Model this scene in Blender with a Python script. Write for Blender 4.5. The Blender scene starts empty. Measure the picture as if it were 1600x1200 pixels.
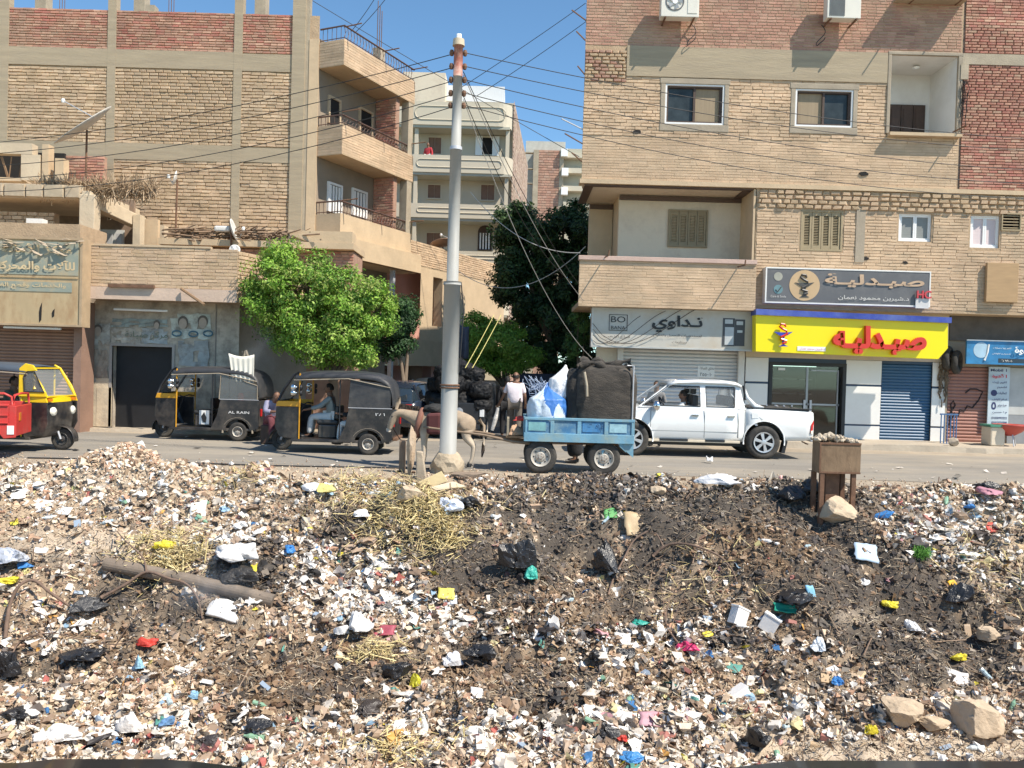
import bpy, math, random, unicodedata
import numpy as np
from mathutils import Vector, Matrix
random.seed(7)
R = np.random.default_rng(7)
S = bpy.context.scene
COL = S.collection
rad = math.radians
FPX, CAMH, ROLL, PITCH = 1300.0, 1.95, rad(1.6), -26 / 1300.0
fw = Vector((0, math.cos(PITCH), math.sin(PITCH)))
X0 = Vector((1, 0, 0)); Z0 = X0.cross(fw)
rt = X0 * math.cos(ROLL) + Z0 * math.sin(ROLL)
up = Z0 * math.cos(ROLL) - X0 * math.sin(ROLL)
CP = Vector((0, 0, CAMH))
cam = bpy.data.cameras.new('camera'); camo = bpy.data.objects.new('camera', cam); COL.objects.link(camo)
cam.sensor_width = 36; cam.lens = FPX / 1600 * 36; cam.clip_end = 3000; cam.clip_start = 0.05
camo.matrix_world = Matrix.Translation(CP) @ Matrix((rt, up, -fw)).transposed().to_4x4()
S.camera = camo
SUN = Vector((-1.5, 1.0, -2.35)).normalized()
elev = math.asin(-SUN.z); azim = math.atan2(-SUN.x, -SUN.y)
W = bpy.data.worlds.new("World"); S.world = W; W.use_nodes = True
nt = W.node_tree; bg = nt.nodes['Background']
sky = nt.nodes.new('ShaderNodeTexSky'); sky.sky_type = 'NISHITA'; sky.sun_disc = False
sky.sun_elevation = elev; sky.sun_rotation = azim; sky.air_density = 0.72; sky.dust_density = 0.0; sky.ozone_density = 2.5
tint = nt.nodes.new('ShaderNodeMix'); tint.data_type = 'RGBA'; tint.blend_type = 'MULTIPLY'; tint.inputs[0].default_value = 1; tint.inputs[7].default_value = (.82, 1.02, 1.0, 1); nt.links.new(sky.outputs[0], tint.inputs[6]); nt.links.new(tint.outputs[2], bg.inputs[0]); bg.inputs[1].default_value = 0.13
sl = bpy.data.lights.new('sun', 'SUN'); so = bpy.data.objects.new('sun', sl); COL.objects.link(so)
sl.energy = 4.4; sl.angle = rad(0.5); sl.color = (1.0, 0.91, 0.78)
so.rotation_euler = SUN.to_track_quat('-Z', 'Y').to_euler(); so.location = (6, -4, 20)
S.view_settings.view_transform = 'Standard'; S.view_settings.look = 'None'
S.view_settings.exposure = 0.74; S.view_settings.gamma = 1; S.view_settings.use_curve_mapping = False
S.render.engine = 'CYCLES'
def ray(px, py):
 return (fw * FPX + rt * (px - 800) + up * (600 - py)).normalized()
def at(px, py, Y):
 d = ray(px, py); return CP + d * (Y / d.y)
def sc(Y): return FPX / Y
class Pl:
 """a vertical plane: origin, u along the wall (seen left to right), n out of it towards the viewer"""
 def __init__(s, o, u):
  s.o = Vector((o[0], o[1], 0)); s.u = Vector((u[0], u[1], 0)).normalized(); s.n = Vector((s.u.y, -s.u.x, 0))
 def hit(s, px, py, d=0):
  r = ray(px, py); o = s.o + s.n * d
  t = (o - CP).dot(s.n) / r.dot(s.n); p = CP + r * t
  return (p - s.o).dot(s.u), p.z
 def pt(s, a, z, d=0): return s.o + s.u * a + s.n * d + Vector((0, 0, z))
 def rect(s, q, d=0):
  a0, z1 = s.hit(q[0], q[1], d); a1, z0 = s.hit(q[2], q[3], d); return (a0, a1, z0, z1)
def front(Y): return Pl((0, Y), (1, 0))
MATS = {}
def mat(name, col=(.5, .5, .5), rough=.85, var=.12, sc_=2.5, bump=.0, bs=30, metal=0, attr=False, dirt=None, dsc=.8, damt=.5,
coat=0, trans=0, alpha=1, spec=.5, emit=None, stretch=(1, 1, 1), sss=0):
 if name in MATS: return MATS[name]
 m = bpy.data.materials.new(name); m.use_nodes = True; MATS[name] = m
 n = m.node_tree.nodes; l = m.node_tree.links; b = n['Principled BSDF']
 tc = n.new('ShaderNodeTexCoord'); mp = n.new('ShaderNodeMapping'); mp.inputs['Scale'].default_value = stretch
 l.new(tc.outputs['Object'], mp.inputs[0])
 def noise(s, d=5, r=.6):
  t = n.new('ShaderNodeTexNoise'); t.inputs['Scale'].default_value = s; t.inputs['Detail'].default_value = d
  t.inputs['Roughness'].default_value = r; l.new(mp.outputs[0], t.inputs['Vector']); return t
 def mix(kind, fac, a, bb):
  x = n.new('ShaderNodeMix'); x.data_type = 'RGBA'; x.blend_type = kind
  for s_, v in ((0, fac), (6, a), (7, bb)):
   if hasattr(v, 'links'): l.new(v, x.inputs[s_])
   else: x.inputs[s_].default_value = v if s_ == 0 else (*v, 1)
  return x.outputs[2]
 t1 = noise(sc_)
 mr = n.new('ShaderNodeMapRange'); mr.inputs[1].default_value = .3; mr.inputs[2].default_value = .7
 mr.inputs[3].default_value = 1 - var; mr.inputs[4].default_value = 1 + var; l.new(t1.outputs[0], mr.inputs[0])
 if attr:
  a = n.new('ShaderNodeAttribute'); a.attribute_name = 'col'; base = a.outputs['Color']
  if col != (.5, .5, .5): base = mix('MULTIPLY', 1.0, base, col)
 else:
  rgb = n.new('ShaderNodeRGB'); rgb.outputs[0].default_value = (*col, 1); base = rgb.outputs[0]
 vm = n.new('ShaderNodeVectorMath'); vm.operation = 'SCALE'; l.new(base, vm.inputs[0]); l.new(mr.outputs[0], vm.inputs['Scale'])
 out = vm.outputs[0]
 if dirt:
  t2 = noise(dsc, 8, .7)
  m2 = n.new('ShaderNodeMapRange'); m2.inputs[1].default_value = .46; m2.inputs[2].default_value = .66
  m2.inputs[3].default_value = 0; m2.inputs[4].default_value = damt; l.new(t2.outputs[0], m2.inputs[0])
  out = mix('MIX', m2.outputs[0], out, dirt)
 l.new(out, b.inputs['Base Color'])
 b.inputs['Roughness'].default_value = rough; b.inputs['Metallic'].default_value = metal
 b.inputs['Specular IOR Level'].default_value = spec
 if coat: b.inputs['Coat Weight'].default_value = coat; b.inputs['Coat Roughness'].default_value = .08
 if trans: b.inputs['Transmission Weight'].default_value = trans
 if alpha < 1: b.inputs['Alpha'].default_value = alpha
 if bump:
  t3 = noise(bs, 6, .65); bp = n.new('ShaderNodeBump'); bp.inputs['Strength'].default_value = min(1, bump)
  bp.inputs['Distance'].default_value = .02 * max(1, bump); l.new(t3.outputs[0], bp.inputs['Height']); l.new(bp.outputs[0], b.inputs['Normal'])
 return m
def link(name, me, parent=None, m=None, bevel=0, smooth=False, world=True):
 o = bpy.data.objects.new(name, me); COL.objects.link(o)
 if m is not None and not me.materials: me.materials.append(m)
 if parent is not None: o.parent = parent
 if bevel:
  b = o.modifiers.new('b', 'BEVEL'); b.width = bevel; b.segments = 2; b.limit_method = 'ANGLE'; b.angle_limit = rad(40)
 if smooth: me.shade_smooth()
 return o
class MB:
 def __init__(s, org=(0, 0, 0)): s.v = []; s.f = []; s.c = []; s.cur = None; s.org = Vector(org)
 def add(s, vs, fs):
  k = len(s.v); s.v += [tuple(Vector(v) - s.org) for v in vs]; s.f += [tuple(i + k for i in f) for f in fs]
  if s.cur is not None: s.c += [s.cur] * len(vs)
  return s
 def hexa(s, p):
  return s.add(p, [(3, 2, 1, 0), (4, 5, 6, 7), (0, 1, 5, 4), (1, 2, 6, 5), (2, 3, 7, 6), (3, 0, 4, 7)])
 def box(s, x0, x1, y0, y1, z0, z1):
  return s.hexa([(x0, y0, z0), (x1, y0, z0), (x1, y1, z0), (x0, y1, z0), (x0, y0, z1), (x1, y0, z1), (x1, y1, z1), (x0, y1, z1)])
 def pbox(s, pl, a0, a1, z0, z1, d0, d1):
  P = pl.pt; return s.hexa([P(a0, z0, d1), P(a1, z0, d1), P(a1, z0, d0), P(a0, z0, d0), P(a0, z1, d1), P(a1, z1, d1), P(a1, z1, d0), P(a0, z1, d0)])
 def px(s, pl, q, d0, d1):
  a0, a1, z0, z1 = pl.rect(q, d1); return s.pbox(pl, a0, a1, z0, z1, d0, d1)
 def quad(s, a, b, c, d): return s.add([a, b, c, d], [(0, 1, 2, 3)])
 def poly(s, pts): return s.add(pts, [tuple(range(len(pts)))])
 def prism(s, pts, ex):
  n = len(pts); ex = Vector(ex); a = [Vector(p) for p in pts]
  return s.add(a + [p + ex for p in a], [tuple(range(n))[::-1], tuple(range(n, 2 * n))] + [(i, (i + 1) % n, n + (i + 1) % n, n + i) for i in range(n)])
 def tube(s, pts, r, n=6, cap=True):
  pts = [Vector(p) for p in pts]; rs = r if hasattr(r, '__len__') else [r] * len(pts); vs = []; fs = []
  up_ = Vector((0, 0, 1))
  for i, p in enumerate(pts):
   t = (pts[min(i + 1, len(pts) - 1)] - pts[max(i - 1, 0)]).normalized()
   a = t.cross(up_ if abs(t.z) < .95 else Vector((0, 1, 0))).normalized(); b = t.cross(a)
   for k in range(n):
    q = 2 * math.pi * k / n; vs.append(p + (a * math.cos(q) + b * math.sin(q)) * rs[i])
  for i in range(len(pts) - 1):
   for k in range(n):
    k2 = (k + 1) % n; fs.append((i * n + k, i * n + k2, (i + 1) * n + k2, (i + 1) * n + k))
  if cap: fs.append(tuple(range(n))); m_ = (len(pts) - 1) * n; fs.append(tuple(m_ + k for k in range(n))[::-1])
  return s.add(vs, fs)
 def lathe(s, prof, c, ax='y', n=24, caps=True):
  vs = []; fs = []
  for (r, h) in prof:
   for k in range(n):
    q = 2 * math.pi * k / n; u, v = r * math.cos(q), r * math.sin(q)
    p = {'y': (u, h, v), 'z': (u, v, h), 'x': (h, u, v)}[ax]; vs.append(Vector(c) + Vector(p))
  for i in range(len(prof) - 1):
   for k in range(n):
    k2 = (k + 1) % n; fs.append((i * n + k, i * n + k2, (i + 1) * n + k2, (i + 1) * n + k))
  if caps: fs.append(tuple(range(n))); m_ = (len(prof) - 1) * n; fs.append(tuple(m_ + k for k in range(n))[::-1])
  return s.add(vs, fs)
 def build(s, name, m, parent=None, bevel=0, smooth=False, **k):
  me = bpy.data.meshes.new(name)
  off = Vector((0, 0, 0))
  if parent is not None and parent.get('_w'): off = wloc(parent)
  vs = [tuple(Vector(v) - off) for v in s.v] if off.length else s.v
  me.from_pydata(vs, [], s.f); me.update()
  if s.c:
   a = me.color_attributes.new('col', 'FLOAT_COLOR', 'POINT')
   a.data.foreach_set('color', np.array([(*c[:3], 1) for c in s.c], 'f').ravel())
  o = link(name, me, parent, m, bevel, smooth)
  if parent is not None and parent.get('_w'): o['_w'] = 1
  for kk, v in k.items(): o[kk] = v
  return o
def wloc(o):
 v = Vector((0, 0, 0))
 while o is not None: v += o.location; o = o.parent
 return v
def thing(name, label, cat, loc=(0, 0, 0), rz=0, group=None, world=False, scale=1):
 """an Empty at the base of a thing; world=True: its parts are written in world coordinates"""
 o = bpy.data.objects.new(name, None); COL.objects.link(o); o.location = loc; o.rotation_euler = (0, 0, rz)
 o.scale = (scale,) * 3; o.empty_display_size = .2
 o['label'] = label; o['category'] = cat
 if group: o['group'] = group
 if world: o['_w'] = 1
 return o
def tag(o, label, cat, group=None):
 o['label'] = label; o['category'] = cat
 if group: o['group'] = group
 return o
def struct(o): o['kind'] = 'structure'; return o
def stuff(o): o['kind'] = 'stuff'; return o
def recenter(o):
 """put the origin of a single-mesh thing at its base"""
 me = o.data; n = len(me.vertices); c = np.empty(n * 3, 'f'); me.vertices.foreach_get('co', c); c = c.reshape(-1, 3)
 b = np.array([(c[:, 0].min() + c[:, 0].max()) / 2, (c[:, 1].min() + c[:, 1].max()) / 2, c[:, 2].min()], 'f')
 me.vertices.foreach_set('co', (c - b).ravel()); o.location = Vector(o.location) + Vector([float(x) for x in b]); me.update(); return o
def copytree(o, parent=None):
 c = o.copy(); COL.objects.link(c); c.parent = parent
 for ch in list(o.children): copytree(ch, c)
 return c
def npmesh(name, v, f, m, col=None, parent=None, smooth=False):
 """v (N,3), f (M,k) with k the same for all faces, col (N,3)"""
 me = bpy.data.meshes.new(name); v = np.ascontiguousarray(v, 'f'); f = np.ascontiguousarray(f, 'i'); k = f.shape[1]
 if parent is not None and parent.get('_w'): v = v - np.array(wloc(parent), 'f')
 me.vertices.add(len(v)); me.vertices.foreach_set('co', v.ravel())
 me.loops.add(f.size); me.loops.foreach_set('vertex_index', f.ravel())
 me.polygons.add(len(f)); me.polygons.foreach_set('loop_start', np.arange(0, f.size, k, dtype='i'))
 me.update(calc_edges=True)
 if not smooth: me.shade_flat()
 if col is not None:
  a = me.color_attributes.new('col', 'FLOAT_COLOR', 'POINT')
  a.data.foreach_set('color', np.c_[col, np.ones(len(col))].astype('f').ravel())
 return link(name, me, parent, m, smooth=smooth)
def scatter(name, base_v, base_f, T, m, cols, parent=None, jit=0, smooth=False, kind=None):
 """base shape(s) placed by T: dict pos (N,3), rot (N,3,3), scl (N,3); all joined into one mesh"""
 N = len(T['pos']); nv = len(base_v)
 v = base_v[None] * T['scl'][:, None, :]
 if jit: v = v * (1 + R.uniform(-jit, jit, (N, nv, 1))) + R.uniform(-jit, jit, (N, nv, 3)) * T['scl'][:, None, :]
 v = np.einsum('nij,nkj->nki', T['rot'], v) + T['pos'][:, None, :]
 f = (base_f[None] + (np.arange(N) * nv)[:, None, None]).reshape(-1, base_f.shape[1])
 o = npmesh(name, v.reshape(-1, 3), f, m, np.repeat(cols, nv, 0), parent, smooth)
 if kind: o['kind'] = kind
 return o
def randrot(N, tilt=1.0):
 a = R.uniform(0, 2 * math.pi, N); u = R.normal(0, 1, (N, 3)); u[:, 2] += 1e-6 + (1 - tilt) * 6; u /= np.linalg.norm(u, axis=1)[:, None]
 t = np.stack([np.cos(a), np.sin(a), np.zeros(N)], 1); x = np.cross(t, u); x /= np.linalg.norm(x, axis=1)[:, None] + 1e-9; y = np.cross(u, x)
 return np.stack([x, y, u], 2)
def ico(sub=1):
 t = (1 + 5 ** .5) / 2
 v = [(-1, t, 0), (1, t, 0), (-1, -t, 0), (1, -t, 0), (0, -1, t), (0, 1, t), (0, -1, -t), (0, 1, -t), (t, 0, -1), (t, 0, 1), (-t, 0, -1), (-t, 0, 1)]
 f = [(0, 11, 5), (0, 5, 1), (0, 1, 7), (0, 7, 10), (0, 10, 11), (1, 5, 9), (5, 11, 4), (11, 10, 2), (10, 7, 6), (7, 1, 8), (3, 9, 4), (3, 4, 2), (3, 2, 6), (3, 6, 8), (3, 8, 9), (4, 9, 5), (2, 4, 11), (6, 2, 10), (8, 6, 7), (9, 8, 1)]
 v = [tuple(np.array(p) / np.linalg.norm(p)) for p in v]
 for _ in range(sub - 1):
  cache = {}; nf = []
  def mid(a, b):
   k = (min(a, b), max(a, b))
   if k not in cache:
    p = (np.array(v[a]) + np.array(v[b])) / 2; v.append(tuple(p / np.linalg.norm(p))); cache[k] = len(v) - 1
   return cache[k]
  for a, b, c in f:
   ab, bc, ca = mid(a, b), mid(b, c), mid(c, a); nf += [(a, ab, ca), (b, bc, ab), (c, ca, bc), (ab, bc, ca)]
  f = nf
 return np.array(v), np.array(f)
_T = R.uniform(0, 1, (64, 64, 64))
def vnoise(x, y, z=0.0):
 """smooth value noise in 0..1 (numpy)"""
 x, y, z = np.broadcast_arrays(np.asarray(x, float), np.asarray(y, float), np.asarray(z, float))
 i, j, k = (np.floor(a).astype(int) for a in (x, y, z)); fx, fy, fz = x - i, y - j, z - k
 fx, fy, fz = (a * a * (3 - 2 * a) for a in (fx, fy, fz)); o = 0
 for di in (0, 1):
  for dj in (0, 1):
   for dk in (0, 1):
    w = (fx if di else 1 - fx) * (fy if dj else 1 - fy) * (fz if dk else 1 - fz)
    o = o + w * _T[(i + di) % 64, (j + dj) % 64, (k + dk) % 64]
 return o
def fbm(x, y, z=0.0, o=3): return sum(vnoise(x * 2 ** k + 7 * k, y * 2 ** k + 3 * k, z * 2 ** k) / 2 ** k for k in range(o)) / sum(1 / 2 ** k for k in range(o))
FORMS = {}
for cp in range(0xFE80, 0xFEF5):
 p = unicodedata.decomposition(chr(cp)).split()
 if len(p) == 2: FORMS.setdefault(chr(int(p[1], 16)), {})[p[0][1]] = chr(cp)
LAM = {'ا': (0xFEFB, 0xFEFC), 'أ': (0xFEF7, 0xFEF8)}
def arabic(t):
 """joined letter shapes, in left-to-right drawing order"""
 out = []; i = 0
 def dual(c): return 'm' in FORMS.get(c, {})
 while i < len(t):
  c = t[i]
  if c == 'ـ' or c not in FORMS: out.append(c); i += 1; continue
  pr = i > 0 and (dual(t[i - 1]) or t[i - 1] == 'ـ') and t[i - 1] != ' '
  if c == 'ل' and i + 1 < len(t) and t[i + 1] in LAM: out.append(chr(LAM[t[i + 1]][1 if pr else 0])); i += 2; continue
  nx = i + 1 < len(t) and (t[i + 1] in FORMS or t[i + 1] == 'ـ') and dual(c) and 'f' in FORMS.get(t[i + 1], {'f': 1})
  k = ('m' if pr else 'i') if nx else ('f' if pr and 'f' in FORMS[c] else 'i')
  if not nx: k = 'f' if pr and 'f' in FORMS[c] else None
  out.append(FORMS[c][k] if k and k in FORMS[c] else (iso(c) if not nx else FORMS[c].get('i', c))); i += 1
 return ''.join(out[::-1])
ISO = {}
for cp in range(0xFE80, 0xFEF5):
 p = unicodedata.decomposition(chr(cp)).split()
 if len(p) == 2 and p[0] == '<isolated>': ISO[chr(int(p[1], 16))] = chr(cp)
for cp in range(0xFE80, 0xFEF5):
 p = unicodedata.decomposition(chr(cp)).split()
 if len(p) == 2 and p[0] == '<initial>': FORMS[chr(int(p[1], 16))]['i'] = chr(cp)
def iso(c): return ISO.get(c, c)
for c_ in list(FORMS):
 if 'm' not in FORMS[c_] and 'i' in FORMS[c_] and FORMS[c_]['i'] == ISO.get(c_): del FORMS[c_]['i']
def text(body, pl, q, d, m, parent, name='lettering', ar=True, ext=.004, bold=0.0, keep=False, shear=0):
 """lettering that fills the pixel rectangle q of plane pl at distance d in front of it"""
 cu = bpy.data.curves.new('t', 'FONT'); cu.body = arabic(body) if ar else body; cu.size = 1; cu.extrude = 0; cu.offset = bold; cu.resolution_u = 3; cu.shear = shear
 to = bpy.data.objects.new('t', cu); COL.objects.link(to); bpy.context.view_layer.update()
 dg = bpy.context.evaluated_depsgraph_get(); me = bpy.data.meshes.new_from_object(to.evaluated_get(dg)); bpy.data.objects.remove(to)
 n = len(me.vertices)
 if n == 0: return None
 c = np.empty(n * 3, 'f'); me.vertices.foreach_get('co', c); c = c.reshape(-1, 3)
 a0, a1, z0, z1 = pl.rect(q, d) if not isinstance(q, dict) else q['r']
 mn = c.min(0); mx = c.max(0); fx = (a1 - a0) / (mx[0] - mn[0]); fz = (z1 - z0) / (mx[1] - mn[1])
 if keep: fx = fz = min(fx, fz)
 par = list(range(n))
 def find(i):
  while par[i] != i: par[i] = par[par[i]]; i = par[i]
  return i
 for e in me.edges:
  i, j = find(e.vertices[0]), find(e.vertices[1])
  if i != j: par[i] = j
 ids = {}; dep = np.array([ids.setdefault(find(i), len(ids)) for i in range(n)]) * .0006
 off = wloc(parent) if parent is not None and parent.get('_w') else Vector((0, 0, 0))
 b = MB()
 for i in range(n):
  b.v.append(tuple(pl.pt(a0 + (c[i, 0] - mn[0]) * fx, z0 + (c[i, 1] - mn[1]) * fz, d + ext + dep[i]) - off))
 b.f = [tuple(p.vertices) for p in me.polygons]
 if ext > .006:
  from collections import Counter
  ec = Counter();
  for f in b.f:
   for i in range(len(f)): ec[tuple(sorted((f[i], f[(i + 1) % len(f)])))] += 1
  bs_ = [(f[i], f[(i + 1) % len(f)]) for f in b.f for i in range(len(f)) if ec[tuple(sorted((f[i], f[(i + 1) % len(f)])))] == 1]
  bp_ = {}
  for i in range(n):
   bp_[i] = len(b.v); v = Vector(b.v[i]) - pl.n * (ext + dep[i]); b.v.append(tuple(v))
  b.f += [(j, i, bp_[i], bp_[j]) for i, j in bs_]
 bpy.data.meshes.remove(me)
 o_ = bpy.data.meshes.new(name); o_.from_pydata(b.v, [], b.f); o_.update()
 return link(name, o_, parent, m)
def free(a0, a1, z, holes):
 seg = [(a0, a1)]
 for (h0, h1, g0, g1) in holes:
  if not (g0 < z < g1): continue
  n = []
  for s0, s1 in seg:
   if h1 <= s0 or h0 >= s1: n.append((s0, s1)); continue
   if h0 > s0: n.append((s0, h0))
   if h1 < s1: n.append((h1, s1))
  seg = n
 return [x for x in seg if x[1] - x[0] > .03]
def courses(a0, a1, z0, z1, holes, L=.24, h=.1, gap=.010, vg=.35, jit=.012, ragged=0, wav=0):
 """bricks as (a0,a1,z0,z1,jitter) rows laid in courses"""
 out = []; n = max(1, round((z1 - z0) / h)); h = (z1 - z0) / n
 for k in range(n):
  zc = z0 + k * h
  for s0, s1 in free(a0, a1, zc + h / 2, holes):
   x = s0 - (L / 2 if k % 2 else 0) - random.uniform(0, L * .2)
   while x < s1 - .01:
    l_ = L * random.uniform(.8, 1.2); b0, b1 = max(x, s0), min(x + l_, s1)
    if b1 - b0 > .04: out.append((b0, b1 - gap * vg, zc + gap * .5, zc + h - gap * .5))
    x += l_
 return np.array(out)
def masonry(pl, br, d, cols, m, parent, name='brick', out=.03, rough=.010, singles=0, stuffname='brickwork', var=.1, pick=None, chamfer=.25, zj=.006, sj=.012):
 """bricks with depth; the `singles` ones nearest the pick point are objects of their own, the rest one mesh"""
 N = len(br)
 if N == 0: return
 o = np.array(pl.o); u = np.array(pl.u); n = np.array(pl.n)
 ca, cz = (br[:, 0] + br[:, 1]) / 2, (br[:, 2] + br[:, 3]) / 2
 order = np.arange(N)
 if singles and pick is not None: order = np.argsort((ca - pick[0]) ** 2 + (cz - pick[1]) ** 2)
 one, rest = order[:singles], order[singles:]
 c = np.array(cols); cc = c[R.integers(0, len(c), N)] * R.uniform(1 - var, 1 + var, (N, 1))
 if len(rest):
  b = br[rest]; k = len(b); ch = chamfer
  hx = (b[:, 1] - b[:, 0]) / 2; hz = (b[:, 3] - b[:, 2]) / 2; mx = (b[:, 1] + b[:, 0]) / 2; mz = (b[:, 3] + b[:, 2]) / 2
  P = np.zeros((k, 8, 3))
  dd = out + R.uniform(-rough, rough, k) * .6
  for i, (sx, sz) in enumerate(((-1, -1), (1, -1), (1, 1), (-1, 1))):
   P[:, i, 0] = mx + sx * hx; P[:, i, 1] = mz + sz * hz; P[:, i, 2] = d - .02
   cxy = 1 - ch * np.minimum(.5, .03 / np.maximum(hx, .02)) ; P[:, 4 + i, 0] = mx + sx * hx * cxy; P[:, 4 + i, 1] = mz + sz * hz * (1 - ch); P[:, 4 + i, 2] = d + dd
  P[:, :, :2] += R.uniform(-zj, zj, (k, 8, 2)); P[:, 4:, 2] += R.uniform(-rough, rough, (k, 4)) * .3 + (fbm(P[:, 4:, 0] * 1.1, P[:, 4:, 1] * 2.5, d + 3, 3) - .5) * rough * 2
  V = o + P[..., 0:1] * u + P[..., 2:3] * n; V[..., 2] += P[..., 1]
  F = np.array([(4, 5, 6, 7), (0, 1, 5, 4), (1, 2, 6, 5), (2, 3, 7, 6), (3, 0, 4, 7)])
  F = (F[None] + (np.arange(k) * 8)[:, None, None]).reshape(-1, 4)
  stuff(npmesh(stuffname, V.reshape(-1, 3), F, m, np.repeat(cc[rest], 8, 0), parent))
 if len(one):
  var_ = []
  for i in range(14):
   b = MB(); b.cur = tuple(cc[one[i % len(one)]]); j = lambda s=sj: random.uniform(-s, s) ; e = .06 + sj * .6
   b.hexa([(-.5 + e + j(), -1, -.5 + e + j()), (.5 - e + j(), -1 + j(.1), -.5 + e + j()), (.5, 0, -.5), (-.5, 0, -.5),
   (-.5 + e + j(), -1, .5 - e + j()), (.5 - e + j(), -1 + j(.1), .5 - e + j()), (.5, 0, .5), (-.5, 0, .5)])
   me = bpy.data.meshes.new(name); me.from_pydata(b.v, [], b.f); a = me.color_attributes.new('col', 'FLOAT_COLOR', 'POINT')
   a.data.foreach_set('color', np.array([(*c[:3], 1) for c in b.c], 'f').ravel()); me.materials.append(m); me.update(); var_.append(me)
  off = wloc(parent) if parent is not None and parent.get('_w') else Vector((0, 0, 0)); ang = math.atan2(pl.u.y, pl.u.x)
  for i in one:
   b = br[i]; q = bpy.data.objects.new(name, random.choice(var_)); COL.objects.link(q); q.parent = parent
   q.location = pl.pt((b[0] + b[1]) / 2, (b[2] + b[3]) / 2, d) - off; q.rotation_euler = (0, random.uniform(-.01, .01), ang)
   q.scale = (b[1] - b[0], out + random.uniform(-rough, rough), b[3] - b[2])
def wall(pl, a0, a1, z0, z1, holes, m, parent, name='wall', d=0, rev=.3, rm=None):
 """a wall face with real openings and their reveals"""
 b = MB(); xs = sorted({a0, a1, *[min(max(h[i], a0), a1) for h in holes for i in (0, 1)]}); zs = sorted({z0, z1, *[min(max(h[i], z0), z1) for h in holes for i in (2, 3)]})
 P = pl.pt
 for i in range(len(xs) - 1):
  for j in range(len(zs) - 1):
   cx, cz = (xs[i] + xs[i + 1]) / 2, (zs[j] + zs[j + 1]) / 2
   if any(h[0] < cx < h[1] and h[2] < cz < h[3] for h in holes): continue
   b.quad(P(xs[i], zs[j], d), P(xs[i + 1], zs[j], d), P(xs[i + 1], zs[j + 1], d), P(xs[i], zs[j + 1], d))
 for h in holes:
  A = [(h[0], h[2]), (h[1], h[2]), (h[1], h[3]), (h[0], h[3])]
  for k in range(4):
   p, q = A[k], A[(k + 1) % 4]; b.quad(P(*p, d), P(*q, d), P(*q, d - rev), P(*p, d - rev))
 return b.build(name, m, parent)
# ==== palette
MUD = [(.50, .36, .225), (.53, .38, .245), (.46, .33, .205), (.54, .40, .265), (.48, .34, .22)]
MUDP = [(.54, .385, .25), (.56, .40, .265), (.52, .37, .24), (.55, .40, .265)]
RED = [(.42, .165, .125), (.44, .21, .145), (.36, .155, .11), (.48, .25, .175), (.42, .20, .15), (.48, .30, .21)]
REDD = [(.40, .215, .155), (.43, .235, .17), (.37, .20, .145), (.44, .26, .19)]
M_brick = mat('brick', rough=.9, var=.20, sc_=1.4, bump=.5, bs=38, attr=True, dirt=(.40, .31, .21), damt=.5, dsc=.9)
M_mudw = mat('mud_mortar', (.42, .30, .19), .95, .15, 4, .7, 22, dirt=(.50, .39, .27), damt=.4)
M_pink = mat('pink_mortar', (.46, .33, .25), .95, .12, 4, .6, 25)
M_redw = mat('red_mortar', (.17, .12, .09), .95, .15, 4, .4, 30)
M_redl = mat('red_mortar_light', (.36, .22, .16), .95, .15, 4, .4, 30)
M_conc = mat('concrete', (.38, .32, .235), .92, .16, 1.6, .4, 26, dirt=(.25, .21, .16), damt=.4, dsc=2.2)
M_concs = mat('concrete_boards', (.37, .30, .205), .92, .12, 1.2, .5, 9, dirt=(.30, .25, .19), damt=.4, dsc=3, stretch=(.6, .6, 7))
M_plas = mat('beige_plaster', (.53, .40, .26), .92, .1, 1.5, .35, 14, dirt=(.40, .31, .21), damt=.4, dsc=1.2)
M_plasg = mat('grey_plaster', (.34, .285, .215), .92, .12, 2, .4, 16)
M_white = mat('white_plaster', (.70, .68, .64), .85, .06, 1.2, .2, 12, dirt=(.50, .46, .40), damt=.35, dsc=1.1)
M_cream = mat('cream_plaster', (.66, .57, .44), .88, .06, 1.5, .25, 12, dirt=(.42, .34, .26), damt=.5, dsc=1.5)
M_pinkp = mat('pink_plaster', (.55, .30, .25), .9, .08, 1.5, .2, 12)
M_brown = mat('brown_paint', (.10, .065, .05), .6, .1, 5)
M_wood = mat('weathered_wood', (.24, .15, .085), .85, .2, 3, .4, 30, stretch=(6, 6, .8))
M_woodd = mat('dark_wood', (.065, .038, .026), .6, .2, 6, .2, 30)
M_shut = mat('khaki_shutter', (.33, .26, .155), .7, .1, 6)
M_pvc = mat('white_pvc', (.78, .77, .75), .35, .03, 4)
M_dark = mat('dark_interior', (.018, .016, .015), .95, .2, 2)
M_black = mat('black_metal', (.02, .02, .022), .5, .2, 5)
M_glass = mat('window_glass', (.05, .07, .08), .06, .3, 1.2, spec=.8)
M_glassb = mat('blue_glass', (.035, .045, .05), .3, .5, 2.5, spec=.25)
M_curt = mat('drawn_curtain', (.30, .23, .15), .85, .1, 1.5, stretch=(14, 14, 1))
M_steel = mat('galvanised_steel', (.50, .51, .53), .5, .1, 4, metal=.3)
M_rust = mat('rusty_iron', (.16, .085, .05), .85, .3, 8, .3, 40)
M_wire = mat('black_wire', (.025, .024, .024), .6, .1, 5)
M_wirel = mat('grey_wire', (.42, .40, .37), .6, .1, 5)
M_paintw = mat('white_paint', (.80, .80, .78), .5, .03, 3)
M_blacktext = mat('black_lettering', (.02, .02, .02), .5, .05, 5)
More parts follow.
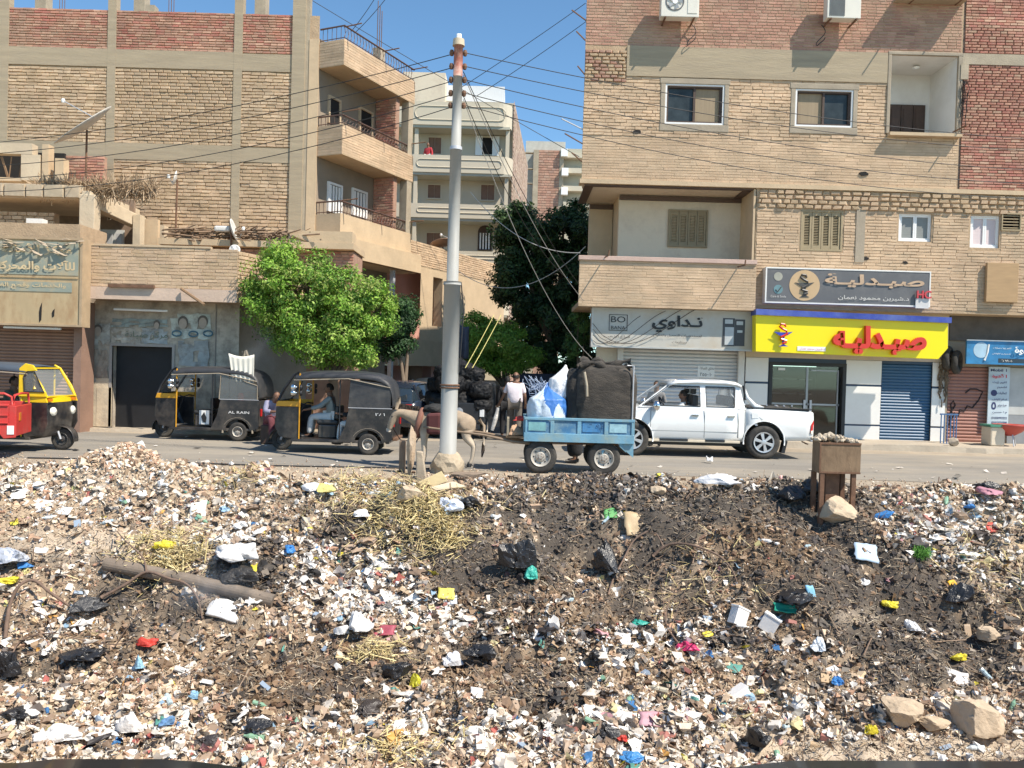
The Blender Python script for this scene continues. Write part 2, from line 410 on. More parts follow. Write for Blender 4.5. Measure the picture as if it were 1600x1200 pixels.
# ==== ground
M_road = mat('asphalt', (.235, .215, .185), .93, .16, .9, .6, 60, dirt=(.36, .31, .24), damt=.75, dsc=.7, stretch=(.3, 1, 1))
M_roadd = mat('side_street_asphalt', (.12, .115, .11), .93, .12, .7, .5, 60)
M_dust = mat('dusty_verge', (.36, .30, .225), .97, .13, .9, .6, 40, dirt=(.25, .205, .16), damt=.5, dsc=1.7)
EDGE = 14.35
def sheet(name, x0, x1, y0, y1, z, m, nx=60, ny=12, wob=0):
 X, Y = np.meshgrid(np.linspace(x0, x1, nx), np.linspace(y0, y1, ny)); Y = Y.copy()
 if wob: Y[0] += wob * (fbm(X[0] * .6, 3.3) - .5); Y[-1] += wob * (fbm(X[-1] * .6, 9.3) - .5)
 v = np.stack([X, Y, np.full_like(X, z)], 2).reshape(-1, 3); i = np.arange(nx * ny).reshape(ny, nx)
 f = np.stack([i[:-1, :-1], i[:-1, 1:], i[1:, 1:], i[1:, :-1]], 2).reshape(-1, 4)
 return struct(npmesh(name, v, f, m))
sheet('ground', -300, 300, 15.4, 900, -.012, M_dust, 3, 3)
sheet('road', -60, 60, 15.6, 21.3, -.006, M_road, 160, 4, .9)
sheet('side_street', -1.6, 5.2, 21.4, 23.6, -.004, M_road, 20, 4)
b = MB(); b.quad((-1.9, 23.5, 0), (3.1, 23.5, 0), (24, 70, 0), (17.5, 70, 0)); struct(b.build('side_road', M_roadd))
def kerb(name, x0, x1, y0, y1, z, m):
 b = MB(); n = int((x1 - x0) / .5); random.seed(3)
 top = [];
 for i in range(n + 1):
  x = x0 + (x1 - x0) * i / n; top.append((x, y0 + random.uniform(-.05, .05), z + random.uniform(-.03, .015)))
 for i in range(n):
  (xa, ya, za), (xb, yb, zb) = top[i], top[i + 1]
  b.quad((xa, ya - .03, -.05), (xb, yb - .03, -.05), (xb, yb, zb), (xa, ya, za)); b.quad((xa, ya, za), (xb, yb, zb), (xb, y1, z), (xa, y1, z))
 return struct(b.build(name, m))
M_pave = mat('dusty_pavement', (.43, .37, .29), .95, .12, 1.5, .6, 20, dirt=(.30, .25, .19), damt=.5)
kerb('pavement', 3.2, 40, 22.35, 24.6, .15, M_pave)
kerb('pavement', -40, -6.4, 21.6, 23.4, .08, M_pave)
# ==== window kinds
def win_slide(pl, q, parent, d, flip=False):
 a0, a1, z0, z1 = pl.rect(q, d); w = a1 - a0
 f = MB(); t = .045
 for r in ((a0, a1, z1 - t, z1), (a0, a1, z0, z0 + t), (a0, a0 + t, z0 + t, z1 - t), (a1 - t, a1, z0 + t, z1 - t)): f.pbox(pl, *r, d - .08, d + .03)
 fr = f.build('window', M_pvc, parent)
 s = MB(); a0 += t; a1 -= t; z0 += t; z1 -= t; mid = (a0 + a1) / 2
 for r in ((a0, a1, z1 - .05, z1), (a0, a1, z0, z0 + .05), (a0, a0 + .05, z0 + .05, z1 - .05), (a1 - .07, a1, z0 + .05, z1 - .05), (mid - .03, mid + .03, z0 + .05, z1 - .05)): s.pbox(pl, *r, d - .14, d - .03)
 s.build('sash_frame', M_woodd, fr)
 g = [(a0 + .05, mid - .03), (mid + .03, a1 - .07)]
 for i, (g0, g1) in enumerate(g):
  MB().pbox(pl, g0, g1, z0 + .05, z1 - .05, d - .13, d - .09).build('pane', (M_glassb if (i == 0) != flip else M_curt), fr)
def win_shutter(pl, q, parent, d, m=None, leaves=4, fr_m=None, slat=.05):
 m = m or M_shut; a0, a1, z0, z1 = pl.rect(q, d); t = .05; f = MB()
 for r in ((a0, a1, z1 - t, z1), (a0, a1, z0, z0 + t), (a0, a0 + t, z0 + t, z1 - t), (a1 - t, a1, z0 + t, z1 - t)): f.pbox(pl, *r, d - .1, d + .02)
 fr = f.build('window', fr_m or m, parent)
 MB().pbox(pl, a0 + t, a1 - t, z0 + t, z1 - t, d - .12, d - .10).build('backing', M_dark, fr)
 W = (a1 - a0 - 2 * t) / leaves
 for i in range(leaves):
  x0 = a0 + t + i * W; x1 = x0 + W - .012; e = W * .19; s = MB()
  s.pbox(pl, x0, x0 + e, z0 + t, z1 - t, d - .06, d); s.pbox(pl, x1 - e, x1, z0 + t, z1 - t, d - .06, d)
  s.pbox(pl, x0 + e, x1 - e, z1 - t - .1, z1 - t, d - .06, d); s.pbox(pl, x0 + e, x1 - e, z0 + t, z0 + t + .1, d - .06, d)
  z = z0 + t + .11
  while z < z1 - t - .11:
   P = pl.pt; s.hexa([P(x0 + e, z, d - .015), P(x1 - e, z, d - .015), P(x1 - e, z + .012, d - .05), P(x0 + e, z + .012, d - .05),
   P(x0 + e, z + .01, d - .012), P(x1 - e, z + .01, d - .012), P(x1 - e, z + .035, d - .05), P(x0 + e, z + .035, d - .05)]); z += slat
  s.build('shutter_leaf', m, fr)
def win_pvc(pl, q, parent, d, m_p):
 a0, a1, z0, z1 = pl.rect(q, d); t = .05; f = MB(); mid = (a0 + a1) / 2
 for r in ((a0, a1, z1 - t, z1), (a0, a1, z0, z0 + t), (a0, a0 + t, z0 + t, z1 - t), (a1 - t, a1, z0 + t, z1 - t)): f.pbox(pl, *r, d - .12, d)
 fr = f.build('window', M_pvc, parent)
 for (x0, x1) in ((a0 + t, mid), (mid + .005, a1 - t)):
  s = MB(); e = .045; za, zb = z0 + t, z1 - t
  for r in ((x0, x1, zb - e, zb), (x0, x1, za, za + e), (x0, x0 + e, za + e, zb - e), (x1 - e, x1, za + e, zb - e)): s.pbox(pl, *r, d - .09, d - .03)
  h = s.build('casement', M_pvc, fr);
  MB().pbox(pl, x0 + e, x1 - e, za + e, zb - e, d - .08, d - .06).build('pane', m_p, fr)
def roller(pl, q, parent, d, m, name='roller_shutter', step=.075, n1=40):
 """a roller shutter whose slats are each a part"""
 a0, a1, z0, z1 = pl.rect(q, d); n = int((z1 - z0) / step); step = (z1 - z0) / n
 P = pl.pt; off = wloc(parent) if parent.get('_w') else Vector((0, 0, 0)); b = MB()
 h = step
 pr = [(0, 0), (.022, h * .25), (.026, h * .55), (.012, h * .8), (0, h * .92)]
 vs = []
 for (dd, zz) in pr: vs += [P(a0, z0 + zz, d + dd), P(a1, z0 + zz, d + dd)]
 base = P((a0 + a1) / 2, z0, d)
 b = MB(base); b.add(vs, [(2 * i, 2 * i + 1, 2 * i + 3, 2 * i + 2) for i in range(len(pr) - 1)])
 me = bpy.data.meshes.new('slat'); me.from_pydata(b.v, [], b.f); me.materials.append(m); me.update()
 MB().pbox(pl, a0, a1, z0, z1, d - .06, d - .012).build('backing', m, parent)
 for i in range(n):
  o = bpy.data.objects.new('slat', me); COL.objects.link(o); o.parent = parent; o.location = base - off + Vector((0, 0, i * step))
def tileholes(pl, qs, d=0): return [pl.rect(q, d) for q in qs]
# ==== the building on the right
U = front(23.2); G = front(24.1); UR = Pl((0, 23.2), (1, 0))
RB = thing('apartment_building', 'large mud coloured brick apartment building over the pharmacy shops, with two air conditioners', 'building', (8, 24, 0), world=True)
a_l, zt = U.hit(915, 60); _, z_mid = U.hit(915, 283); _, z_bot = U.hit(1180, 481); AR = 18.5; ZT = 14.5
a_l2 = U.hit(912, 330)[0]
w1, w2 = (1040, 131, 1130, 196), (1243, 139, 1331, 200); logg = (1393, 86, 1492, 212)
shw = (1252, 328, 1315, 393); w4, w5, gr = (1405, 333, 1455, 378), (1517, 336, 1561, 388), (1566, 335, 1592, 359)
H1 = tileholes(U, [w1, w2, logg]); H2 = tileholes(U, [shw, w4, w5, gr])
aB = U.hit(1180, 340)[0]
a_red, z_beamR0 = U.hit(1503, 101); z_beamR1 = U.hit(1503, 84)[1]
z_beam1 = U.hit(915, 70)[1]; z_beam0 = U.hit(1300, 128)[1] - .0
wall(U, a_l, a_red, z_mid, ZT, H1, M_mudw, RB, rev=.45)
wall(U, a_red, AR, z_mid, ZT, [], M_redw, RB, name='red_wall', rev=.2)
wall(U, aB, AR, z_bot, z_mid - .02, H2, M_mudw, RB, name='first_floor_wall', rev=.3)
sd = Vector((.36, .93, 0)).normalized()
b = MB(); P = U.pt
for (x0, z0, z1, dpt) in ((a_l, z_mid, ZT, .55),):
 A = P(x0, z0, 0); B = A + sd * 11; b.quad(B, A, A + Vector((0, 0, z1 - z0)), B + Vector((0, 0, z1 - z0)))
b.quad(P(a_l, z_mid, 0), P(AR, z_mid, 0), P(AR, z_mid, -12), P(a_l, z_mid, 0) + sd * 12)
b.build('side_wall', M_plas, RB)
b = MB(); b.pbox(U, aB + .3, AR, z_bot + .02, ZT, -12, -1.9); b.build('core', M_plasg, RB)
b = MB(); b.pbox(U, aB + .12, AR, z_bot, z_bot + .12, -1.2, -.02); b.build('first_floor_slab', M_plas, RB)
b = MB(); b.pbox(U, a_l - .05, AR, z_mid - .07, z_mid + .05, -.3, .09); b.build('slab_edge', M_plas, RB)
b = MB(); b.pbox(U, U.hit(978, 140)[0], H1[2][0] - .11, z_beam0, z_beam1, -.1, .045); b.build('floor_beam', M_concs, RB)
b = MB(); b.pbox(U, a_red, AR, z_beamR0, z_beamR1, -.1, .05); b.build('ring_beam', M_conc, RB)
hx = [ (U.hit(1500, 100)[0], U.hit(1512, 100)[0], U.hit(1500, 125)[1], z_beamR0 - .01) ]
b = MB(); b.pbox(U, *hx[0], -.05, .07); b.build('beam_stub', M_conc, RB)
beam = (a_l - 1, H1[2][0] - .1, z_beam0 - .02, z_beam1 + .02)
rp = (a_l - .1, U.hit(978, 140)[0], U.hit(940, 128)[1], U.hit(940, 78)[1])
masonry(U, courses(a_l, a_red - .03, z_beam1, ZT, H1 + [beam], .24, .083, .008), 0, REDD, M_brick, RB, out=.010, rough=.004, stuffname='upper_brickwork')
marg = .13
pad = [(h[0] - marg, h[1] + marg, h[2] - marg * 1.2, h[3] + marg) for h in H1[:2]] + [(H1[2][0] - .08, H1[2][1] + .1, H1[2][2] - .12, H1[2][3] + .08)]
masonry(U, courses(a_l, a_red - .03, z_mid + 2.05 * .62, z_beam0, H1 + pad + [rp], .30, .09, .012), 0, MUDP, M_brick, RB, var=.07, out=.016, rough=.012, stuffname='mud_brickwork', chamfer=.14, zj=.010)
masonry(U, courses(a_l, a_red - .03, z_mid + .06, z_mid + 2.05 * .62, H1 + pad, .45, .078, .008), 0, MUDP, M_brick, RB, var=.04, out=.005, rough=.004, stuffname='smooth_brickwork', chamfer=.1, zj=.007)
masonry(U, courses(rp[0] + .1, rp[1], rp[2], rp[3], [], .21, .10, .02), 0, REDD + MUD, M_brick, RB, name='loose_brick', out=.05, rough=.02, singles=90, pick=(rp[0], rp[2]), zj=.02, sj=.1)
masonry(U, courses(a_red + .05, AR, z_mid + .06, ZT, [(a_red, AR, z_beamR0 - .01, z_beamR1 + .01), hx[0]], .225, .078, .016), 0, RED, M_brick, RB, out=.03, rough=.006, singles=290, pick=(a_red + .6, z_beamR0 - .5), stuffname='red_brickwork', zj=.004, chamfer=.12)
z_r0 = U.hit(1400, 331)[1]
st = courses(aB + .05, AR - 3.5, z_r0, z_mid - .09, H2, .26, .135, .02)
masonry(U, st, 0, MUD, M_brick, RB, name='rubble_stone', out=.06, rough=.025, singles=295, pick=(aB + 4, z_mid), zj=.03, sj=.13)
masonry(U, courses(aB + .05, AR, z_bot + .08, z_r0, [(h[0] - .04, h[1] + .04, h[2] - .04, h[3] + .04) for h in H2], .38, .084, .010), 0, MUDP, M_brick, RB, var=.07, out=.013, rough=.010, stuffname='first_floor_brickwork', chamfer=.12, zj=.009)
b = MB()
for h in H1[:2]:
 h = (h[0] - .16, h[1] + .16, h[2] - .2, h[3] + .16); hh = H1[0] if h[0] < H1[0][0] else H1[1]
 for r in ((h[0], h[1], hh[3], h[3]), (h[0] + .02, h[1] - .01, h[2], hh[2]), (h[0] + .03, hh[0], hh[2], hh[3]), (hh[1], h[1] - .03, hh[2], hh[3])): b.pbox(U, *r, 0, .035)
hh = H1[2]
for r in ((hh[0] - .1, hh[1] + .12, hh[3], hh[3] + .1), (hh[0] - .1, hh[0], hh[2], hh[3]), (hh[1], hh[1] + .13, hh[2], hh[3])): b.pbox(U, *r, 0, .05)
b.build('cement_surround', M_plasg, RB, bevel=.02)['kind'] = 'stuff'
a0, a1 = U.hit(1338, 330)[0], U.hit(1352, 330)[0]
MB().pbox(U, a0, a1, U.hit(1340, 410)[1], U.hit(1340, 325)[1], 0, .034).build('column_face', M_plasg, RB)
win_slide(U, w1, RB, -.02); win_slide(U, w2, RB, -.02, True)
win_shutter(U, shw, RB, -.01, slat=.045)
win_pvc(U, w4, RB, -.06, mat('grey_blind', (.22, .23, .22), .6, .1, 3, stretch=(1, 1, 20))); win_pvc(U, w5, RB, -.06, mat('pink_blind', (.62, .52, .52), .6, .05, 3, stretch=(1, 1, 20)))
a0, a1, z0, z1 = U.rect(gr); g = MB(); g.pbox(U, a0, a1, z0, z1, -.3, -.28)
vent = g.build('wall_vent', M_dark, RB); g = MB()
for r in ((a0 - .03, a1 + .03, z1, z1 + .04), (a0 - .03, a1 + .03, z0 - .04, z0), (a0 - .03, a0, z0, z1), (a1, a1 + .03, z0, z1)): g.pbox(U, *r, -.05, .05)
g.build('vent_frame', M_shut, vent)
for i in range(5):
 z = z0 + .03 + i * (z1 - z0) / 5; MB().pbox(U, a0, a1, z, z + .025, -.04, .02).build('louvre', M_shut, vent)
a0, a1, z0, z1 = H1[2]; a0 += .003; a1 -= .003; z0 += .003; z1 -= .003; D = 1.5
b = MB(); P = U.pt
b.quad(P(a0, z0, -D), P(a1, z0, -D), P(a1, z1, -D), P(a0, z1, -D)); b.quad(P(a0, z0, -.02), P(a0, z0, -D), P(a0, z1, -D), P(a0, z1, -.02)); b.quad(P(a1, z0, -D), P(a1, z0, -.02), P(a1, z1, -.02), P(a1, z1, -D))
b.quad(P(a0, z1, -.02), P(a0, z1, -D), P(a1, z1, -D), P(a1, z1, -.02)); b.quad(P(a0, z0, -.02), P(a1, z0, -.02), P(a1, z0, -D), P(a0, z0, -D))
lg = b.build('loggia', mat('white_loggia', (.72, .70, .66), .9, .05, 1.5, .1, 12, dirt=(.5, .45, .38), damt=.3), RB)
for k in range(3):
 x0 = a0 + .62 + k * .36; s = MB(); s.pbox(U, x0, x0 + .34, z0, z0 + 1.28, -D + .02, -D + .07); s.pbox(U, x0 + .06, x0 + .28, z0 + .12, z0 + 1.15, -D + .07, -D + .09); s.build('door_leaf', M_woodd, lg)
MB().pbox(U, a0 - .06, a1 + .1, z0 - .09, z0 - .002, -.05, .22).build('loggia_sill', M_plas, RB)
MB().lathe([(.0, 0), (.09, .02), (.10, .05), (.0, .08)], P((a0 + a1) / 2 + .1, z1 - .1, -.7), 'z', 12).build('ceiling_lamp', M_paintw, lg, smooth=True)
b = MB()
for k in range(9):
 x = a1 + .05 + random.uniform(-.03, .2); pts = [P(x + random.uniform(-.05, .05), z1 - .7 - i * .2, .09 + random.uniform(0, .06)) for i in range(random.randint(4, 8))]; b.tube(pts, .008, 4)
for k in range(7):
 x = a1 + .1; b.tube([P(x, z0 + .1 + k * .2, .08), P(x + random.uniform(-.2, .25), z0 + random.uniform(-.2, .3) + k * .2, .25)], .007, 4)
b.build('cable_tangle', M_wire, RB)
P = U.pt
for (px, py, ln) in ((1492, 205, .5), (1420, 6, .9), (1492, 8, .9), (1155, 402, 0)):
 if ln:
  a, z = U.hit(px, py); MB().tube([P(a, z, -.1), P(a + .05, z + .02, ln)], .022, 6).build('steel_bar', M_rust, RB)
a0, a1, z0, z1 = U.rect((1395, -6, 1502, 8)); b = MB(); b.pbox(U, a0, a1, z0, z0 + .07, .0, .55); b.build('balcony_slab', M_concs, RB)
for i, (px, py) in enumerate(((893, 18), (900, 51), (902, 105), (882, 210), (877, 187), (893, 240))):
 a, z = U.hit(px, py); MB().tube([P(a_l + .1, z - .28, -.05), P(a, z, .1)], .02, 5).build('line_bracket', M_rust if i != 4 else M_steel, RB)
b = MB()
for (px, py, s) in ((1350, 271, .16), (1353, 404, .12), (1415, 410, .09), (1020, 106, .14), (1065, 108, .12), (1375, 114, .18), (1222, 112, .1), (1275, 115, .1), (995, 206, .13), (1325, 115, .09)):
 a, z = U.hit(px, py, .04); pts = [P(a + math.cos(q) * s * random.uniform(.5, 1.15), z + math.sin(q) * s * random.uniform(.3, .55), .03) for q in np.linspace(0, 6.28, 10)[:-1]]
 pr = [p - U.n * .02 for p in pts]; b.prism(pr, U.n * .022)
b.build('broken_hole', M_dark, RB)
BF = front(22.85)
ax0, zt0 = BF.hit(906, 399); ax1 = BF.hit(1180, 480)[0]; zb0 = BF.hit(906, 478)[1]
b = MB(); b.pbox(BF, ax0, ax1, zb0, zt0 - .06, -.12, 0); b.pbox(BF, ax0, ax1, zb0, zb0 + .12, -2.6, -.13)
bal = b.build('balcony', M_mudw, RB)
masonry(BF, courses(ax0, ax1, zb0, zt0 - .1, [], .5, .076, .008), 0, MUDP, M_brick, bal, var=.04, out=.004, rough=.004, stuffname='parapet_brickwork', chamfer=.1, zj=.007)
MB().pbox(BF, ax0 - .03, ax1, zt0 - .12, zt0, -.2, .06).build('coping', mat('pink_coping', (.50, .36, .30), .85, .1, 3, .3, 20), bal, bevel=.01)
b = MB(); A = BF.pt(ax0, zb0, 0); B = A + sd * 3; b.quad(B, A, A + Vector((0, 0, zt0 - zb0)), B + Vector((0, 0, zt0 - zb0))); b.build('parapet_return', M_mudw, bal)
for (px, py, dz) in ((945, 402, 0), (1153, 417, 0)):
 a, z = BF.hit(px, py); o_ = MB().tube([BF.pt(a, z, 0), BF.pt(a + .04, z - .02, .55), BF.pt(a + .05, z + .12, .56)], .02, 6).build('line_bracket', M_rust, bal)
RW = front(23.2 + 1.3); xa, ztop = RW.hit(968, 301); xb = aB + .02; zf = zb0 + .1
zc = z_mid - .08
b = MB(); b.pbox(RW, xa, xb + .4, zf, zc, -.2, 0); b.build('balcony_back_wall', M_cream, RB)
RW2 = front(23.2 + 2.7); xc = RW2.hit(921, 330)[0]
b = MB(); b.pbox(RW2, xc, xa - .02, zf, zc, -.2, 0); b.pbox(RW, xa, xa + .12, zf, zc, -1.6, -.21); b.build('balcony_far_wall', M_plas, RB)
b = MB(); b.pbox(U, aB - .06, aB + .02, z_bot, zc - .01, -1.31, .0); b.build('balcony_side_wall', M_plas, RB)
b = MB(); b.quad(U.pt(a_l, zc, -.05), U.pt(aB - .07, zc, -.05), U.pt(aB - .07, zc, -2.7), U.pt(xc - .1, zc, -2.7)); b.build('balcony_ceiling', M_cream, RB)
b = MB(); t_ = .14; z_ = zc - .03
b.pbox(U, xa, aB - .07, z_ - .12, z_, -1.3 + .001, -1.2); b.pbox(U, a_l + .1, aB - .07, z_, z_ + .028, -.2, -.02); b.pbox(U, a_l + .1, a_l + .35, z_, z_ + .028, -2.6, -.21); b.pbox(RW2, xc, xa - .03, z_ - .14, z_, 0.002, .06)
b.pbox(U, aB - .3, aB - .07, z_, z_ + .028, -1.18, -.21); b.build('ceiling_trim', M_brown, RB)
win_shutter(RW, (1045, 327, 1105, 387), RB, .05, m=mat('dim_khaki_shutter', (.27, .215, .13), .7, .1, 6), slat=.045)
SH = thing('shop_row', 'ground floor shop row with white tiled front, glass door and coloured roller shutters', 'shopfront', (8, 24.2, 0), world=True)
zg = .15; z_gt = z_bot + .25
gl = G.hit(930, 600)[0]; dr = (1202, 565, 1318, 692); bs_ = (1378, 568, 1453, 697); wsq = (973, 538, 1118 + 44, 695); rs = (1482, 572, 1545, 701)
HG = tileholes(G, [dr, bs_, wsq, rs]); HG = [(h[0], h[1], zg - .01, h[3]) for h in HG]
M_tile = mat('white_tile', (.76, .75, .73), .35, .03, 2, dirt=(.6, .56, .5), damt=.25)
aT0, aT1 = G.hit(1163, 600)[0], G.hit(1478, 600)[0]
wall(G, gl, aT0, zg - .2, z_gt, HG, M_cream, SH, rev=.25); wall(G, aT1, AR, zg - .2, z_gt, HG + [], M_plasg, SH, name='grey_wall', rev=.25)
wall(G, aT0, aT1, zg - .2, z_gt, HG, mat('navy_joint', (.025, .05, .10), .4), SH, name='tiled_wall', rev=.25)
A = G.pt(gl, -.1, 0); B = A + sd * 10; MB().quad(B, A, A + Vector((0, 0, z_gt)), B + Vector((0, 0, z_gt))).build('side_wall', M_plas, SH)
zl = [zg, G.hit(1350, 684 - 18)[1], G.hit(1350, 663)[1] + .02, G.hit(1350, 605)[1], z_gt - .2]
z_l1, z_l2, zs_t = G.hit(1340, 664)[1], G.hit(1340, 602)[1], G.hit(1340, 563)[1]
for (p0, p1) in ((1163, 1200), (1320, 1377), (1455, 1478)):
 x0, x1 = G.hit(p0, 600)[0], G.hit(p1, 600)[0]
 for (za, zb) in ((zg, z_l1 - .025), (z_l1 + .025, z_l2 - .03), (z_l2 + .03, zs_t)): MB().pbox(G, x0 + .015, x1 - .015, za, zb, 0, .03).build('wall_tile', M_tile, SH, bevel=.006)
MB().pbox(G, aT0, aT1, zs_t + .01, z_gt, -.02, .05).build('lintel', M_cream, SH)
roller(G, (973, 538, 1162, 692), SH, -.1, mat('white_slats', (.66, .66, .66), .45, .06, 2, metal=.1, dirt=(.5, .45, .4), damt=.3), step=.1)
roller(G, bs_, SH, -.08, mat('blue_slats', (.045, .12, .225), .45, .08, 3), step=.085)
roller(G, rs, SH, -.05, mat('rusty_slats', (.36, .17, .13), .7, .15, 3, dirt=(.30, .22, .17), damt=.6, dsc=1.5), step=.095)
M_graf = mat('black_spray', (.03, .02, .02), .8)
gp = [(1505, 614), (1512, 608), (1522, 608), (1532, 612), (1526, 625), (1516, 637), (1508, 634), (1504, 642), (1497, 640), (1494, 650), (1488, 645), (1484, 655), (1478, 648), (1484, 642), (1489, 633), (1486, 626), (1482, 632), (1484, 645), (1480, 664), (1490, 668)]
b = MB(); b.tube([G.pt(*G.hit(x + 4, y, .0), -.02) for x, y in gp], .022, 5); b.build('graffiti', M_graf, SH)
a0, a1, z0, z1 = HG[0]; b = MB()
for r in ((a0, a0 + .1, z0, z1), (a1 - .1, a1, z0, z1), (a0 + .1, a1 - .1, z1 - .1, z1)): b.pbox(G, *r, -.2, .04)
fr = b.build('door_frame', M_black, SH)
b = MB(); b.pbox(G, a0 + .1, a1 - .1, z0 - .1, z1 - .1, -2.2, -2.1); b.pbox(G, a0 + .1, a1 - .1, z0 - .02, z0 + .012, -2.1, -.2)
b.quad(G.pt(a0 + .1, z0, -.2), G.pt(a0 + .1, z0, -2.1), G.pt(a0 + .1, z1, -2.1), G.pt(a0 + .1, z1, -.2)); b.quad(G.pt(a1 - .1, z0, -.2), G.pt(a1 - .1, z0, -2.1), G.pt(a1 - .1, z1, -2.1), G.pt(a1 - .1, z1, -.2)); b.build('shop_interior', mat('dim_shop', (.02, .018, .017), .8), SH)
for k in range(4):
 for j in range(4):
  x = a0 + .18 + k * .44; z = z0 + .35 + j * .45
  MB().pbox(G, x, x + .4, z - .03, z, -2.05, -1.8).build('shelf', mat('shelf_grey', (.16, .16, .17), .6), SH)
b = MB(); mid = a0 + (a1 - a0) * .52
for r in ((mid - .03, mid + .03, z0, z1 - .12), (a0 + .12, a1 - .12, z0 + .95, z0 + 1.0), (a1 - .2, a1 - .16, z0, z1 - .2), (mid + .1, a1 - .2, z1 - .24, z1 - .2)): b.pbox(G, *r, -.16, -.12)
dl = b.build('glass_door', mat('brushed_alu', (.32, .32, .33), .4, metal=.5), SH);
MB().pbox(G, a0 + .1, a1 - .1, z0, z1 - .1, -.15, -.14).build('pane', mat('shop_glass', (.8, .85, .85), .03, .02, 1, trans=1.0, spec=.5), dl)
for s_ in (-.12, .06): MB().pbox(G, mid + .02 + s_, mid + .05 + s_ + .03, z0 + .75, z0 + 1.1, -.11, -.08).build('handle', M_steel, dl)
MB().pbox(G, a0 + .3, a0 + .5, z1 - .24, z1 - .17, -.12, -.10).build('door_sticker', M_paintw, dl)
for x0 in (G.hit(963, 600)[0], G.hit(1150, 600)[0] + .02): MB().pbox(G, x0, x0 + .17, zg, z_gt, 0, .14).build('shutter_post', M_white, SH)
a0, a1, z0, z1 = G.rect((1091, 571, 1117, 590)); MB().pbox(G, a0, a1, z0, z1, -.07, -.066).build('notice', M_paintw, SH)
text('مغلق للصلاة', G, (1093, 573, 1116, 579), -.064, M_blacktext, SH); text('٠١٠٠٥٥٢', G, (1094, 582, 1112, 588), -.064, M_blacktext, SH)
b = MB(); b.pbox(G, G.hit(1482, 520)[0], AR, G.hit(1490, 532)[1], z_bot + .2, .0, .08); b.build('recess_shade_panel', mat('recess_shade', (.13, .11, .095), .9, .2, 3), SH)  # dark slab stands in for the shaded recess above the banner
x0 = G.hit(1575, 600)[0]; zz = G.hit(1590, 648)[1]
b = MB(); b.pbox(G, x0, AR, zz, G.hit(1580, 575)[1], 0, .04); b.build('pale_panel', mat('pale_panel', (.46, .46, .44), .8), SH)
b = MB(); b.pbox(G, x0, AR, zg, zz - .01, 0, .05); b.build('grey_panel', mat('grey_panel', (.24, .25, .26), .8), SH)
def board(name, label, q, pl, d0, d1, m, frame=None, fm=None, fw_=.05, cat='sign'):
 a0, a1, z0, z1 = pl.rect(q, d1); c = pl.pt((a0 + a1) / 2, z0, (d0 + d1) / 2)
 t = thing(name, label, cat, c, world=True)
 if frame:
  MB().pbox(pl, a0 + fw_, a1 - fw_, z0 + fw_, z1 - fw_, d0 + .02, d1 - .012).build('panel', m, t); b = MB()
  for r in ((a0, a1, z1 - fw_, z1), (a0, a1, z0, z0 + fw_), (a0, a0 + fw_, z0 + fw_, z1 - fw_), (a1 - fw_, a1, z0 + fw_, z1 - fw_)): b.pbox(pl, *r, d0, d1)
  b.build('frame', fm, t)
 else: MB().pbox(pl, a0, a1, z0, z1, d0, d1).build('panel', m, t)
 return t
def disc(pl, px, py, r, d, m, parent, name='disc', n=32, th=.006):
 a, z = pl.hit(px, py, d); pts = [pl.pt(a + r * math.cos(q), z + r * math.sin(q), d) for q in np.linspace(0, 2 * math.pi, n + 1)[:-1]]
 return MB().prism([p for p in pts], pl.n * th).build(name, m, parent)
def strokes(pl, pts, r, d, m, parent, name='emblem'):
 return MB().tube([pl.pt(*pl.hit(x, y, d), d) for x, y in pts], r, 6).build(name, m, parent)
def snakecup(pl, cx, cy, s, d, m1, m2, parent):
 """the pharmacist's bowl with its snake"""
 q = lambda x, y: (cx + x * s, cy + y * s)
 P2 = lambda x, y, e=0: pl.pt(*pl.hit(*q(x, y), d), d + e)
 b = MB(); b.prism([P2(-1, -.25), P2(-.45, .12), P2(0, .25), P2(.45, .12), P2(1, -.25), P2(.5, -.18), P2(-.5, -.18)], pl.n * .012)
 b.prism([P2(-.12, .25), P2(-.12, 1.1), P2(-.5, 1.28), P2(.5, 1.28), P2(.12, 1.1), P2(.12, .25)], pl.n * .010); b.build('bowl', m1, parent)
 sn = [(.25, -.75), (.1, -1.0), (-.25, -1.05), (-.4, -.8), (-.1, -.55), (.3, -.35), (.4, -.05), (.1, .15), (-.25, .3), (-.3, .5), (0, .6), (.3, .68), (.28, .88), (0, .95), (-.25, 1.05)]
 MB().tube([P2(x, y, .015) for x, y in sn], [.02] + [s * .0022] * 13 + [.008], 6).build('snake', m2, parent)
SG = front(23.15)
M_sg = mat('grey_sign_face', (.50, .475, .42), .55, .06, 1.2, dirt=(.42, .30, .17), damt=.5, dsc=.7)
s1 = board('shop_sign', 'long weathered grey and cream sign with black lettering above the white roller shutter', (925, 480, 1177, 549), SG, -.3, .0, M_sg, True, mat('sign_alu', (.50, .49, .46), .5, metal=.2), .045)
text('تـداوي', SG, (1019, 492, 1098, 521), 0, M_blacktext, s1, bold=.03); text('لمستحضرات التجميل والمكياج', SG, (1020, 521, 1096, 529), 0, M_blacktext, s1)
text('مستلزمات', SG, (1050, 532, 1073, 538), 0, M_blacktext, s1); text('اتباع الذهب', SG, (943, 523, 984, 530), 0, M_blacktext, s1)
text('BO', SG, (955, 494, 977, 504), 0, M_blacktext, s1, ar=False); text('BANA', SG, (955, 509, 977, 515), 0, M_blacktext, s1, ar=False)
b = MB(); a0, a1, z0, z1 = SG.rect((952, 491, 980, 517))
for r in ((a0, a1, z1 - .015, z1), (a0, a1, z0, z0 + .015), (a0, a0 + .015, z0 + .015, z1 - .015), (a1 - .015, a1, z0 + .015, z1 - .015)): b.pbox(SG, *r, -.01, .004)
b.build('logo_border', M_blacktext, s1)
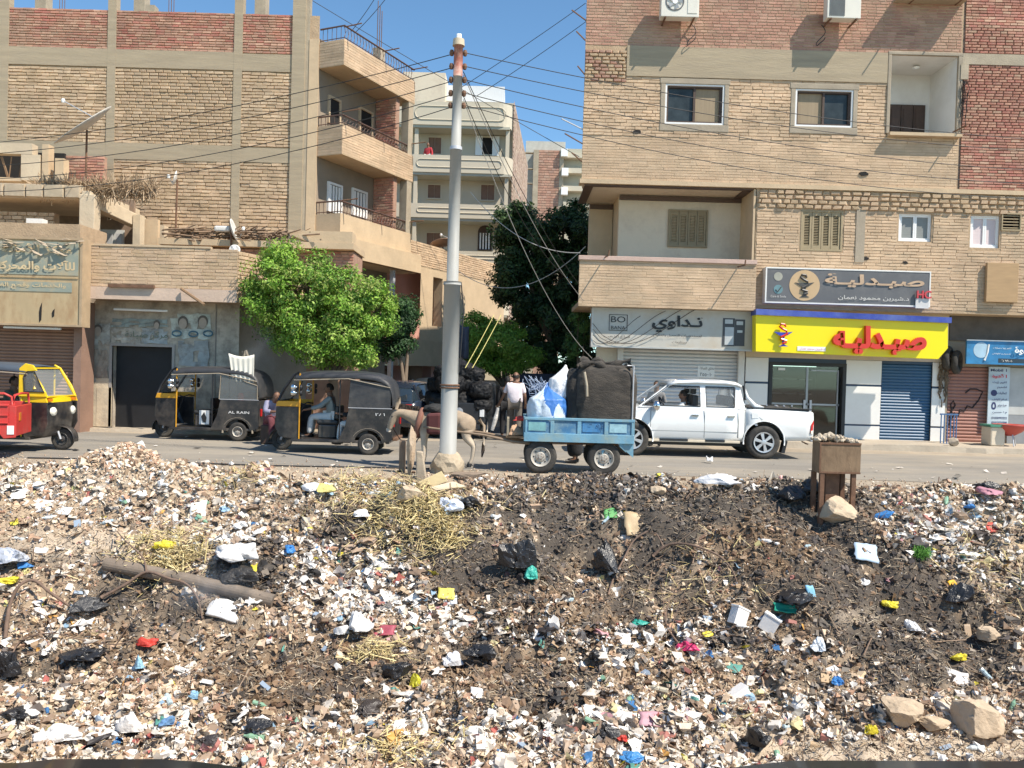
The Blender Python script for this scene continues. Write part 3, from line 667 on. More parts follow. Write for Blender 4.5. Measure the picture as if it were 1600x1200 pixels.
for (q, q2, q3) in (((1130, 497, 1147, 541), (1133, 499, 1145, 506), (1133, 511, 1146, 539)), ((1149, 499, 1163, 541), (1151, 502, 1161, 508), (1152, 516, 1160, 520))):
 MB().px(SG, q, -.012, .003).build('printed_phone', mat('print_dark', (.06, .06, .065), .5), s1); MB().px(SG, q2, .003, .0045).build('printed_lens', mat('print_light', (.5, .52, .52), .5), s1); MB().px(SG, q3, .003, .0045).build('printed_screen', mat('print_light'), s1)
b = MB()
for k in range(4):
 x0, y0 = 926, 505 + k * 9; x1, y1 = 1120 - k * 40, 470 + k * 8
 b.tube([SG.pt(*SG.hit(x0 + (x1 - x0) * t, y0 + (y1 - y0) * t + (55 - k * 12) * math.sin(math.pi * t) ** .8 * (1 - t) * 1.3, .05), .05 + .03 * k) for t in np.linspace(0, 1, 14)], .008, 4)
tag(recenter(b.build('sagging_wire', M_wire)), 'thin dark wires sagging across the grey and cream shop sign', 'wire')
DS = front(22.9)
M_ds = mat('charcoal_sign_face', (.115, .115, .12), .5, .08, 1.5, dirt=(.17, .165, .16), damt=.5, dsc=2)
M_gold = mat('gold_print', (.52, .36, .20), .5, .06, 3); M_tan = mat('tan_letters', (.50, .35, .23), .5)
s2 = board('shop_sign', 'charcoal pharmacy sign with a gold bowl and snake disc on the brick wall', (1197, 417, 1453, 480), DS, -.28, 0, M_ds, True, mat('white_frame', (.72, .71, .68), .5), .035)
text('صيـدليـة', DS, (1289, 427, 1444, 452), 0, M_tan, s2, bold=.03); text('د.شيرين محمود نعمان', DS, (1309, 461, 1420, 472), 0, mat('pale_letters', (.55, .53, .49), .5), s2, bold=.01)
disc(DS, 1257, 446, .42, -.01, M_gold, s2, 'gold_disc'); snakecup(DS, 1257, 445, 15, .0, mat('dark_print', (.07, .065, .06), .5), mat('dark_print'), s2)
disc(DS, 1216, 432, .12, -.01, mat('grey_print', (.35, .34, .28), .5), s2, 'round_mark', 16); disc(DS, 1216, 452, .125, -.01, mat('teal_print', (.14, .25, .27), .5), s2, 'round_mark', 16)
strokes(DS, [(1212, 452), (1215, 456), (1221, 448)], .014, .0, mat('dark_print'), s2, 'tick_mark'); text('Care & Smile', DS, (1204, 461, 1228, 465), 0, mat('pale_letters'), s2, ar=False)
s3 = thing('small_sign', 'little red HC letters fixed to the corner of the charcoal pharmacy sign', 'sign', DS.pt(*DS.hit(1441, 478), .05), world=True)
MB().px(DS, (1431, 466, 1451, 482), .0, .03).build('panel', mat('white_panel', (.6, .58, .56), .5), s3); text('HC', DS, (1432, 454, 1454, 467), .03, mat('red_letters', (.55, .06, .07), .4), s3, ar=False, ext=.05, bold=.02)
YS = front(22.75)
M_yel = mat('yellow_sign_face', (.86, .72, .0), .38, .02, 1, dirt=(.74, .62, .02), damt=.25, dsc=2)
s4 = thing('shop_sign', 'big bright yellow pharmacy sign with raised red Arabic letters and a blue top edge', 'sign', YS.pt(*YS.hit(1330, 558), -.2), world=True)
TL, TR = YS.hit(1181, 492), YS.hit(1481, 506); BL, BR_ = YS.hit(1181, 549), YS.hit(1466, 561); RM = YS.hit(1481, 544)
pts = [YS.pt(BL[0], BL[1]), YS.pt(BR_[0], BR_[1]), YS.pt(RM[0], RM[1]), YS.pt(TR[0], TR[1] + .02), YS.pt(TL[0], TL[1])]
MB().prism(pts, YS.n * -.35).build('panel', M_yel, s4)
a0, z1 = YS.hit(1180, 484); a1, z0 = YS.hit(1484, 505); z0_ = TL[1]
b = MB(); P = YS.pt
b.hexa([P(a0, z0_ , .10), P(a1, TR[1] + .02, .10), P(a1, TR[1] + .02, -.4), P(a0, z0_, -.4), P(a0, z0_ + .16, .10), P(a1, TR[1] + .17, .10), P(a1, TR[1] + .17, -.4), P(a0, z0_ + .16, -.4)])
b.build('top_strip', mat('blue_strip', (.035, .06, .34), .4, .2, 1.2, dirt=(.2, .26, .5), damt=.5, dsc=.8), s4)
M_redl2 = mat('red_acrylic', (.62, .035, .02), .3, .04, 2)
text('صيـدليـه', YS, (1300, 508, 1444, 556), 0, M_redl2, s4, 'raised_letters', ext=.12, bold=.045)
MB().px(YS, (1246, 541, 1290, 549), 0, .012).build('name_plate', M_paintw, s4); text('د.شيرين محمود نعمان', YS, (1249, 543, 1288, 548), .012, mat('magenta_letters', (.5, .02, .2), .5), s4)
snakecup(YS, 1224, 522, 15, .08, mat('blue_acrylic', (.03, .05, .45), .35), M_redl2, s4)
BN = front(23.55)
s5 = board('banner', 'blue workshop banner with white lettering hanging over the rusty shutter', (1511, 532, 1680, 573), BN, -.06, 0, mat('blue_banner', (.03, .20, .42), .5, .25, 1.6, dirt=(.03, .06, .09), damt=.7, dsc=1.2))
MB().px(BN, (1511, 532, 1680, 535), .0, .02).build('batten', M_paintw, s5); MB().px(BN, (1560, 560, 1680, 570), 0, .003).build('dark_band', mat('banner_dark', (.02, .04, .06), .5), s5)
text('وة الأخوة', BN, (1584, 539, 1640, 556), 0, M_paintw, s5, bold=.03); text('تغيير زيوت سيارات', BN, (1551, 542, 1580, 546), 0, M_paintw, s5); text('شحوم و كاوتش', BN, (1550, 551, 1579, 555), 0, M_paintw, s5)
text('٠١٠٠٩٩٨٦', BN, (1564, 562, 1582, 566), .003, M_paintw, s5)
disc(BN, 1533, 547, .22, .0, mat('banner_pale', (.35, .5, .62), .5), s5, 'printed_can'); strokes(BN, [(1545, 538), (1543, 550), (1538, 563)], .03, .004, M_paintw, s5, 'printed_swoosh')
PN = front(24.0)
s6 = board('poster', 'tall pale workshop poster with red and black lines of writing beside the rusty shutter', (1546, 573, 1575, 664), PN, -.03, .01, mat('poster_face', (.52, .60, .64), .5, .1, 2))
M_navy = mat('navy_letters', (.03, .035, .12), .5)
text('Mobil 1', PN, (1548, 576, 1573, 581), .01, M_navy, s6, ar=False, bold=.02); text('الأخوة', PN, (1549, 584, 1573, 592), .01, mat('red_print', (.6, .03, .05), .5), s6, bold=.03)
for (t_, y) in (('تغيير زيت', 595), ('تشحيم', 603), ('كماليات', 612), ('اسلام كاوتش', 622), ('عمرة موتور', 631), ('م / حسين', 642)): text(t_, PN, (1558 if y in (603, 612, 631) else 1550, y, 1573, y + 5), .01, M_navy, s6, bold=.015)
text('01000992222', PN, (1549, 651, 1573, 655), .01, M_navy, s6, ar=False, bold=.02); text('01012574200', PN, (1549, 658, 1573, 662), .01, M_navy, s6, ar=False, bold=.02); text('٥', PN, (1549, 628, 1556, 640), .01, M_navy, s6, bold=.03)
disc(PN, 1553, 614, .09, .011, M_navy, s6, 'printed_tyre', 16)
M_tyre = mat('tyre_rubber', (.035, .033, .031), .85, .15, 6, .2, 40, dirt=(.14, .12, .095), damt=.5, dsc=3)
def torus(c, R_, r, ax, squash=1, n=28, k=10):
 b = MB(); c = Vector(c); ax = Vector(ax).normalized(); u = ax.orthogonal().normalized(); w = ax.cross(u); vs = []; fs = []
 for i in range(n):
  q = 2 * math.pi * i / n; d = u * math.cos(q) + w * math.sin(q)
  for j in range(k):
   p = 2 * math.pi * j / k; vs.append(c + d * (R_ + r * math.cos(p)) + ax * r * squash * math.sin(p))
 for i in range(n):
  for j in range(k): fs.append((i * k + j, i * k + (j + 1) % k, ((i + 1) % n) * k + (j + 1) % k, ((i + 1) % n) * k + j))
 return b.add(vs, fs)
for (px, py, lab) in ((1482, 559, 'old tyre hanging beside the yellow sign, the left one nearest its edge'), (1496, 566, 'old tyre hanging lower and to the right of another tyre next to the rusty shutter')):
 a, z = G.hit(px, py, .2); o = torus(G.pt(a, z, .16), .26, .09, (.75, -.65, 0), 1.1).build('tyre', M_tyre, smooth=True); tag(recenter(o), lab, 'tyre', 'tyres hanging beside the yellow sign')
b = MB()
for k in range(22):
 a, z = G.hit(1470 + random.uniform(0, 14), 560 + random.uniform(-6, 25), .1); pts = [G.pt(a + random.uniform(-.06, .06), z - j * .14, .08 + random.uniform(-.05, .05)) for j in range(random.randint(3, 8))]; b.tube(pts, random.uniform(.01, .022), 4)
tag(recenter(b.build('dry_rope_bundle', mat('dirty_rope', (.17, .125, .085), .95, .3, 8))), 'frayed bundle of old rope and rags hanging under the tyres by the yellow sign', 'rope')
bar = thing('barrier', 'blue upright barred metal barrier standing in front of the rusty shutter', 'barrier', at(1484, 700, 23.6), world=True)
M_blu = mat('blue_bar_paint', (.07, .15, .30), .5, .2, 5)
FN = front(23.4)
for px in (1471, 1476, 1481, 1486, 1491, 1495):
 a, z1 = FN.hit(px, 646 + random.uniform(-1, 3)); MB().tube([FN.pt(a, .15), FN.pt(a, z1)], .018, 6).build('bar', M_blu, bar)
for py in (647, 694): a0, z = FN.hit(1469, py); a1 = FN.hit(1497, py)[0]; MB().pbox(FN, a0, a1, z - .02, z + .02, -.02, .02).build('rail', M_blu, bar)
tb = thing('stall_table', 'stone stand with a green top and red metal basin at the pavement right edge', 'table', at(1575, 702, 23.0), world=True)
TBp = front(23.0); a0, a1, z0, z1 = TBp.rect((1549, 667, 1570, 699)); P = TBp.pt
MB().pbox(TBp, a0, a1, .15, z1, -.5, 0).build('stone_block', M_cream, tb, bevel=.03); MB().pbox(TBp, a0 - .05, a1 + .2, z1 + .005, z1 + .06, -.5, .05).build('green_top', mat('green_cloth', (.06, .22, .15), .7), tb)
c = P(*TBp.hit(1585, 665), -.2); b = MB(); b.lathe([(.10, -.30), (.30, -.18), (.44, -.02), (.46, .02), (.43, .02), (.28, -.14), (.0, -.2)], c, 'z', 20); b.build('basin', mat('red_basin', (.42, .06, .045), .5, .1, 4), tb, smooth=True)
for k in range(3):
 q = k * 2.1 + .4; MB().tube([c + Vector((.16 * math.cos(q), .16 * math.sin(q), -.25)), Vector((c.x + .26 * math.cos(q), c.y + .26 * math.sin(q), .15))], .018, 6).build('leg', M_steel, tb)
o = MB().px(U, (1543, 410, 1590, 473), .04, .14).build('plywood_board', mat('plywood', (.40, .26, .135), .75, .1, 2, stretch=(1, 1, 6)), bevel=.01); tag(recenter(o), 'square tan plywood board fixed on the brick wall right of the charcoal sign', 'board')
def rock(name, c, s, m, seed=0, sub=3, amp=.35, flat=1.0):
 v, f = ico(sub); v = v.copy(); nn = fbm(v[:, 0] * 1.3 + seed, v[:, 1] * 1.3 + seed * 2.3, v[:, 2] * 1.3 + 9, 3)
 v *= (1 + amp * (nn - .5) * 2)[:, None]; rg = np.random.default_rng(seed)
 for _ in range(22):
  q = rg.normal(0, 1, 3); q /= np.linalg.norm(q); v = v - np.maximum(0, v @ q - rg.uniform(.5, .85))[:, None] * q * .95
 nn = fbm(v[:, 0] * 4 + seed, v[:, 1] * 4, v[:, 2] * 4, 2); v *= (1 + .16 * (nn - .5))[:, None]; nn = np.abs(fbm(v[:, 0] * 2.5 + seed, v[:, 1] * 2.5, v[:, 2] * 2.5 + 4, 4) - .5); v *= (1 - .25 * nn)[:, None]
 return npmesh(name, v * np.array(s) + np.array(c), f, m, smooth=False)
o = rock('rock', at(1489, 697, 22.5) + Vector((0, 0, .1)), (.22, .16, .16), mat('pale_rock', (.42, .35, .27), .95, .2, 6, .5, 20), 5); tag(recenter(o), 'pale rough rock lying on the kerb before the rusty shutter', 'rock')
def aircon(q, label, grille):
 Y = 22.65; pl = front(Y); a0, a1, z0, z1 = pl.rect(q); t = thing('air_conditioner', label, 'air conditioner', pl.pt((a0 + a1) / 2, z0, -.15), world=True, group='air conditioners on the brick wall')
 body = MB().pbox(pl, a0, a1, z0, z1, -.3, 0).build('casing', mat('ac_casing', (.66, .63, .55), .5, .04, 3), t, bevel=.015)
 w = a1 - a0; cx = a0 + w * .36; cz = (z0 + z1) / 2
 if grille == 'fan':
  MB().lathe([(.25, .012), (.25, -.012), (.22, -.012), (.22, .005)], pl.pt(cx, cz, 0), 'y', 28, False).build('fan_ring', mat('ac_dark', (.10, .10, .10), .5), t)
  for k in range(5):
   q_ = k * 1.257; P = pl.pt; o = MB().quad(P(cx + .06 * math.cos(q_), cz + .06 * math.sin(q_), .02), P(cx + .21 * math.cos(q_ - .3), cz + .21 * math.sin(q_ - .3), .016), P(cx + .21 * math.cos(q_ + .25), cz + .21 * math.sin(q_ + .25), .03), P(cx + .06 * math.cos(q_ + .9), cz + .06 * math.sin(q_ + .9), .024)).build('fan_blade', mat('ac_blade', (.35, .36, .37), .4), t)
  MB().lathe([(.07, -.03), (.065, -.01), (.07, 0)], pl.pt(cx, cz, .0), 'y', 20).build('fan_hub', M_paintw, t)
  MB().pbox(pl, a1 - w * .3, a1 - .05, z0 + .1, z1 - .06, 0, .012).build('service_cover', mat('ac_casing'), t)
 else:
  for k in range(14):
   x = a0 + .07 + k * .03; MB().pbox(pl, x, x + .012, z0 + .06, z1 - .06, 0, .014).build('fin', mat('ac_dark'), t)
 for s in (.12, .88):
  x = a0 + w * s; MB().pbox(pl, x - .02, x + .02, z0 - .04, z0 - .004, -.55, .03).build('bracket', M_rust, t)
 P = pl.pt; sx = a1 - .1 if grille == 'fan' else a0
 pts = [P(sx + .12 * math.sin(k * .6) * (1 if k else 0), z0 - .02 - .07 * k if k < 9 else z0 - .6 + .06 * (k - 9), -.42) for k in range(14)]
 MB().tube(pts, .012, 5).build('hose', M_wire, t)
aircon((1034, -22, 1092, 27), 'white air conditioner with a round fan, the left one high on the brick wall', 'fan')
aircon((1294, -24, 1345, 29), 'white air conditioner with a square grille, the right one high on the brick wall', 'grille')
# ==== tall building on the left
L = front(26.0)
LB = thing('apartment_building', 'tall unfinished building with concrete frame, lumpy mud brick panels and side balconies at the left', 'building', (-11, 26.2, 0), world=True)
aR = L.hit(481, 200)[0]; aE = L.hit(496, 200)[0]; AL = -24; ztp = L.hit(250, 18)[1]; P = L.pt
colsx = [(-22.6, -22.1), (L.hit(0, 200)[0] - .1, L.hit(13, 200)[0]), (L.hit(167, 200)[0], L.hit(180, 200)[0]), (L.hit(364, 200)[0], L.hit(377, 200)[0]), (L.hit(455, 200)[0], L.hit(475, 200)[0])]
zA1, zA0 = L.hit(230, 80)[1], L.hit(230, 106)[1]; zB1, zB0 = L.hit(300, 228)[1], L.hit(300, 250)[1]
wall(L, AL, aE, -.1, ztp, [], M_mudw, LB)
b = MB()
for i, (x0, x1) in enumerate(colsx): b.pbox(L, x0, x1, 0, 14.3 if i else 13, -.2, .06 if i < 4 else .10)
b.build('concrete_column', M_concs, LB)
MB().pbox(L, colsx[4][1], colsx[4][1] + .12, 0, 14.3, -.2, .02).build('column_edge', M_conc, LB)
for i, (z0, z1) in enumerate(((zA0, zA1), (zB0, zB1))):
 b = MB(); xs = [AL] + [v for c in colsx for v in c]
 for j in range(0, len(xs) - 1, 2): b.pbox(L, xs[j] + .001, xs[j + 1] - .001, z0 - random.uniform(0, .05), z1 + random.uniform(-.02, .03), -.1, .055)
 b.build('floor_beam', M_concs, LB)
MB().pbox(L, colsx[4][1] + .12, aE, 0, zA1 + .5, -.3, .04).build('rendered_strip', M_plas, LB)
blk = [(AL - 1, 30, z0 - .03, z1 + .01) for z0, z1 in ((zA0, zA1), (zB0, zB1))] + [(x0, x1, -1, 20) for x0, x1 in colsx]
masonry(L, courses(AL, colsx[4][0], zA1 + .02, ztp, blk, .24, .082, .014), 0, RED[:2] + REDD[:2] + [(.52, .30, .21)], M_brick, LB, out=.035, rough=.009, singles=0, stuffname='parapet_brickwork', zj=.008)
masonry(L, courses(AL, colsx[4][0], zB1 + .02, zA0 - .05, blk, .26, .10, .02), 0, MUD, M_brick, LB, name='mud_brick', out=.04, rough=.014, singles=295, pick=(L.hit(280, 150)), stuffname='mud_brickwork', chamfer=.12, zj=.012)
masonry(L, courses(AL, colsx[4][0], 2.8, zB0 - .03, blk, .3, .11, .018), 0, MUD, M_brick, LB, out=.04, rough=.016, stuffname='lower_brickwork', chamfer=.14, zj=.014)
for (px, w_) in ((22, .35), (183, .35), (380, .35)):
 x = L.hit(px, 20)[0]; MB().pbox(L, x, x + w_, ztp - .6, 14.3, -1.5, -1.1).build('roof_post', M_conc, LB)
MB().pbox(L, *L.hit(222, 16)[:1], L.hit(237, 16)[0], ztp, L.hit(230, 3)[1], -.5, -.2).build('roof_post', M_conc, LB)
b = MB()
for px in (88, 92, 96, 260, 264, 268, 152, 302):
 x, z = L.hit(px, 12 if px in (152, 302) else -8); b.tube([P(x, ztp - .1, -.2), P(x, z, -.2)], .012, 4)
b.build('starter_bar', M_rust, LB)
core = MB().pbox(L, AL, aE - .35, -.1, ztp - .4, -12, -.02); core.build('core', M_plasg, LB)
sdir = Vector((.419, .908, 0)).normalized(); cor = P(aE, 0, 0)
SW = Pl((cor.x, cor.y), (sdir.x, sdir.y)); LEN = 4.1; Q = SW.pt
zroof = SW.hit(500, 60, 0)[1]
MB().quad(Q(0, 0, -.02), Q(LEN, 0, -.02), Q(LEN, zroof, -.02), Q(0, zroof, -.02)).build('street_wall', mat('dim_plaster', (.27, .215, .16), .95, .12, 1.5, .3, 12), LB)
MB().quad(Q(LEN, 0, -.02), Q(LEN, 0, -8), Q(LEN, zroof, -8), Q(LEN, zroof, -.02)).build('rear_wall', M_plas, LB)
BW = .95
zz = [SW.hit(516, y, BW / 2)[1] for y in (62, 103, 196, 243, 335, 372)]
M_rail = mat('railing', (.10, .055, .04), .6, .1, 5)
def bal_(zt_, zb_, name, m, brick=True):
 t = MB(); th = .1
 t.pbox(SW, -.0, LEN, zb_, zb_ + .14, -.01, BW)
 t.pbox(SW, .001, th, zb_ + .141, zt_, -.01, BW - .001); t.pbox(SW, th + .001, LEN, zb_ + .141, zt_, BW - th, BW - .002)
 o = t.build('balcony', m, LB)
 if brick:
  E_ = Pl(tuple(Q(0, 0, 0))[:2], (SW.n.x, SW.n.y))
  masonry(E_, courses(.0, BW, zb_ + .02, zt_, [], .6, .085, .006), 0, MUDP, M_brick, o, out=.006, rough=.003, stuffname='end_brickwork', chamfer=.08)
  masonry(SW, courses(0, LEN, zb_ + .02, zt_, [], .6, .085, .006), BW, MUDP, M_brick, o, out=.006, rough=.003, stuffname='side_brickwork', chamfer=.08)
 return o
def rail(zt_, par, h=.42, fancy=True):
 b = MB(); b.tube([Q(.05, zt_ + h, .0), Q(.05, zt_ + h, BW - .05), Q(LEN, zt_ + h, BW - .05)], .028, 6); b.tube([Q(.05, zt_ + .06, .0), Q(.05, zt_ + .06, BW - .05), Q(LEN, zt_ + .06, BW - .05)], .015, 5)
 b.build('handrail', M_rail, par); b = MB()
 for i in range(int(LEN / .16)):
  a = .05 + i * .16; b.tube([Q(a, zt_, BW - .05), Q(a + (.05 if fancy else 0), zt_ + h / 2, BW - .05), Q(a, zt_ + h, BW - .05)], .009, 4)
  if fancy: b.tube([Q(a, zt_ + .1, BW - .05), Q(a + .12, zt_ + h - .08, BW - .05)], .008, 4)
 for i in range(5): b.tube([Q(.05, zt_, .1 + i * .17), Q(.05, zt_ + h, .1 + i * .17)], .009, 4)
 b.build('baluster', M_rail, par)
o1 = bal_(zz[0], zz[1], '', M_plas); rail(zz[0], o1); o2 = bal_(zz[2], zz[3], '', M_plas); rail(zz[2], o2, .30)
o3 = bal_(zz[4], zz[5], '', M_plas, False); rail(zz[4], o3, .38)
for (zt_, par) in ((zz[0], o1), (zz[2], o2), (zz[4], o3)):
 for a in (.1, 2.2, LEN - .1): MB().tube([Q(a, zt_ + .4, BW - .1), Q(a, zt_ + .42, BW + .55)], .02, 5).build('line_bracket', M_rust, par)
def opening(q, m=None, slats=False, fr=M_plas):
 a0, a1, z0, z1 = SW.rect(q, 0); z0 = max(z0, 0)
 f = MB(); t = .07
 for r in ((a0, a1, z1 - t, z1), (a0, a0 + t, z0, z1 - t), (a1 - t, a1, z0, z1 - t)): f.pbox(SW, *r, -.1, .05)
 w_ = f.build('window', fr, LB); MB().pbox(SW, a0 + t, a1 - t, z0, z1 - t, -.03, .004).build('dark_opening', m or M_dark, w_)
 if slats:
  n = 4; W_ = (a1 - a0 - 2 * t) / n
  for i in range(n): MB().pbox(SW, a0 + t + i * W_ + .02, a0 + t + (i + 1) * W_ - W_ * .3, z0, z1 - t - .02, .006, .035).build('shutter_leaf', M_paintw, w_)
opening((513, 148, 531, 200)); opening((561, 166, 581, 222)); opening((512, 283, 533, 336), slats=True, fr=M_pvc); opening((550, 293, 572, 342), slats=True, fr=M_pvc)
for (pa, z0, z1) in ((587, zz[3] + 1.0, zz[1]), (586, zz[5] + .8, zz[3])):
 a = SW.hit(pa, 200, 0)[0]; D_ = Pl(tuple(Q(a, 0, 0))[:2], (SW.n.x, SW.n.y)); b = MB(); b.pbox(D_, 0, .82, z0 - 1, z1 - .005, -.2, 0); w_ = b.build('party_wall', M_redl, LB)
 masonry(D_, courses(0, .82, z0 - .9, z1 - .05, [], .24, .085, .014), 0, RED, M_brick, w_, out=.02, stuffname='party_brickwork')
for (z0, z1) in ((zz[2], zz[1]), (zz[4], zz[3])): MB().pbox(SW, LEN - .35, LEN - .05, z0, z1, BW - .3, BW - .01).build('corner_column', M_conc, LB)
b = MB(); a, z = SW.hit(606, 60, .4); b.pbox(SW, a, a + .3, zz[0], zz[0] + 1.0, -.2, .1); b.build('roof_post', M_conc, LB); b = MB()
for k in (0, .13, .25): b.tube([Q(a + .03 + k, zz[0] + .9, -.05), Q(a + .03 + k, zz[0] + 2.6 - k, -.05)], .014, 4)
b.build('starter_bar', M_rust, LB)
b = MB(); z3 = SW.hit(560, 408, BW)[1]; b.pbox(SW, -.6, LEN + .3, z3, zz[5] - .005, -.1, BW + .25); b.build('cream_fascia', M_plas, LB)
b = MB(); a, z = SW.hit(613, 420, BW); b.pbox(SW, a, a + .12, 0, z3, BW - .1, BW + .05); b.build('steel_post', M_steel, LB)
MB().quad(Q(-2.2, z3 - .05, .2), Q(LEN, z3 - .05, .2), Q(LEN, z3 - .05, 1.2), Q(-2.2, z3 - .05, 1.2)).build('soffit', M_plas, LB)
# ==== low annex: roof edge with junk, red brick band (behind the tree)
K = front(24.4); P = K.pt
AN = thing('roof_annex', 'low flat red brick annex with a ragged mat roof edge behind the bright tree', 'building', P(K.hit(470, 500)[0], 0), world=True)
x0, x1 = K.hit(255, 390)[0], K.hit(553, 390)[0]; zt_, zb_ = K.hit(400, 366)[1], K.hit(400, 388)[1]
b = MB(); b.pbox(K, x0, x1, 0, zb_ - .02, -1.4, 0); b.build('wall', M_redl, AN)
masonry(K, courses(x0, x1, 3.3, zb_ - .03, [], .25, .085, .012), 0, RED + REDD, M_brick, AN, out=.02, stuffname='annex_brickwork')
b = MB(); b.pbox(K, x0, x1 + .05, zb_, zb_ + .18, -1.5, .35); b.pbox(K, K.hit(455, 380)[0], x1, zb_ + .181, zt_ + .1, -.3, .3); b.build('roof_slab', M_plas, AN)
b = MB()
for k in range(150):
 a = random.uniform(x0, x1 - 1.6); q = random.uniform(-.3, .3); l_ = random.uniform(.3, 1.1); b.tube([P(a, zb_ + .2 + random.uniform(-.05, .3), .1 + random.uniform(-.5, .3)), P(a + l_ * math.cos(q), zb_ + .2 + random.uniform(-.1, .45), .1 + random.uniform(-.4, .4))], random.uniform(.008, .03), 4)
stuff(b.build('roof_brushwood', mat('dry_brushwood', (.22, .15, .10), .95, .35, 9), AN))
b = MB(); b.pbox(K, K.hit(273, 380)[0], K.hit(304, 380)[0], K.hit(290, 391)[1], K.hit(290, 377)[1], .01, .06); b.build('small_window', M_redw, AN)
# ==== shop with the posters
F = front(21.8); O = front(20.9); P = F.pt
PS = thing('shop', 'derelict mud brick shop with faded posters around a dark doorway, left of the tree', 'shopfront', P(F.hit(230, 600)[0], 0), world=True)
xl, xr = F.hit(128, 600)[0], F.hit(372, 600)[0]; door = (176, 540, 267, 673); h = F.rect(door); h = (h[0], h[1], .08, h[3])
zso = O.hit(250, 469)[1]; zpt = O.hit(250, 389)[1]
M_post = mat('peeling_wall', (.46, .40, .32), .9, .2, 2.2, .6, 12, dirt=(.19, .16, .13), damt=.8, dsc=2.6)
wall(F, xl, xr, -.1, zso + .1, [h], M_post, PS, rev=.25)
MB().pbox(F, h[0], h[1], h[2], h[3], -.27, -.22).build('doorway_shade_panel', mat('doorway_shade', (.012, .012, .014), .7, .3, 2), PS)  # near-black sheet paints the shade inside the doorway
b = MB()
for r in ((h[0] - .07, h[0], .08, h[3] + .07), (h[1], h[1] + .07, .08, h[3] + .07), (h[0], h[1], h[3], h[3] + .07)): b.pbox(F, *r, -.05, .03)
b.build('door_frame', mat('grey_door_frame', (.33, .30, .27), .7), PS)
b = MB()
for q in ((130, 590, 172, 670), (152, 605, 174, 672)): a0, a1, z0, z1 = F.rect(q); b.pbox(F, a0, a1, max(.1, z0), z1, .0, .02 + .01 * (q[0] == 152))
b.build('sunlit_wall_patch', mat('sunlit_plaster', (.58, .48, .34), .9, .12, 2, .5, 14, dirt=(.36, .30, .23), damt=.7, dsc=2.5), PS)  # paler panels paint the sunlit lower wall left of the doorway
pcols = [((136, 505, 172, 540), (.42, .42, .38)), ((175, 498, 262, 512), (.30, .36, .34)), ((176, 513, 220, 537), (.45, .42, .36)), ((222, 513, 262, 537), (.38, .42, .42)), ((268, 490, 330, 530), (.52, .56, .50)), ((280, 531, 326, 574), (.34, .36, .35)), ((272, 576, 300, 590), (.36, .34, .29)), ((141, 545, 168, 590), (.33, .28, .22))]
for i, (q, c) in enumerate(pcols):
 a0, a1, z0, z1 = F.rect(q); nx, nz = 6, 5; b = MB(); vs = []
 for j in range(nz + 1):
  for k in range(nx + 1): vs.append(P(a0 + (a1 - a0) * k / nx + random.uniform(-.03, .03) * (0 < k < nx or 1), z0 + (z1 - z0) * j / nz + random.uniform(-.03, .03), .012 + random.uniform(0, .03)))
 b.add(vs, [(j * (nx + 1) + k, j * (nx + 1) + k + 1, (j + 1) * (nx + 1) + k + 1, (j + 1) * (nx + 1) + k) for j in range(nz) for k in range(nx) if random.random() > .14])
 b.build('torn_poster', mat('poster_%s' % 'abcdefgh'[i], c, .85, .25, 4, dirt=(.17, .14, .11), damt=.75, dsc=3.2), PS)
M_face = mat('faded_face', (.40, .34, .28), .85, .12, 5); M_hair = mat('faded_hair', (.13, .115, .10), .85)
for (cx, cy, r) in ((286, 504, 8), (317, 503, 8), (153, 516, 7), (245, 507, 5)):
 rr = r / 59.5
 b = MB(); a, z = F.hit(cx, cy, .04); b.prism([P(a + rr * 1.0 * math.cos(q), z + .02 + rr * 1.15 * math.sin(q), .045) for q in np.linspace(0, 6.283, 15)[:-1]], F.n * .004); b.build('printed_hair', M_hair, PS)
 b = MB(); b.prism([P(a + rr * .78 * math.cos(q), z - .03 + rr * 1.05 * math.sin(q), .050) for q in np.linspace(0, 6.283, 15)[:-1]], F.n * .004); b.build('printed_face', M_face, PS)
b = MB()
for (px, py) in ((276, 521), (302, 522), (325, 521)):
 a, z = F.hit(px, py, .05); b.tube([P(a + .12 * math.cos(q), z + .07 * math.sin(q), .052) for q in np.linspace(0, 6.283, 12)], .02, 4)
b.build('printed_motorcycle', mat('faded_blue', (.10, .20, .26), .8), PS)
text('مركز صيانة', F, (196, 517, 262, 531), .05, mat('faded_green', (.16, .20, .15), .8), PS)
MB().tube([P(*F.hit(178, 483, .3), .3), P(*F.hit(262, 486, .3), .3)], .03, 8).build('strip_light', M_paintw, PS)
op0, op1 = O.hit(127, 430)[0], O.hit(371, 430)[0]; P = O.pt
b = MB(); b.pbox(O, op0, op1, zso, zpt, -.12, 0); b.pbox(O, op0, op1, zso + .02, zso + .14, -1.2, -.121); b.build('parapet', M_mudw, PS)
masonry(O, courses(op0, op1, zso + .3, zpt + .04, [], .3, .085, .008), 0, MUDP + MUD[:1], M_brick, PS, var=.05, out=.010, rough=.008, singles=0, stuffname='parapet_brickwork', chamfer=.12, zj=.008)
MB().pbox(O, op0, op1, zso - .01, zso + .3, 0, .035).build('parapet_edge', mat('pinkish_plaster', (.54, .41, .32), .9, .1, 1.5, .5, 10), PS)
MB().pbox(O, *[O.hit(p, 445)[0] for p in (172, 243)], O.hit(172, 449)[1], O.hit(172, 444)[1], .03, .12).build('iron_rail', M_rust, PS)
MB().pbox(O, *[O.hit(p, 380)[0] for p in (128, 330)], zpt + .04, zpt + .09, -.1, .03).build('coping', M_plas, PS)
c2 = P(op1, 0, 0); TW = Pl((c2.x, c2.y), (.36, .93)); Q2 = TW.pt
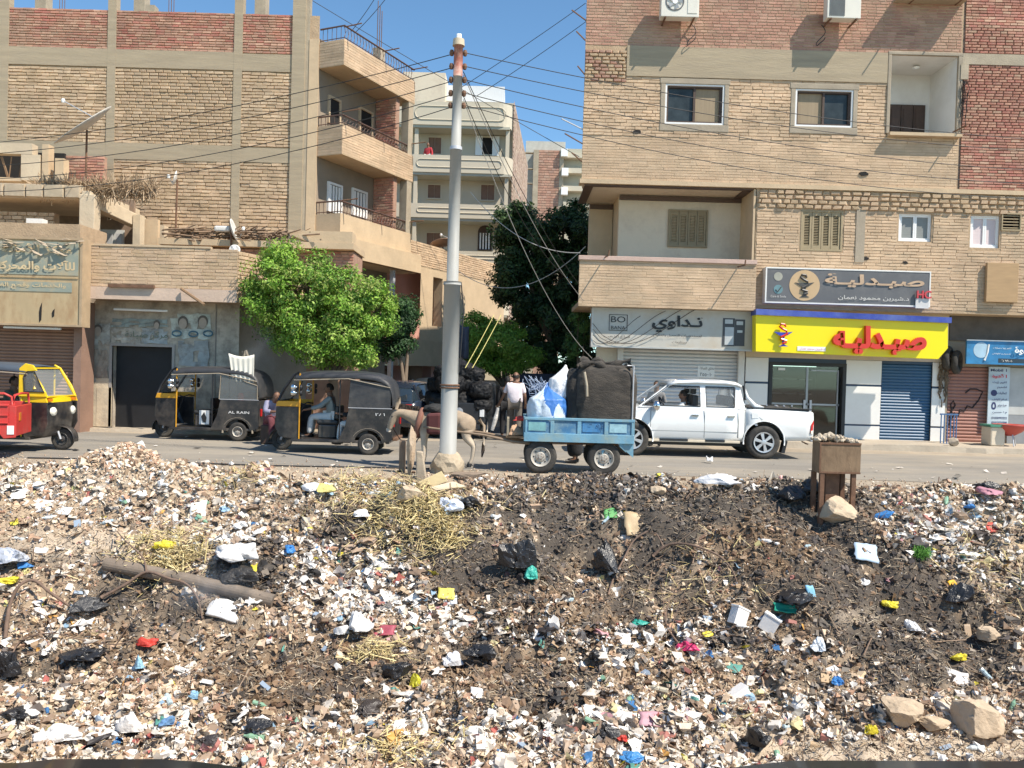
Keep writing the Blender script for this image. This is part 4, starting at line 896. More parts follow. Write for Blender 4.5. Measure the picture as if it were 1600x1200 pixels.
b = MB(); b.pbox(TW, 0, 3.2, zso, zpt, -.12, 0); b.build('side_parapet', M_plas, PS)
masonry(TW, courses(0, 3.2, zso + .1, zpt, [], .28, .1, .004), 0, MUDP, M_brick, PS, out=.02, stuffname='side_brickwork')
c3 = F.pt(F.hit(336, 600)[0], 0, .02); TW2 = Pl((c3.x, c3.y), (.55, .83)); b = MB(); b.pbox(TW2, 0, 4.5, -.1, zso, -.2, 0); b.build('side_wall', mat('shaded_plaster', (.26, .24, .21), .9, .2, 1, .5, 12, dirt=(.42, .38, .32), damt=.5), PS)  # the receding wall's shade is put into its plaster colour
MB().pbox(O, op1 - 2, op1 + 3, zso + .03, zso + .1, -5.5, -1.21).build('soffit', M_plas, PS)
MB().tube([O.pt(*O.hit(283, 451, .1), .1), O.pt(*O.hit(319, 476, .5), .5)], .035, 6).build('timber_pole', M_wood, PS)
def cloth(name, label, pts, m, cat='cloth', fold=.03, nx=12, nz=8, group=None, freq=9):
 """a hanging cloth between 4 corners (tl,tr,br,bl), with folds"""
 tl, tr, br, bl = [Vector(p) for p in pts]; nn = (tr - tl).cross(bl - tl).normalized(); vs = []; ph = random.uniform(0, 6)
 for j in range(nz + 1):
  for k in range(nx + 1):
   u, v = k / nx, j / nz; p = tl.lerp(tr, u).lerp(bl.lerp(br, u), v) + nn * fold * math.sin(u * freq + ph + v) * (.3 + v) + Vector((0, 0, -.06 * math.sin(math.pi * u) * (1 - v) + random.uniform(-.03, .03) * (v == 1)))
   vs.append(p)
 fs = [(j * (nx + 1) + k, (j + 1) * (nx + 1) + k, (j + 1) * (nx + 1) + k + 1, j * (nx + 1) + k + 1) for j in range(nz) for k in range(nx)]
 b = MB(); b.add(vs, fs); o = b.build(name, m, smooth=True); sm = o.modifiers.new('s', 'SOLIDIFY'); sm.thickness = .012
 recenter(o); return tag(o, label, cat, group)
Yc = 19.9
cloth('hanging_sheet', 'white ribbed sheet hung up to dry between the two black three-wheelers', [at(357, 552, Yc), at(397, 554, Yc), at(396, 598, Yc), at(364, 596, Yc)], mat('white_fabric', (.70, .67, .58), .9, .08, 3), freq=30, fold=.012, nx=40)
# ==== brown shutter shop with the big rusty sign
B1 = front(21.2); P = B1.pt
BS = thing('shop', 'shop with a brown roller shutter and plastered pilaster at the far left', 'shopfront', P(B1.hit(50, 600)[0], 0), world=True)
M_bsl = mat('brown_slats', (.27, .145, .095), .6, .12, 3, dirt=(.34, .22, .15), damt=.5)
xL = -16; q = (-60, 505, 118, 672)
roller(B1, q, BS, 0, M_bsl, step=.082)
b = MB(); x0, x1 = B1.hit(119, 600)[0], B1.hit(131, 600)[0]; b.pbox(B1, x0, x1, -.1, O.hit(127, 470)[1], -.5, .16); b.build('pilaster', mat('brown_pilaster', (.27, .165, .12), .8, .12, 2, .4, 15), BS)
b = MB(); b.pbox(B1, xL, x0 - .02, zso - .3, zso + 1.9, -1.5, -.1); b.pbox(B1, xL, B1.hit(-60, 600)[0] - .02, -.1, zso - .31, -1.5, 0); b.build('wall', M_mudw, BS)
MB().tube([P(*B1.hit(8, 511, .5), .55), P(*B1.hit(97, 514, .5), .55)], .03, 8).build('strip_light', M_paintw, BS)
N1 = front(20.45); P = N1.pt
SN = thing('shop_sign', 'large rusty tin sign with faded blue band and peeling Arabic lettering at the left edge', 'sign', P(N1.hit(60, 510)[0], N1.hit(60, 510)[1]), world=True)
a0, a1, z0, z1 = N1.rect((-60, 368, 127, 510)); z1 = N1.hit(127, 372)[1]; z0 = N1.hit(127, 511)[1]
M_tin = mat('rusty_tin', (.47, .35, .20), .7, .12, 1.2, dirt=(.30, .16, .07), damt=.6, dsc=1.4, stretch=(1.5, 1, .6)); M_tinb = mat('faded_blue_tin', (.27, .30, .25), .7, .12, 2, dirt=(.44, .33, .19), damt=.8, dsc=2)
MB().pbox(N1, a0, a1 - .06, z0 + .05, z1 - .05, -.4, -.03).build('panel', M_tin, SN)
b = MB()
for r in ((a0, a1, z1 - .06, z1), (a0, a1, z0, z0 + .05), (a1 - .06, a1, z0 + .05, z1 - .06)): b.pbox(N1, *r, -.42, 0)
b.build('frame', mat('sign_frame_brown', (.40, .29, .18), .7, .15, 3), SN)
MB().px(N1, (-60, 374, 122, 431), -.029, -.018).build('blue_band', M_tinb, SN); MB().px(N1, (-60, 437, 112, 457), -.029, -.018).build('blue_strip', M_tinb, SN)
MB().px(N1, (-60, 430, 122, 434), -.018, -.005).build('trim', M_tin, SN)
M_let = mat('worn_cream_letters', (.60, .46, .27), .7, .12, 3)
text('مركز الأمانة', N1, (4, 379, 112, 400), -.018, M_let, SN, bold=.02); text('للآلات والمحركات', N1, (-22, 404, 117, 427), -.018, M_let, SN, bold=.03); text('والخدمات وقطع الغيار', N1, (-14, 440, 103, 453), -.018, M_let, SN, bold=.02)
b = MB()
for k in range(26):
 px = random.uniform(-5, 118); py = random.uniform(372, 392); a, z = N1.hit(px, py, 0); l_ = random.uniform(.15, .5); q = random.uniform(-.5, .3); w_ = random.uniform(.008, .03)
 d0 = random.uniform(.0, .1); b.add([P(a, z, 0), P(a + l_ * .5, z + l_ * .5 * q, d0), P(a + l_, z + l_ * q, .02), P(a + l_ * .9, z + l_ * q - w_, .05), P(a + l_ * .45, z + q * l_ * .5 - w_ * 1.4, d0 + .05), P(a, z - w_, .0)], [(0, 1, 4, 5), (1, 2, 3, 4)])
b.build('peeling_tin', mat('peeled_tin', (.36, .29, .21), .7, .2, 5), SN)
for (px, py, h_) in ((60, 488, 16), (80, 489, 7)):
 a, z = N1.hit(px, py); b = MB(); b.prism([P(a, z, -.028), P(a + .02, z + h_ / 130, -.028), P(a + .07, z + h_ / 64, -.028), P(a + .06, z - h_ / 90, -.028), P(a + .01, z - h_ / 64, -.028)], N1.n * .006).build('rust_hole', M_dark, SN)
# ==== ruined storey above
C1 = front(22.2); P = C1.pt
RU = thing('ruined_storey', 'half collapsed concrete upper storey with cracked slab and leaning posts above the sign', 'ruin', P(C1.hit(60, 380)[0], C1.hit(60, 380)[1]), world=True)
M_cb = mat('bleached_concrete', (.55, .45, .32), .92, .1, 2, .5, 15, dirt=(.42, .34, .25), damt=.5)
r = lambda q: C1.rect(q)
def bx(q, d0, d1, name, m): return MB().px(C1, q, d0, d1).build(name, m, RU, bevel=.015)
bx((124, 303, 146, 400), -.35, 0, 'post', M_cb)
b = MB(); s0 = C1.hit(-80, 285); s1 = C1.hit(128, 308)
zt1, zb1 = C1.hit(60, 287)[1], C1.hit(60, 309)[1]
masonry(C1, courses(-18, C1.hit(126, 300)[0], zb1, zt1, [], .55, .35, .02), -.05, [(.50, .41, .29), (.47, .38, .27)], M_brick, RU, name='slab_block', out=.09, rough=.015, singles=60, pick=(-10, zb1), chamfer=.1)
b = MB(); b.pbox(C1, -18, C1.hit(126, 300)[0], zb1, zt1, -3.5, -.06); b.build('slab', M_cb, RU)
p0 = P(*C1.hit(140, 293), 0); p1 = at(252, 352, 29); p1.z = p0.z - .1
def beam(pa, pb, h_, w_, name, m):
 d = (pb - pa).normalized(); n = Vector((-d.y, d.x, 0)).normalized() * w_; dn = Vector((0, 0, -h_)); return MB().hexa([pa + dn, pb + dn, pb + n + dn, pa + n + dn, pa, pb, pb + n, pa + n]).build(name, m, RU, bevel=.02)
Yp = 25.6; pe = at(246, 350, Yp); ps = at(141, 298, 22.2)
beam(ps, Vector((pe.x, pe.y, pe.z)), .38, .25, 'sloping_beam', M_cb)
C2 = front(24.2)
for q, pl, m in (((208, 335, 218, 392), C2, M_cb), ((245, 352, 256, 392), front(25.4), M_cb)): MB().px(pl, q, -.3, 0).build('post', m, RU)
MB().px(front(24.6), (218, 342, 246, 392), -.15, 0).build('infill_wall', M_plas, RU)
b = MB(); b.px(front(25.0), (60, 308, 208, 400), -.1, 0); b.build('back_wall', mat('dim_back_wall', (.24, .17, .12), .95, .2, 3), RU)
b = MB(); b.px(front(24.8), (146, 358, 193, 392), -.05, 0); dd = b.build('panelled_door', mat('grey_white_door', (.55, .55, .53), .6, .05, 3), RU)
for k in range(3): MB().px(front(24.7), (151 + k * 15, 365, 160 + k * 15, 385), -.03, 0).build('door_inset', mat('door_inset', (.42, .42, .42), .6), dd)
q = C1.rect((-80, 322, 78, 372)); masonry(C1, courses(-18, q[1] - .2, q[2], q[3] + .0, [], .27, .105, .01), -.6, MUD, M_brick, RU, name='broken_brick', out=.05, rough=.02, singles=60, pick=(q[1], q[2]), zj=.02)
MB().pbox(C1, -18, q[1] - .25, q[2], q[3], -.9, -.6).build('broken_wall', M_mudw, RU)
C3 = front(24.4); b = MB()
C3q = lambda q, d0=-.3, d1=0: b.px(C3, q, d0, d1)
C3q((-60, 221, 50, 241)); C3q((33, 241, 62, 282)); b.build('upper_frame', M_cb, RU); b = MB(); C3q((-60, 275, 33, 283)); C3q((66, 225, 75, 282)); C3q((86, 247, 99, 282)); b.build('upper_frame_piece', M_plas, RU)
MB().px(front(25.2), (-60, 235, 100, 285), -.1, 0).build('dark_void', M_dark, RU); b = MB()
for k in range(12): x = random.uniform(0, 95); b.tube([C3.pt(*C3.hit(x, 245, -.1), -.1), C3.pt(*C3.hit(x + random.uniform(-20, 20), 282, -.2), -.2)], .02, 4)
b.build('hanging_debris', M_wood, RU)
C4 = front(25.3); q = C4.rect((100, 243, 163, 285)); MB().pbox(C4, *q[:2], q[2], q[3], -.15, 0).build('red_infill', M_redl, RU)
masonry(C4, courses(*q, [], .23, .085, .012), 0, RED, M_brick, RU, out=.02, stuffname='red_infill_brickwork')
def strawpatch(name, n, fn, m, par, l0=.2, l1=.5, r_=.006, cols=((.42, .30, .18),)):
 T = dict(pos=[], rot=[], scl=[])
 for _ in range(n): T['pos'].append(fn())
 T['pos'] = np.array(T['pos']); T['rot'] = randrot(n); T['scl'] = np.c_[R.uniform(l0, l1, n), np.full(n, r_), np.full(n, r_)]
 v = np.array([(-.5, -1, -.6), (-.5, 1, -.6), (-.5, 0, 1), (.5, -1, -.6), (.5, 1, -.6), (.5, 0, 1)], float); f = np.array([(0, 1, 4, 3), (1, 2, 5, 4), (2, 0, 3, 5)])
 c = np.array(cols); return stuff(scatter(name, v, f, T, m, c[R.integers(0, len(c), n)] * R.uniform(.7, 1.3, (n, 1)), par))
M_straw = mat('straw', attr=True, rough=.8, var=.1)
strawpatch('roof_straw', 900, lambda: tuple(at(random.uniform(60, 250), 0, 22.5 + random.uniform(-.2, .2)).xy) + (C1.hit(60, 288)[1] + random.uniform(-.15, .12),), M_straw, RU, .2, .8, .008, ((.30, .21, .13), (.42, .31, .2)))
masonry(C1, np.array([(a, a + random.uniform(.12, .35), z, z + random.uniform(.06, .14)) for a in np.arange(C1.hit(-10, 370)[0], C1.hit(95, 370)[0], .14) for z in (C1.hit(50, 372)[1], C1.hit(50, 372)[1] + .12, C1.hit(50, 372)[1] + .22) if random.random() < .7]), .1, MUD + RED[:2] + [(.7, .66, .6)], M_brick, RU, name='loose_rubble', out=.2, rough=.1, singles=40, pick=(-11, 6), zj=.04)
MB().px(C1, (41, 341, 66, 351), .1, .35).build('white_block', M_white, RU); MB().px(C1, (78, 358, 92, 368), .1, .3).build('tan_slab', mat('tan_slab', (.45, .25, .11), .8), RU)
for k in range(3): x = 170 + k * 7; MB().tube([C2.pt(*C2.hit(x, 322), 0), C2.pt(*C2.hit(x - 1, 345 - k * 3), .05), C2.pt(*C2.hit(x + 5 - 2 * k, 343 - k * 3), .08)], .018, 5).build('bent_bar', M_plasg, RU)
def dish(c, r_, facing, label, m, pole=1.2, group='satellite dishes on the roofs', flat=.25):
 t = thing('satellite_dish', label, 'satellite dish', Vector(c) - Vector((0, 0, pole)), world=True, group=group); f = Vector(facing).normalized(); u = f.orthogonal().normalized(); w = f.cross(u); c = Vector(c)
 b = MB(); vs = []; n = 24; rings = 5
 for j in range(rings + 1):
  for k in range(n): q = 2 * math.pi * k / n; rr = r_ * j / rings; vs.append(c + (u * math.cos(q) + w * math.sin(q)) * rr + f * (flat * r_ * (j / rings) ** 2))
 b.add(vs, [(j * n + k, j * n + (k + 1) % n, (j + 1) * n + (k + 1) % n, (j + 1) * n + k) for j in range(rings) for k in range(n)])
 o = b.build('reflector', m, t, smooth=True); s_ = o.modifiers.new('s', 'SOLIDIFY'); s_.thickness = .015
 MB().tube([c - f * .02, c - Vector((0, 0, pole))], .03, 6).build('mast', M_rust, t)
 ff = c + f * r_ * .95; MB().tube([c - w * r_ * .95 + f * r_ * flat, ff], .012, 5).build('feed_arm', M_steel, t); MB().lathe([(.04, -.05), (.05, 0), (.04, .05)], ff, 'z', 10).build('feed_head', M_paintw, t)
 return t
M_dish = mat('dish_metal', (.50, .475, .43), .5, .08, 3)
dish(at(135, 202, 22.5), .90, (-.57, -.45, .82), 'large dusty satellite dish tilted skyward on a rusty mast above the ruin', M_dish, 1.9, flat=.14)
dish(at(276, 280, 24.6), .24, (-.9, -.35, .25), 'small white satellite dish on a thin tall mast before the mud brick wall', mat('dish_white', (.66, .64, .60), .5), 1.7)
dish(at(362, 362, 24.0), .36, (.92, .1, .3), 'white satellite dish seen edge on at the roof edge above the bright tree', mat('dish_white'), .5)
dish(at(367, 391, 21.4), .14, (.2, -1, .2), 'tiny white satellite dish on the parapet corner left of the bright tree', mat('dish_white'), .25)
MB().tube([at(200, 245, 24.6), at(200, 330, 24.6)], .02, 5)
o = MB().px(front(24.0), (334, 352, 358, 362), -.4, 0).build('water_tank', mat('dish_white'), bevel=.05); tag(recenter(o), 'small white plastic tank lying on the annex roof edge', 'tank')
# ==== next house along the side street (pink loggia)
Hn = Pl(tuple(at(622, 574, 31.0).xy), (.42, .907)); P = Hn.pt
HP = thing('house', 'pinkish low house with a long brick parapet behind the pole', 'house', P(1, 0), world=True)
zt_ = Hn.hit(640, 374)[1]; zl_ = Hn.hit(640, 412)[1]; zq = Hn.hit(640, 530)[1]; LN = 9
E2 = Pl(tuple(at(560, 574, 31.0).xy), (1, 0)); aw = (at(622, 574, 31.0) - at(560, 574, 31.0)).x
b = MB(); b.pbox(Hn, 0, LN, zl_, zt_, -.2, 0); b.pbox(E2, 0, aw, zl_, zt_, -.2, 0); pp = b.build('parapet', M_plas, HP)
masonry(Hn, courses(0, LN, zl_ + .02, zt_, [], .3, .09, .004), 0, MUDP, M_brick, HP, out=.015, stuffname='parapet_brickwork')
b = MB(); b.pbox(Hn, 0, LN, zq, zl_ - .01, -3, -1.1); b.build('pink_wall', M_pinkp, HP)
hs = [Hn.rect((677, 435, 690, 505)), Hn.rect((662, 455, 671, 500))]
b = MB(); a = Hn.hit(657, 450)[0]; wall(Hn, a, LN, zq, zl_ - .01, [(hs[0][0], hs[0][1], zq + .6, zl_ - .3)], M_plas, HP, name='front_wall', rev=.4)
b = MB(); b.pbox(Hn, -.5, LN, zq - 1.0, zq, -1.2, .3); b.build('balcony_band', M_plas, HP)
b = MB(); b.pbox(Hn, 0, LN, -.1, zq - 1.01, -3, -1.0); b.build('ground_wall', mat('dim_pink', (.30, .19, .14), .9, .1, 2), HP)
for a in (.4, 2.6, 5.0): MB().pbox(Hn, a, a + .35, -.1, zq - 1.01, -.5, -.1).build('column', M_pinkp, HP)
b = MB(); b.pbox(Hn, 0, LN, zt_ - .2, zt_ - .1, -6, -.21); b.build('roof', M_plas, HP)
dish(at(692, 384, 34), .5, (-.2, .2, 1), 'brown satellite dish lying back on the low pink house roof behind the pole', mat('brown_dish', (.26, .16, .11), .7), .5)
# ==== pale apartment block beyond
V = front(45.0); P = V.pt
WB = thing('apartment_building', 'pale green white apartment block with rounded balcony bands behind the pole', 'building', P(-2.5, 0), world=True)
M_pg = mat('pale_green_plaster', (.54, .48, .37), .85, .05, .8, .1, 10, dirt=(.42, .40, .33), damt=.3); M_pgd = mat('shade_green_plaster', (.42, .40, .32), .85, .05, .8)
x0, x1 = V.hit(610, 300)[0], V.hit(800, 300)[0]; sdw = Vector((.07, 1, 0)).normalized(); ztop = V.hit(700, 152)[1]
b = MB(); b.pbox(V, x0, x1 - .04, -.1, ztop + .19, -10, -1.3); b.build('wall', M_pg, WB)
RSd = Pl(tuple(P(x1 - .02, 0, -.9).xy), (sdw.x, sdw.y)); b = MB(); Q3 = RSd.pt; zs0 = ztop + .2
b.quad(Q3(0, 0), Q3(14, 0), Q3(14, ztop + .2), Q3(0, ztop + .2)); b.build('side_wall', M_redl, WB)
masonry(RSd, courses(0, 14, 3, ztop + .1, [], .5, .22, .02), 0, [(.42, .30, .24), (.46, .35, .28), (.48, .37, .29)], M_brick, WB, out=.03, stuffname='side_brickwork')
bands = [(160, 196), (243, 270), (319, 341), (392, 412), (466, 490)]
for i, (ya, yb) in enumerate(bands):
 z1 = V.hit(720, ya)[1]; z0 = V.hit(720, yb)[1]; xR = x1 if i else x1 - .1; xL_ = V.hit(638, 300)[0] if i else V.hit(630, 200)[0]
 b = MB(); b.pbox(V, xL_ - 2, xR - .7, z0, z1, -.12, 0)
 for k in range(5):
  q0, q1 = k * math.pi / 10, (k + 1) * math.pi / 10; c = (xR - .7, -.7)
  p = lambda q, r_: V.pt(c[0] + r_ * math.sin(q), 0, c[1] + r_ * math.cos(q))
  A, B_, C_, D_ = p(q0, .7), p(q1, .7), p(q1, .58), p(q0, .58); b.hexa([A + Vector((0, 0, z0)), B_ + Vector((0, 0, z0)), C_ + Vector((0, 0, z0)), D_ + Vector((0, 0, z0)), A + Vector((0, 0, z1)), B_ + Vector((0, 0, z1)), C_ + Vector((0, 0, z1)), D_ + Vector((0, 0, z1))])
 o = b.build('balcony', M_pg, WB)
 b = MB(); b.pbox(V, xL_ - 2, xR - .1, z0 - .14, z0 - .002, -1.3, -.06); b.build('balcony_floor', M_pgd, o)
 if i < 4:
  a0, a1 = V.hit(657, 250)[0], V.hit(778, 250)[0]; za, zb = z0 + .28, z1 - .28 + .05; hh = (zb - za) / 2; pts = []
  for q in np.linspace(math.pi / 2, 3 * math.pi / 2, 7): pts.append((a0 + hh * math.cos(q), (za + zb) / 2 + hh * math.sin(q)))
  for q in np.linspace(-math.pi / 2, math.pi / 2, 7): pts.append((a1 + hh * math.cos(q), (za + zb) / 2 + hh * math.sin(q)))
  pts.append(pts[0]); MB().tube([V.pt(a, z, .01) for a, z in pts], .03, 4).build('moulding', M_pg, o)
 zn = V.hit(720, bands[i + 1][0])[1] if i < 4 else 0
 for px in (645, 794 - 6):
  x = V.hit(px, 300)[0]; MB().pbox(V, x, x + .2, zn, z0 - .15, -.5, -.2).build('column', M_pg, WB)
VB = front(46.3)
M_bs = mat('brown_shutter', (.20, .12, .085), .8, .1, 6)
for q, kind in (((668, 213, 691, 243), 0), ((749, 213, 774, 244), 1), ((667, 287, 690, 312), 0), ((750, 287, 774, 315), 0), ((747, 362, 768, 392), 2), ((665, 362, 690, 392), 0), ((667, 430, 690, 460), 0)):
 a0, a1, z0, z1 = VB.rect(q); b = MB(); t = .07
 for r_ in ((a0, a1, z1 - t, z1), (a0, a1, z0, z0 + t), (a0, a0 + t, z0 + t, z1 - t), (a1 - t, a1, z0 + t, z1 - t)): b.pbox(VB, *r_, -.05, .08)
 w_ = b.build('window', M_pg if kind != 2 else M_woodd, WB)
 if kind == 0:
  n = int((z1 - z0 - .2) / .13)
  for k in range(2):
   xa_ = a0 + t + k * (a1 - a0 - 2 * t) / 2; MB().pbox(VB, xa_ + .01, xa_ + (a1 - a0 - 2 * t) / 2 - .01, z0 + t, z1 - t, .0, .04).build('shutter_leaf', M_bs, w_)
 else:
  MB().pbox(VB, a0 + t, a1 - t, z0 + t, z1 - t, -.02, .01).build('dark_opening', M_dark, w_)
  if kind == 1:
   MB().pbox(VB, a0 - .2, a0 + .18, z0, z1, .05, .1).build('shutter_leaf', M_paintw, w_); MB().pbox(VB, a1 - .18, a1 + .2, z0, z1, .05, .1).build('shutter_leaf', M_paintw, w_)
  else:
   for k in range(4): MB().pbox(VB, a0 + .1 + k * .16, a0 + .18 + k * .16, z0 + t, z1 - t, .02, .05).build('bar', M_paintw, w_)
   MB().prism([VB.pt((a0 + a1) / 2 + (a1 - a0) / 2 * math.cos(q), z1 + .35 * math.sin(q), .0) for q in np.linspace(0, math.pi, 9)], VB.n * .06).build('arch', M_woodd, w_)
b = MB(); b.px(front(46), (630, 112, 695, 160), -6, 0); b.build('stair_tower', M_cream, WB); b = MB(); b.px(front(47), (695, 133, 788, 160), -3, 0); b.build('roof_screen', mat('white_corrugated', (.66, .67, .68), .6, .05, 2, stretch=(9, 1, 1)), WB)
D8 = front(80.0)
FB = thing('apartment_building', 'distant apartment block, half red brick and half pale green with white air conditioners', 'building', D8.pt(4.5, 0), world=True)
b = MB(); b.px(D8, (822, 220, 878, 420), -6, -1.2); b.build('rear_wing', mat('distant_grey', (.46, .45, .40), .9), FB)
b = MB(); q = D8.rect((834, 234, 876, 420)); b.pbox(D8, q[0], q[1], 0, q[3], -5, 0); b.build('brick_wing', M_redl, FB)
masonry(D8, courses(q[0] + .5, q[1] - .4, q[3] - 8, q[3], [], .5, .24, .03), 0, REDD + [(.42, .26, .2)], M_brick, FB, out=.03, stuffname='brick_panel')
MB().pbox(D8, q[0], q[0] + .5, 0, q[3], .0, .06).build('corner_column', M_conc, FB); MB().pbox(D8, q[1] - .4, q[1], 0, q[3], .0, .06).build('corner_column', M_conc, FB)
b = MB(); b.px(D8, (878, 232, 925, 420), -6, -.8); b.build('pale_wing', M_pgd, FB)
for y in (238, 262, 290, 315): MB().px(D8, (880, y, 925, y + 9), -.9, .2).build('balcony', M_pg, FB)
for (x, y) in ((877, 232), (878, 262), (877, 292)): MB().px(D8, (x, y, x + 10, y + 12), .0, .5).build('white_unit', M_paintw, FB)
for y in (237, 262, 285): MB().px(D8, (813, y, 834, y + 2), -.5, 0).build('slab', M_conc, FB)
o = MB().px(front(37), (755, 594, 835, 622), -.25, 0).build('garden_wall', mat('tan_wall', (.50, .40, .28), .9, .12, 1), bevel=.02); tag(recenter(o), 'low tan garden wall at the end of the side street behind the walking man', 'wall')
o = MB().px(front(36.5), (762, 602, 793, 635), -.3, 0).build('pier', mat('brown_pier', (.22, .16, .11), .9), bevel=.1); tag(recenter(o), 'brown rounded wall pier in the shade between the sacks truck and the man', 'pier')
o = MB().px(front(30), (812, 583, 930, 655), -.06, 0).build('screen', mat('navy_screen', (.035, .045, .075), .8, .15, 1)); tag(recenter(o), 'navy fabric screen across the street behind the cart', 'screen')
cloth('laundry', 'dark blue grey laundry hanging in a column right behind the street pole', [at(716, 505, 27), at(733, 510, 27), at(732, 562, 27), at(714, 558, 27)], mat('navy_laundry', (.07, .08, .11), .9, .3, 5), 'laundry', .08)
b = MB()
for k in range(16): p = at(741 + random.uniform(0, 28), 452 + random.uniform(0, 16), 43); b.tube([p, p + Vector((random.uniform(-.2, .2), 0, -random.uniform(.2, .5)))], .07, 5)
tag(recenter(b.build('laundry', M_paintw)), 'white laundry strung on a lower balcony left of the dark tree', 'laundry')
# ==== the dump: sloping bank, then a flat strip
def sstep(a, b, x): t = np.clip((x - a) / (b - a), 0, 1); return t * t * (3 - 2 * t)
_rt, _up, _fw = (np.array(v) for v in (rt, up, fw))
def proj(x, y, z):
 q = np.stack([x, y, z - CAMH], -1); w_ = q @ _fw; w_ = np.where(w_ < .1, .1, w_); return 800 + FPX * (q @ _rt) / w_, 600 - FPX * (q @ _up) / w_
MOUNDS = [(-6.6, 14.25, .95, .32, .36), (-5.6, 14.2, .5, .3, .2), (.6, 14.2, .9, .35, .14), (2.6, 13.9, 1.2, .4, .16), (-1.8, 13.6, .7, .5, .22), (4.2, 12.6, 1.3, .7, .28), (-3.4, 12.1, 1.2, .6, .22), (-3.6, 10.2, .9, .5, .28), (.9, 11.6, .8, .5, .22), (6.2, 13.2, .8, .5, .2),
(-.5, 10.2, .7, .5, .22), (1.0, 9.9, .6, .4, .2), (4.5, 10.6, .9, .5, .22), (-6, 12.6, 1.0, .6, .2), (2.5, 12.3, .8, .5, -.22), (1.6, 12.9, .8, .4, -.25), (-2, 12.7, .7, .4, -.2), (5.9, 12.1, .7, .4, -.2), (-2.8, 11.2, .9, .4, -.15)]
def Hm(x, y):
 x = np.asarray(x, float); y = np.asarray(y, float)
 z = -2.2 * (1 - sstep(10.5, 14.5, y + .35 * (fbm(x * .5, 1.5, 0, 2) - .5) * 2)) ** .93
 z = z - .22 * (1 - sstep(8, 11, y)); z = z + 2.5 * (1 - sstep(3.0, 6.4, y))
 fade = 1 - sstep(14.35, 15.0, y)
 l_ = (fbm(x * .9, y * .9, 2) - .5) * .62 + (fbm(x * 3, y * 3, 5) - .5) * .34 + (fbm(x * 8, y * 8, 8, 2) - .5) * .11
 flat = 1 - .75 * sstep(3.5, 5.5, x) * (1 - sstep(9.3, 9.9, y))
 z = z + l_ * fade * flat
 for (mx, my, sx, sy, h_) in MOUNDS: z = z + h_ * np.exp(-((x - mx) / sx) ** 2 - ((y - my) / sy) ** 2)
 return z - .006 * sstep(14.3, 15.5, y)
def gnd(px, py):
 """where the sight line through a pixel meets the dump"""
 d = np.array(ray(px, py)); t = np.arange(6, 22, .02); p = np.array(CP)[None] + d[None] * t[:, None]; h_ = Hm(p[:, 0], p[:, 1]); k = np.argmax(p[:, 2] < h_)
 if p[k, 2] >= h_[k]: k = -1
 return Vector((float(p[k, 0]), float(p[k, 1]), float(h_[k])))
TAN = np.array([.38, .29, .20]); DUST = np.array([.50, .41, .31])
DARK = [(905, 820, 110, 60, 1.3), (1085, 825, 95, 55, 1.3), (1000, 770, 150, 22, .8), (840, 790, 70, 45, .9), (1330, 880, 110, 70, 1.1), (1390, 1010, 120, 60, 1.2), (1285, 800, 70, 50, .9), (410, 890, 55, 35, 1.1), (290, 960, 80, 28, 1.2), (700, 850, 70, 40, .9), (480, 1085, 100, 36, .8), (860, 1080, 80, 50, .8), (1560, 950, 80, 45, 1), (1235, 770, 70, 25, .9), (520, 830, 70, 22, .8), (70, 870, 80, 30, 1), (780, 900, 90, 40, 1.), (1000, 900, 60, 60, .5), (560, 800, 80, 20, .6),
(1200, 930, 120, 45, 1.), (1130, 1000, 80, 25, .6), (780, 1010, 110, 35, .8), (395, 1030, 90, 35, .6), (1500, 1030, 100, 40, .8), (200, 930, 70, 25, .8), (950, 950, 80, 30, .5), (30, 1050, 50, 30, .6), (940, 740, 120, 14, .8), (120, 1035, 60, 20, .6), (1450, 950, 120, 40, .8), (620, 1060, 50, 30, .5)]
WHITE = [(440, 900, 90, 40, 1.3), (560, 880, 90, 60, 1.1), (370, 860, 60, 35, 1.2), (860, 992, 120, 16, 1.8), (1450, 835, 75, 28, 1.9), (1020, 1140, 110, 40, 1.2), (830, 1140, 80, 30, 1.1), (700, 960, 120, 30, .8), (100, 990, 90, 40, .7), (1255, 1120, 90, 30, .9), (560, 1130, 120, 30, .6), (300, 1140, 160, 30, .6), (100, 1150, 120, 30, .6), (1150, 1000, 110, 22, 1), (1520, 800, 80, 25, .9), (1560, 890, 60, 40, .5), (40, 760, 90, 25, .8), (280, 780, 150, 30, .6), (800, 745, 60, 15, 1), (1120, 755, 150, 12, 1), (1040, 745, 90, 12, .9), (640, 945, 100, 22, .9), (1480, 870, 60, 20, .8), (1000, 1000, 150, 20, .7), (560, 955, 70, 30, .9)]
BROWN = [(1290, 850, 90, 45, 1), (1180, 870, 60, 40, .8), (950, 985, 110, 25, .8), (430, 1070, 110, 40, .9), (770, 1050, 80, 45, .9), (1240, 960, 100, 40, .7), (270, 900, 120, 40, .4), (1450, 950, 120, 60, .6), (880, 760, 130, 20, .8), (640, 770, 60, 25, .7), (180, 1020, 120, 40, .6), (1050, 1060, 100, 30, .5), (1160, 820, 60, 60, .6), (750, 930, 80, 40, .6), (900, 940, 80, 40, .5), (500, 1050, 140, 50, .6)]
BARE = [(150, 850, 150, 26, 1.1), (1180, 1140, 80, 22, 1.3), (1480, 1175, 220, 26, 2), (1300, 1180, 120, 20, .9), (1370, 730, 260, 24, 1), (120, 745, 200, 14, 1), (1330, 965, 50, 15, .5), (1560, 880, 60, 40, .5)]
def field(blobs, px, py):
 s = 0
 for (cx, cy, rx, ry, a) in blobs: s = s + a * np.exp(-((px - cx) / rx) ** 2 - ((py - cy) / ry) ** 2)
 return s
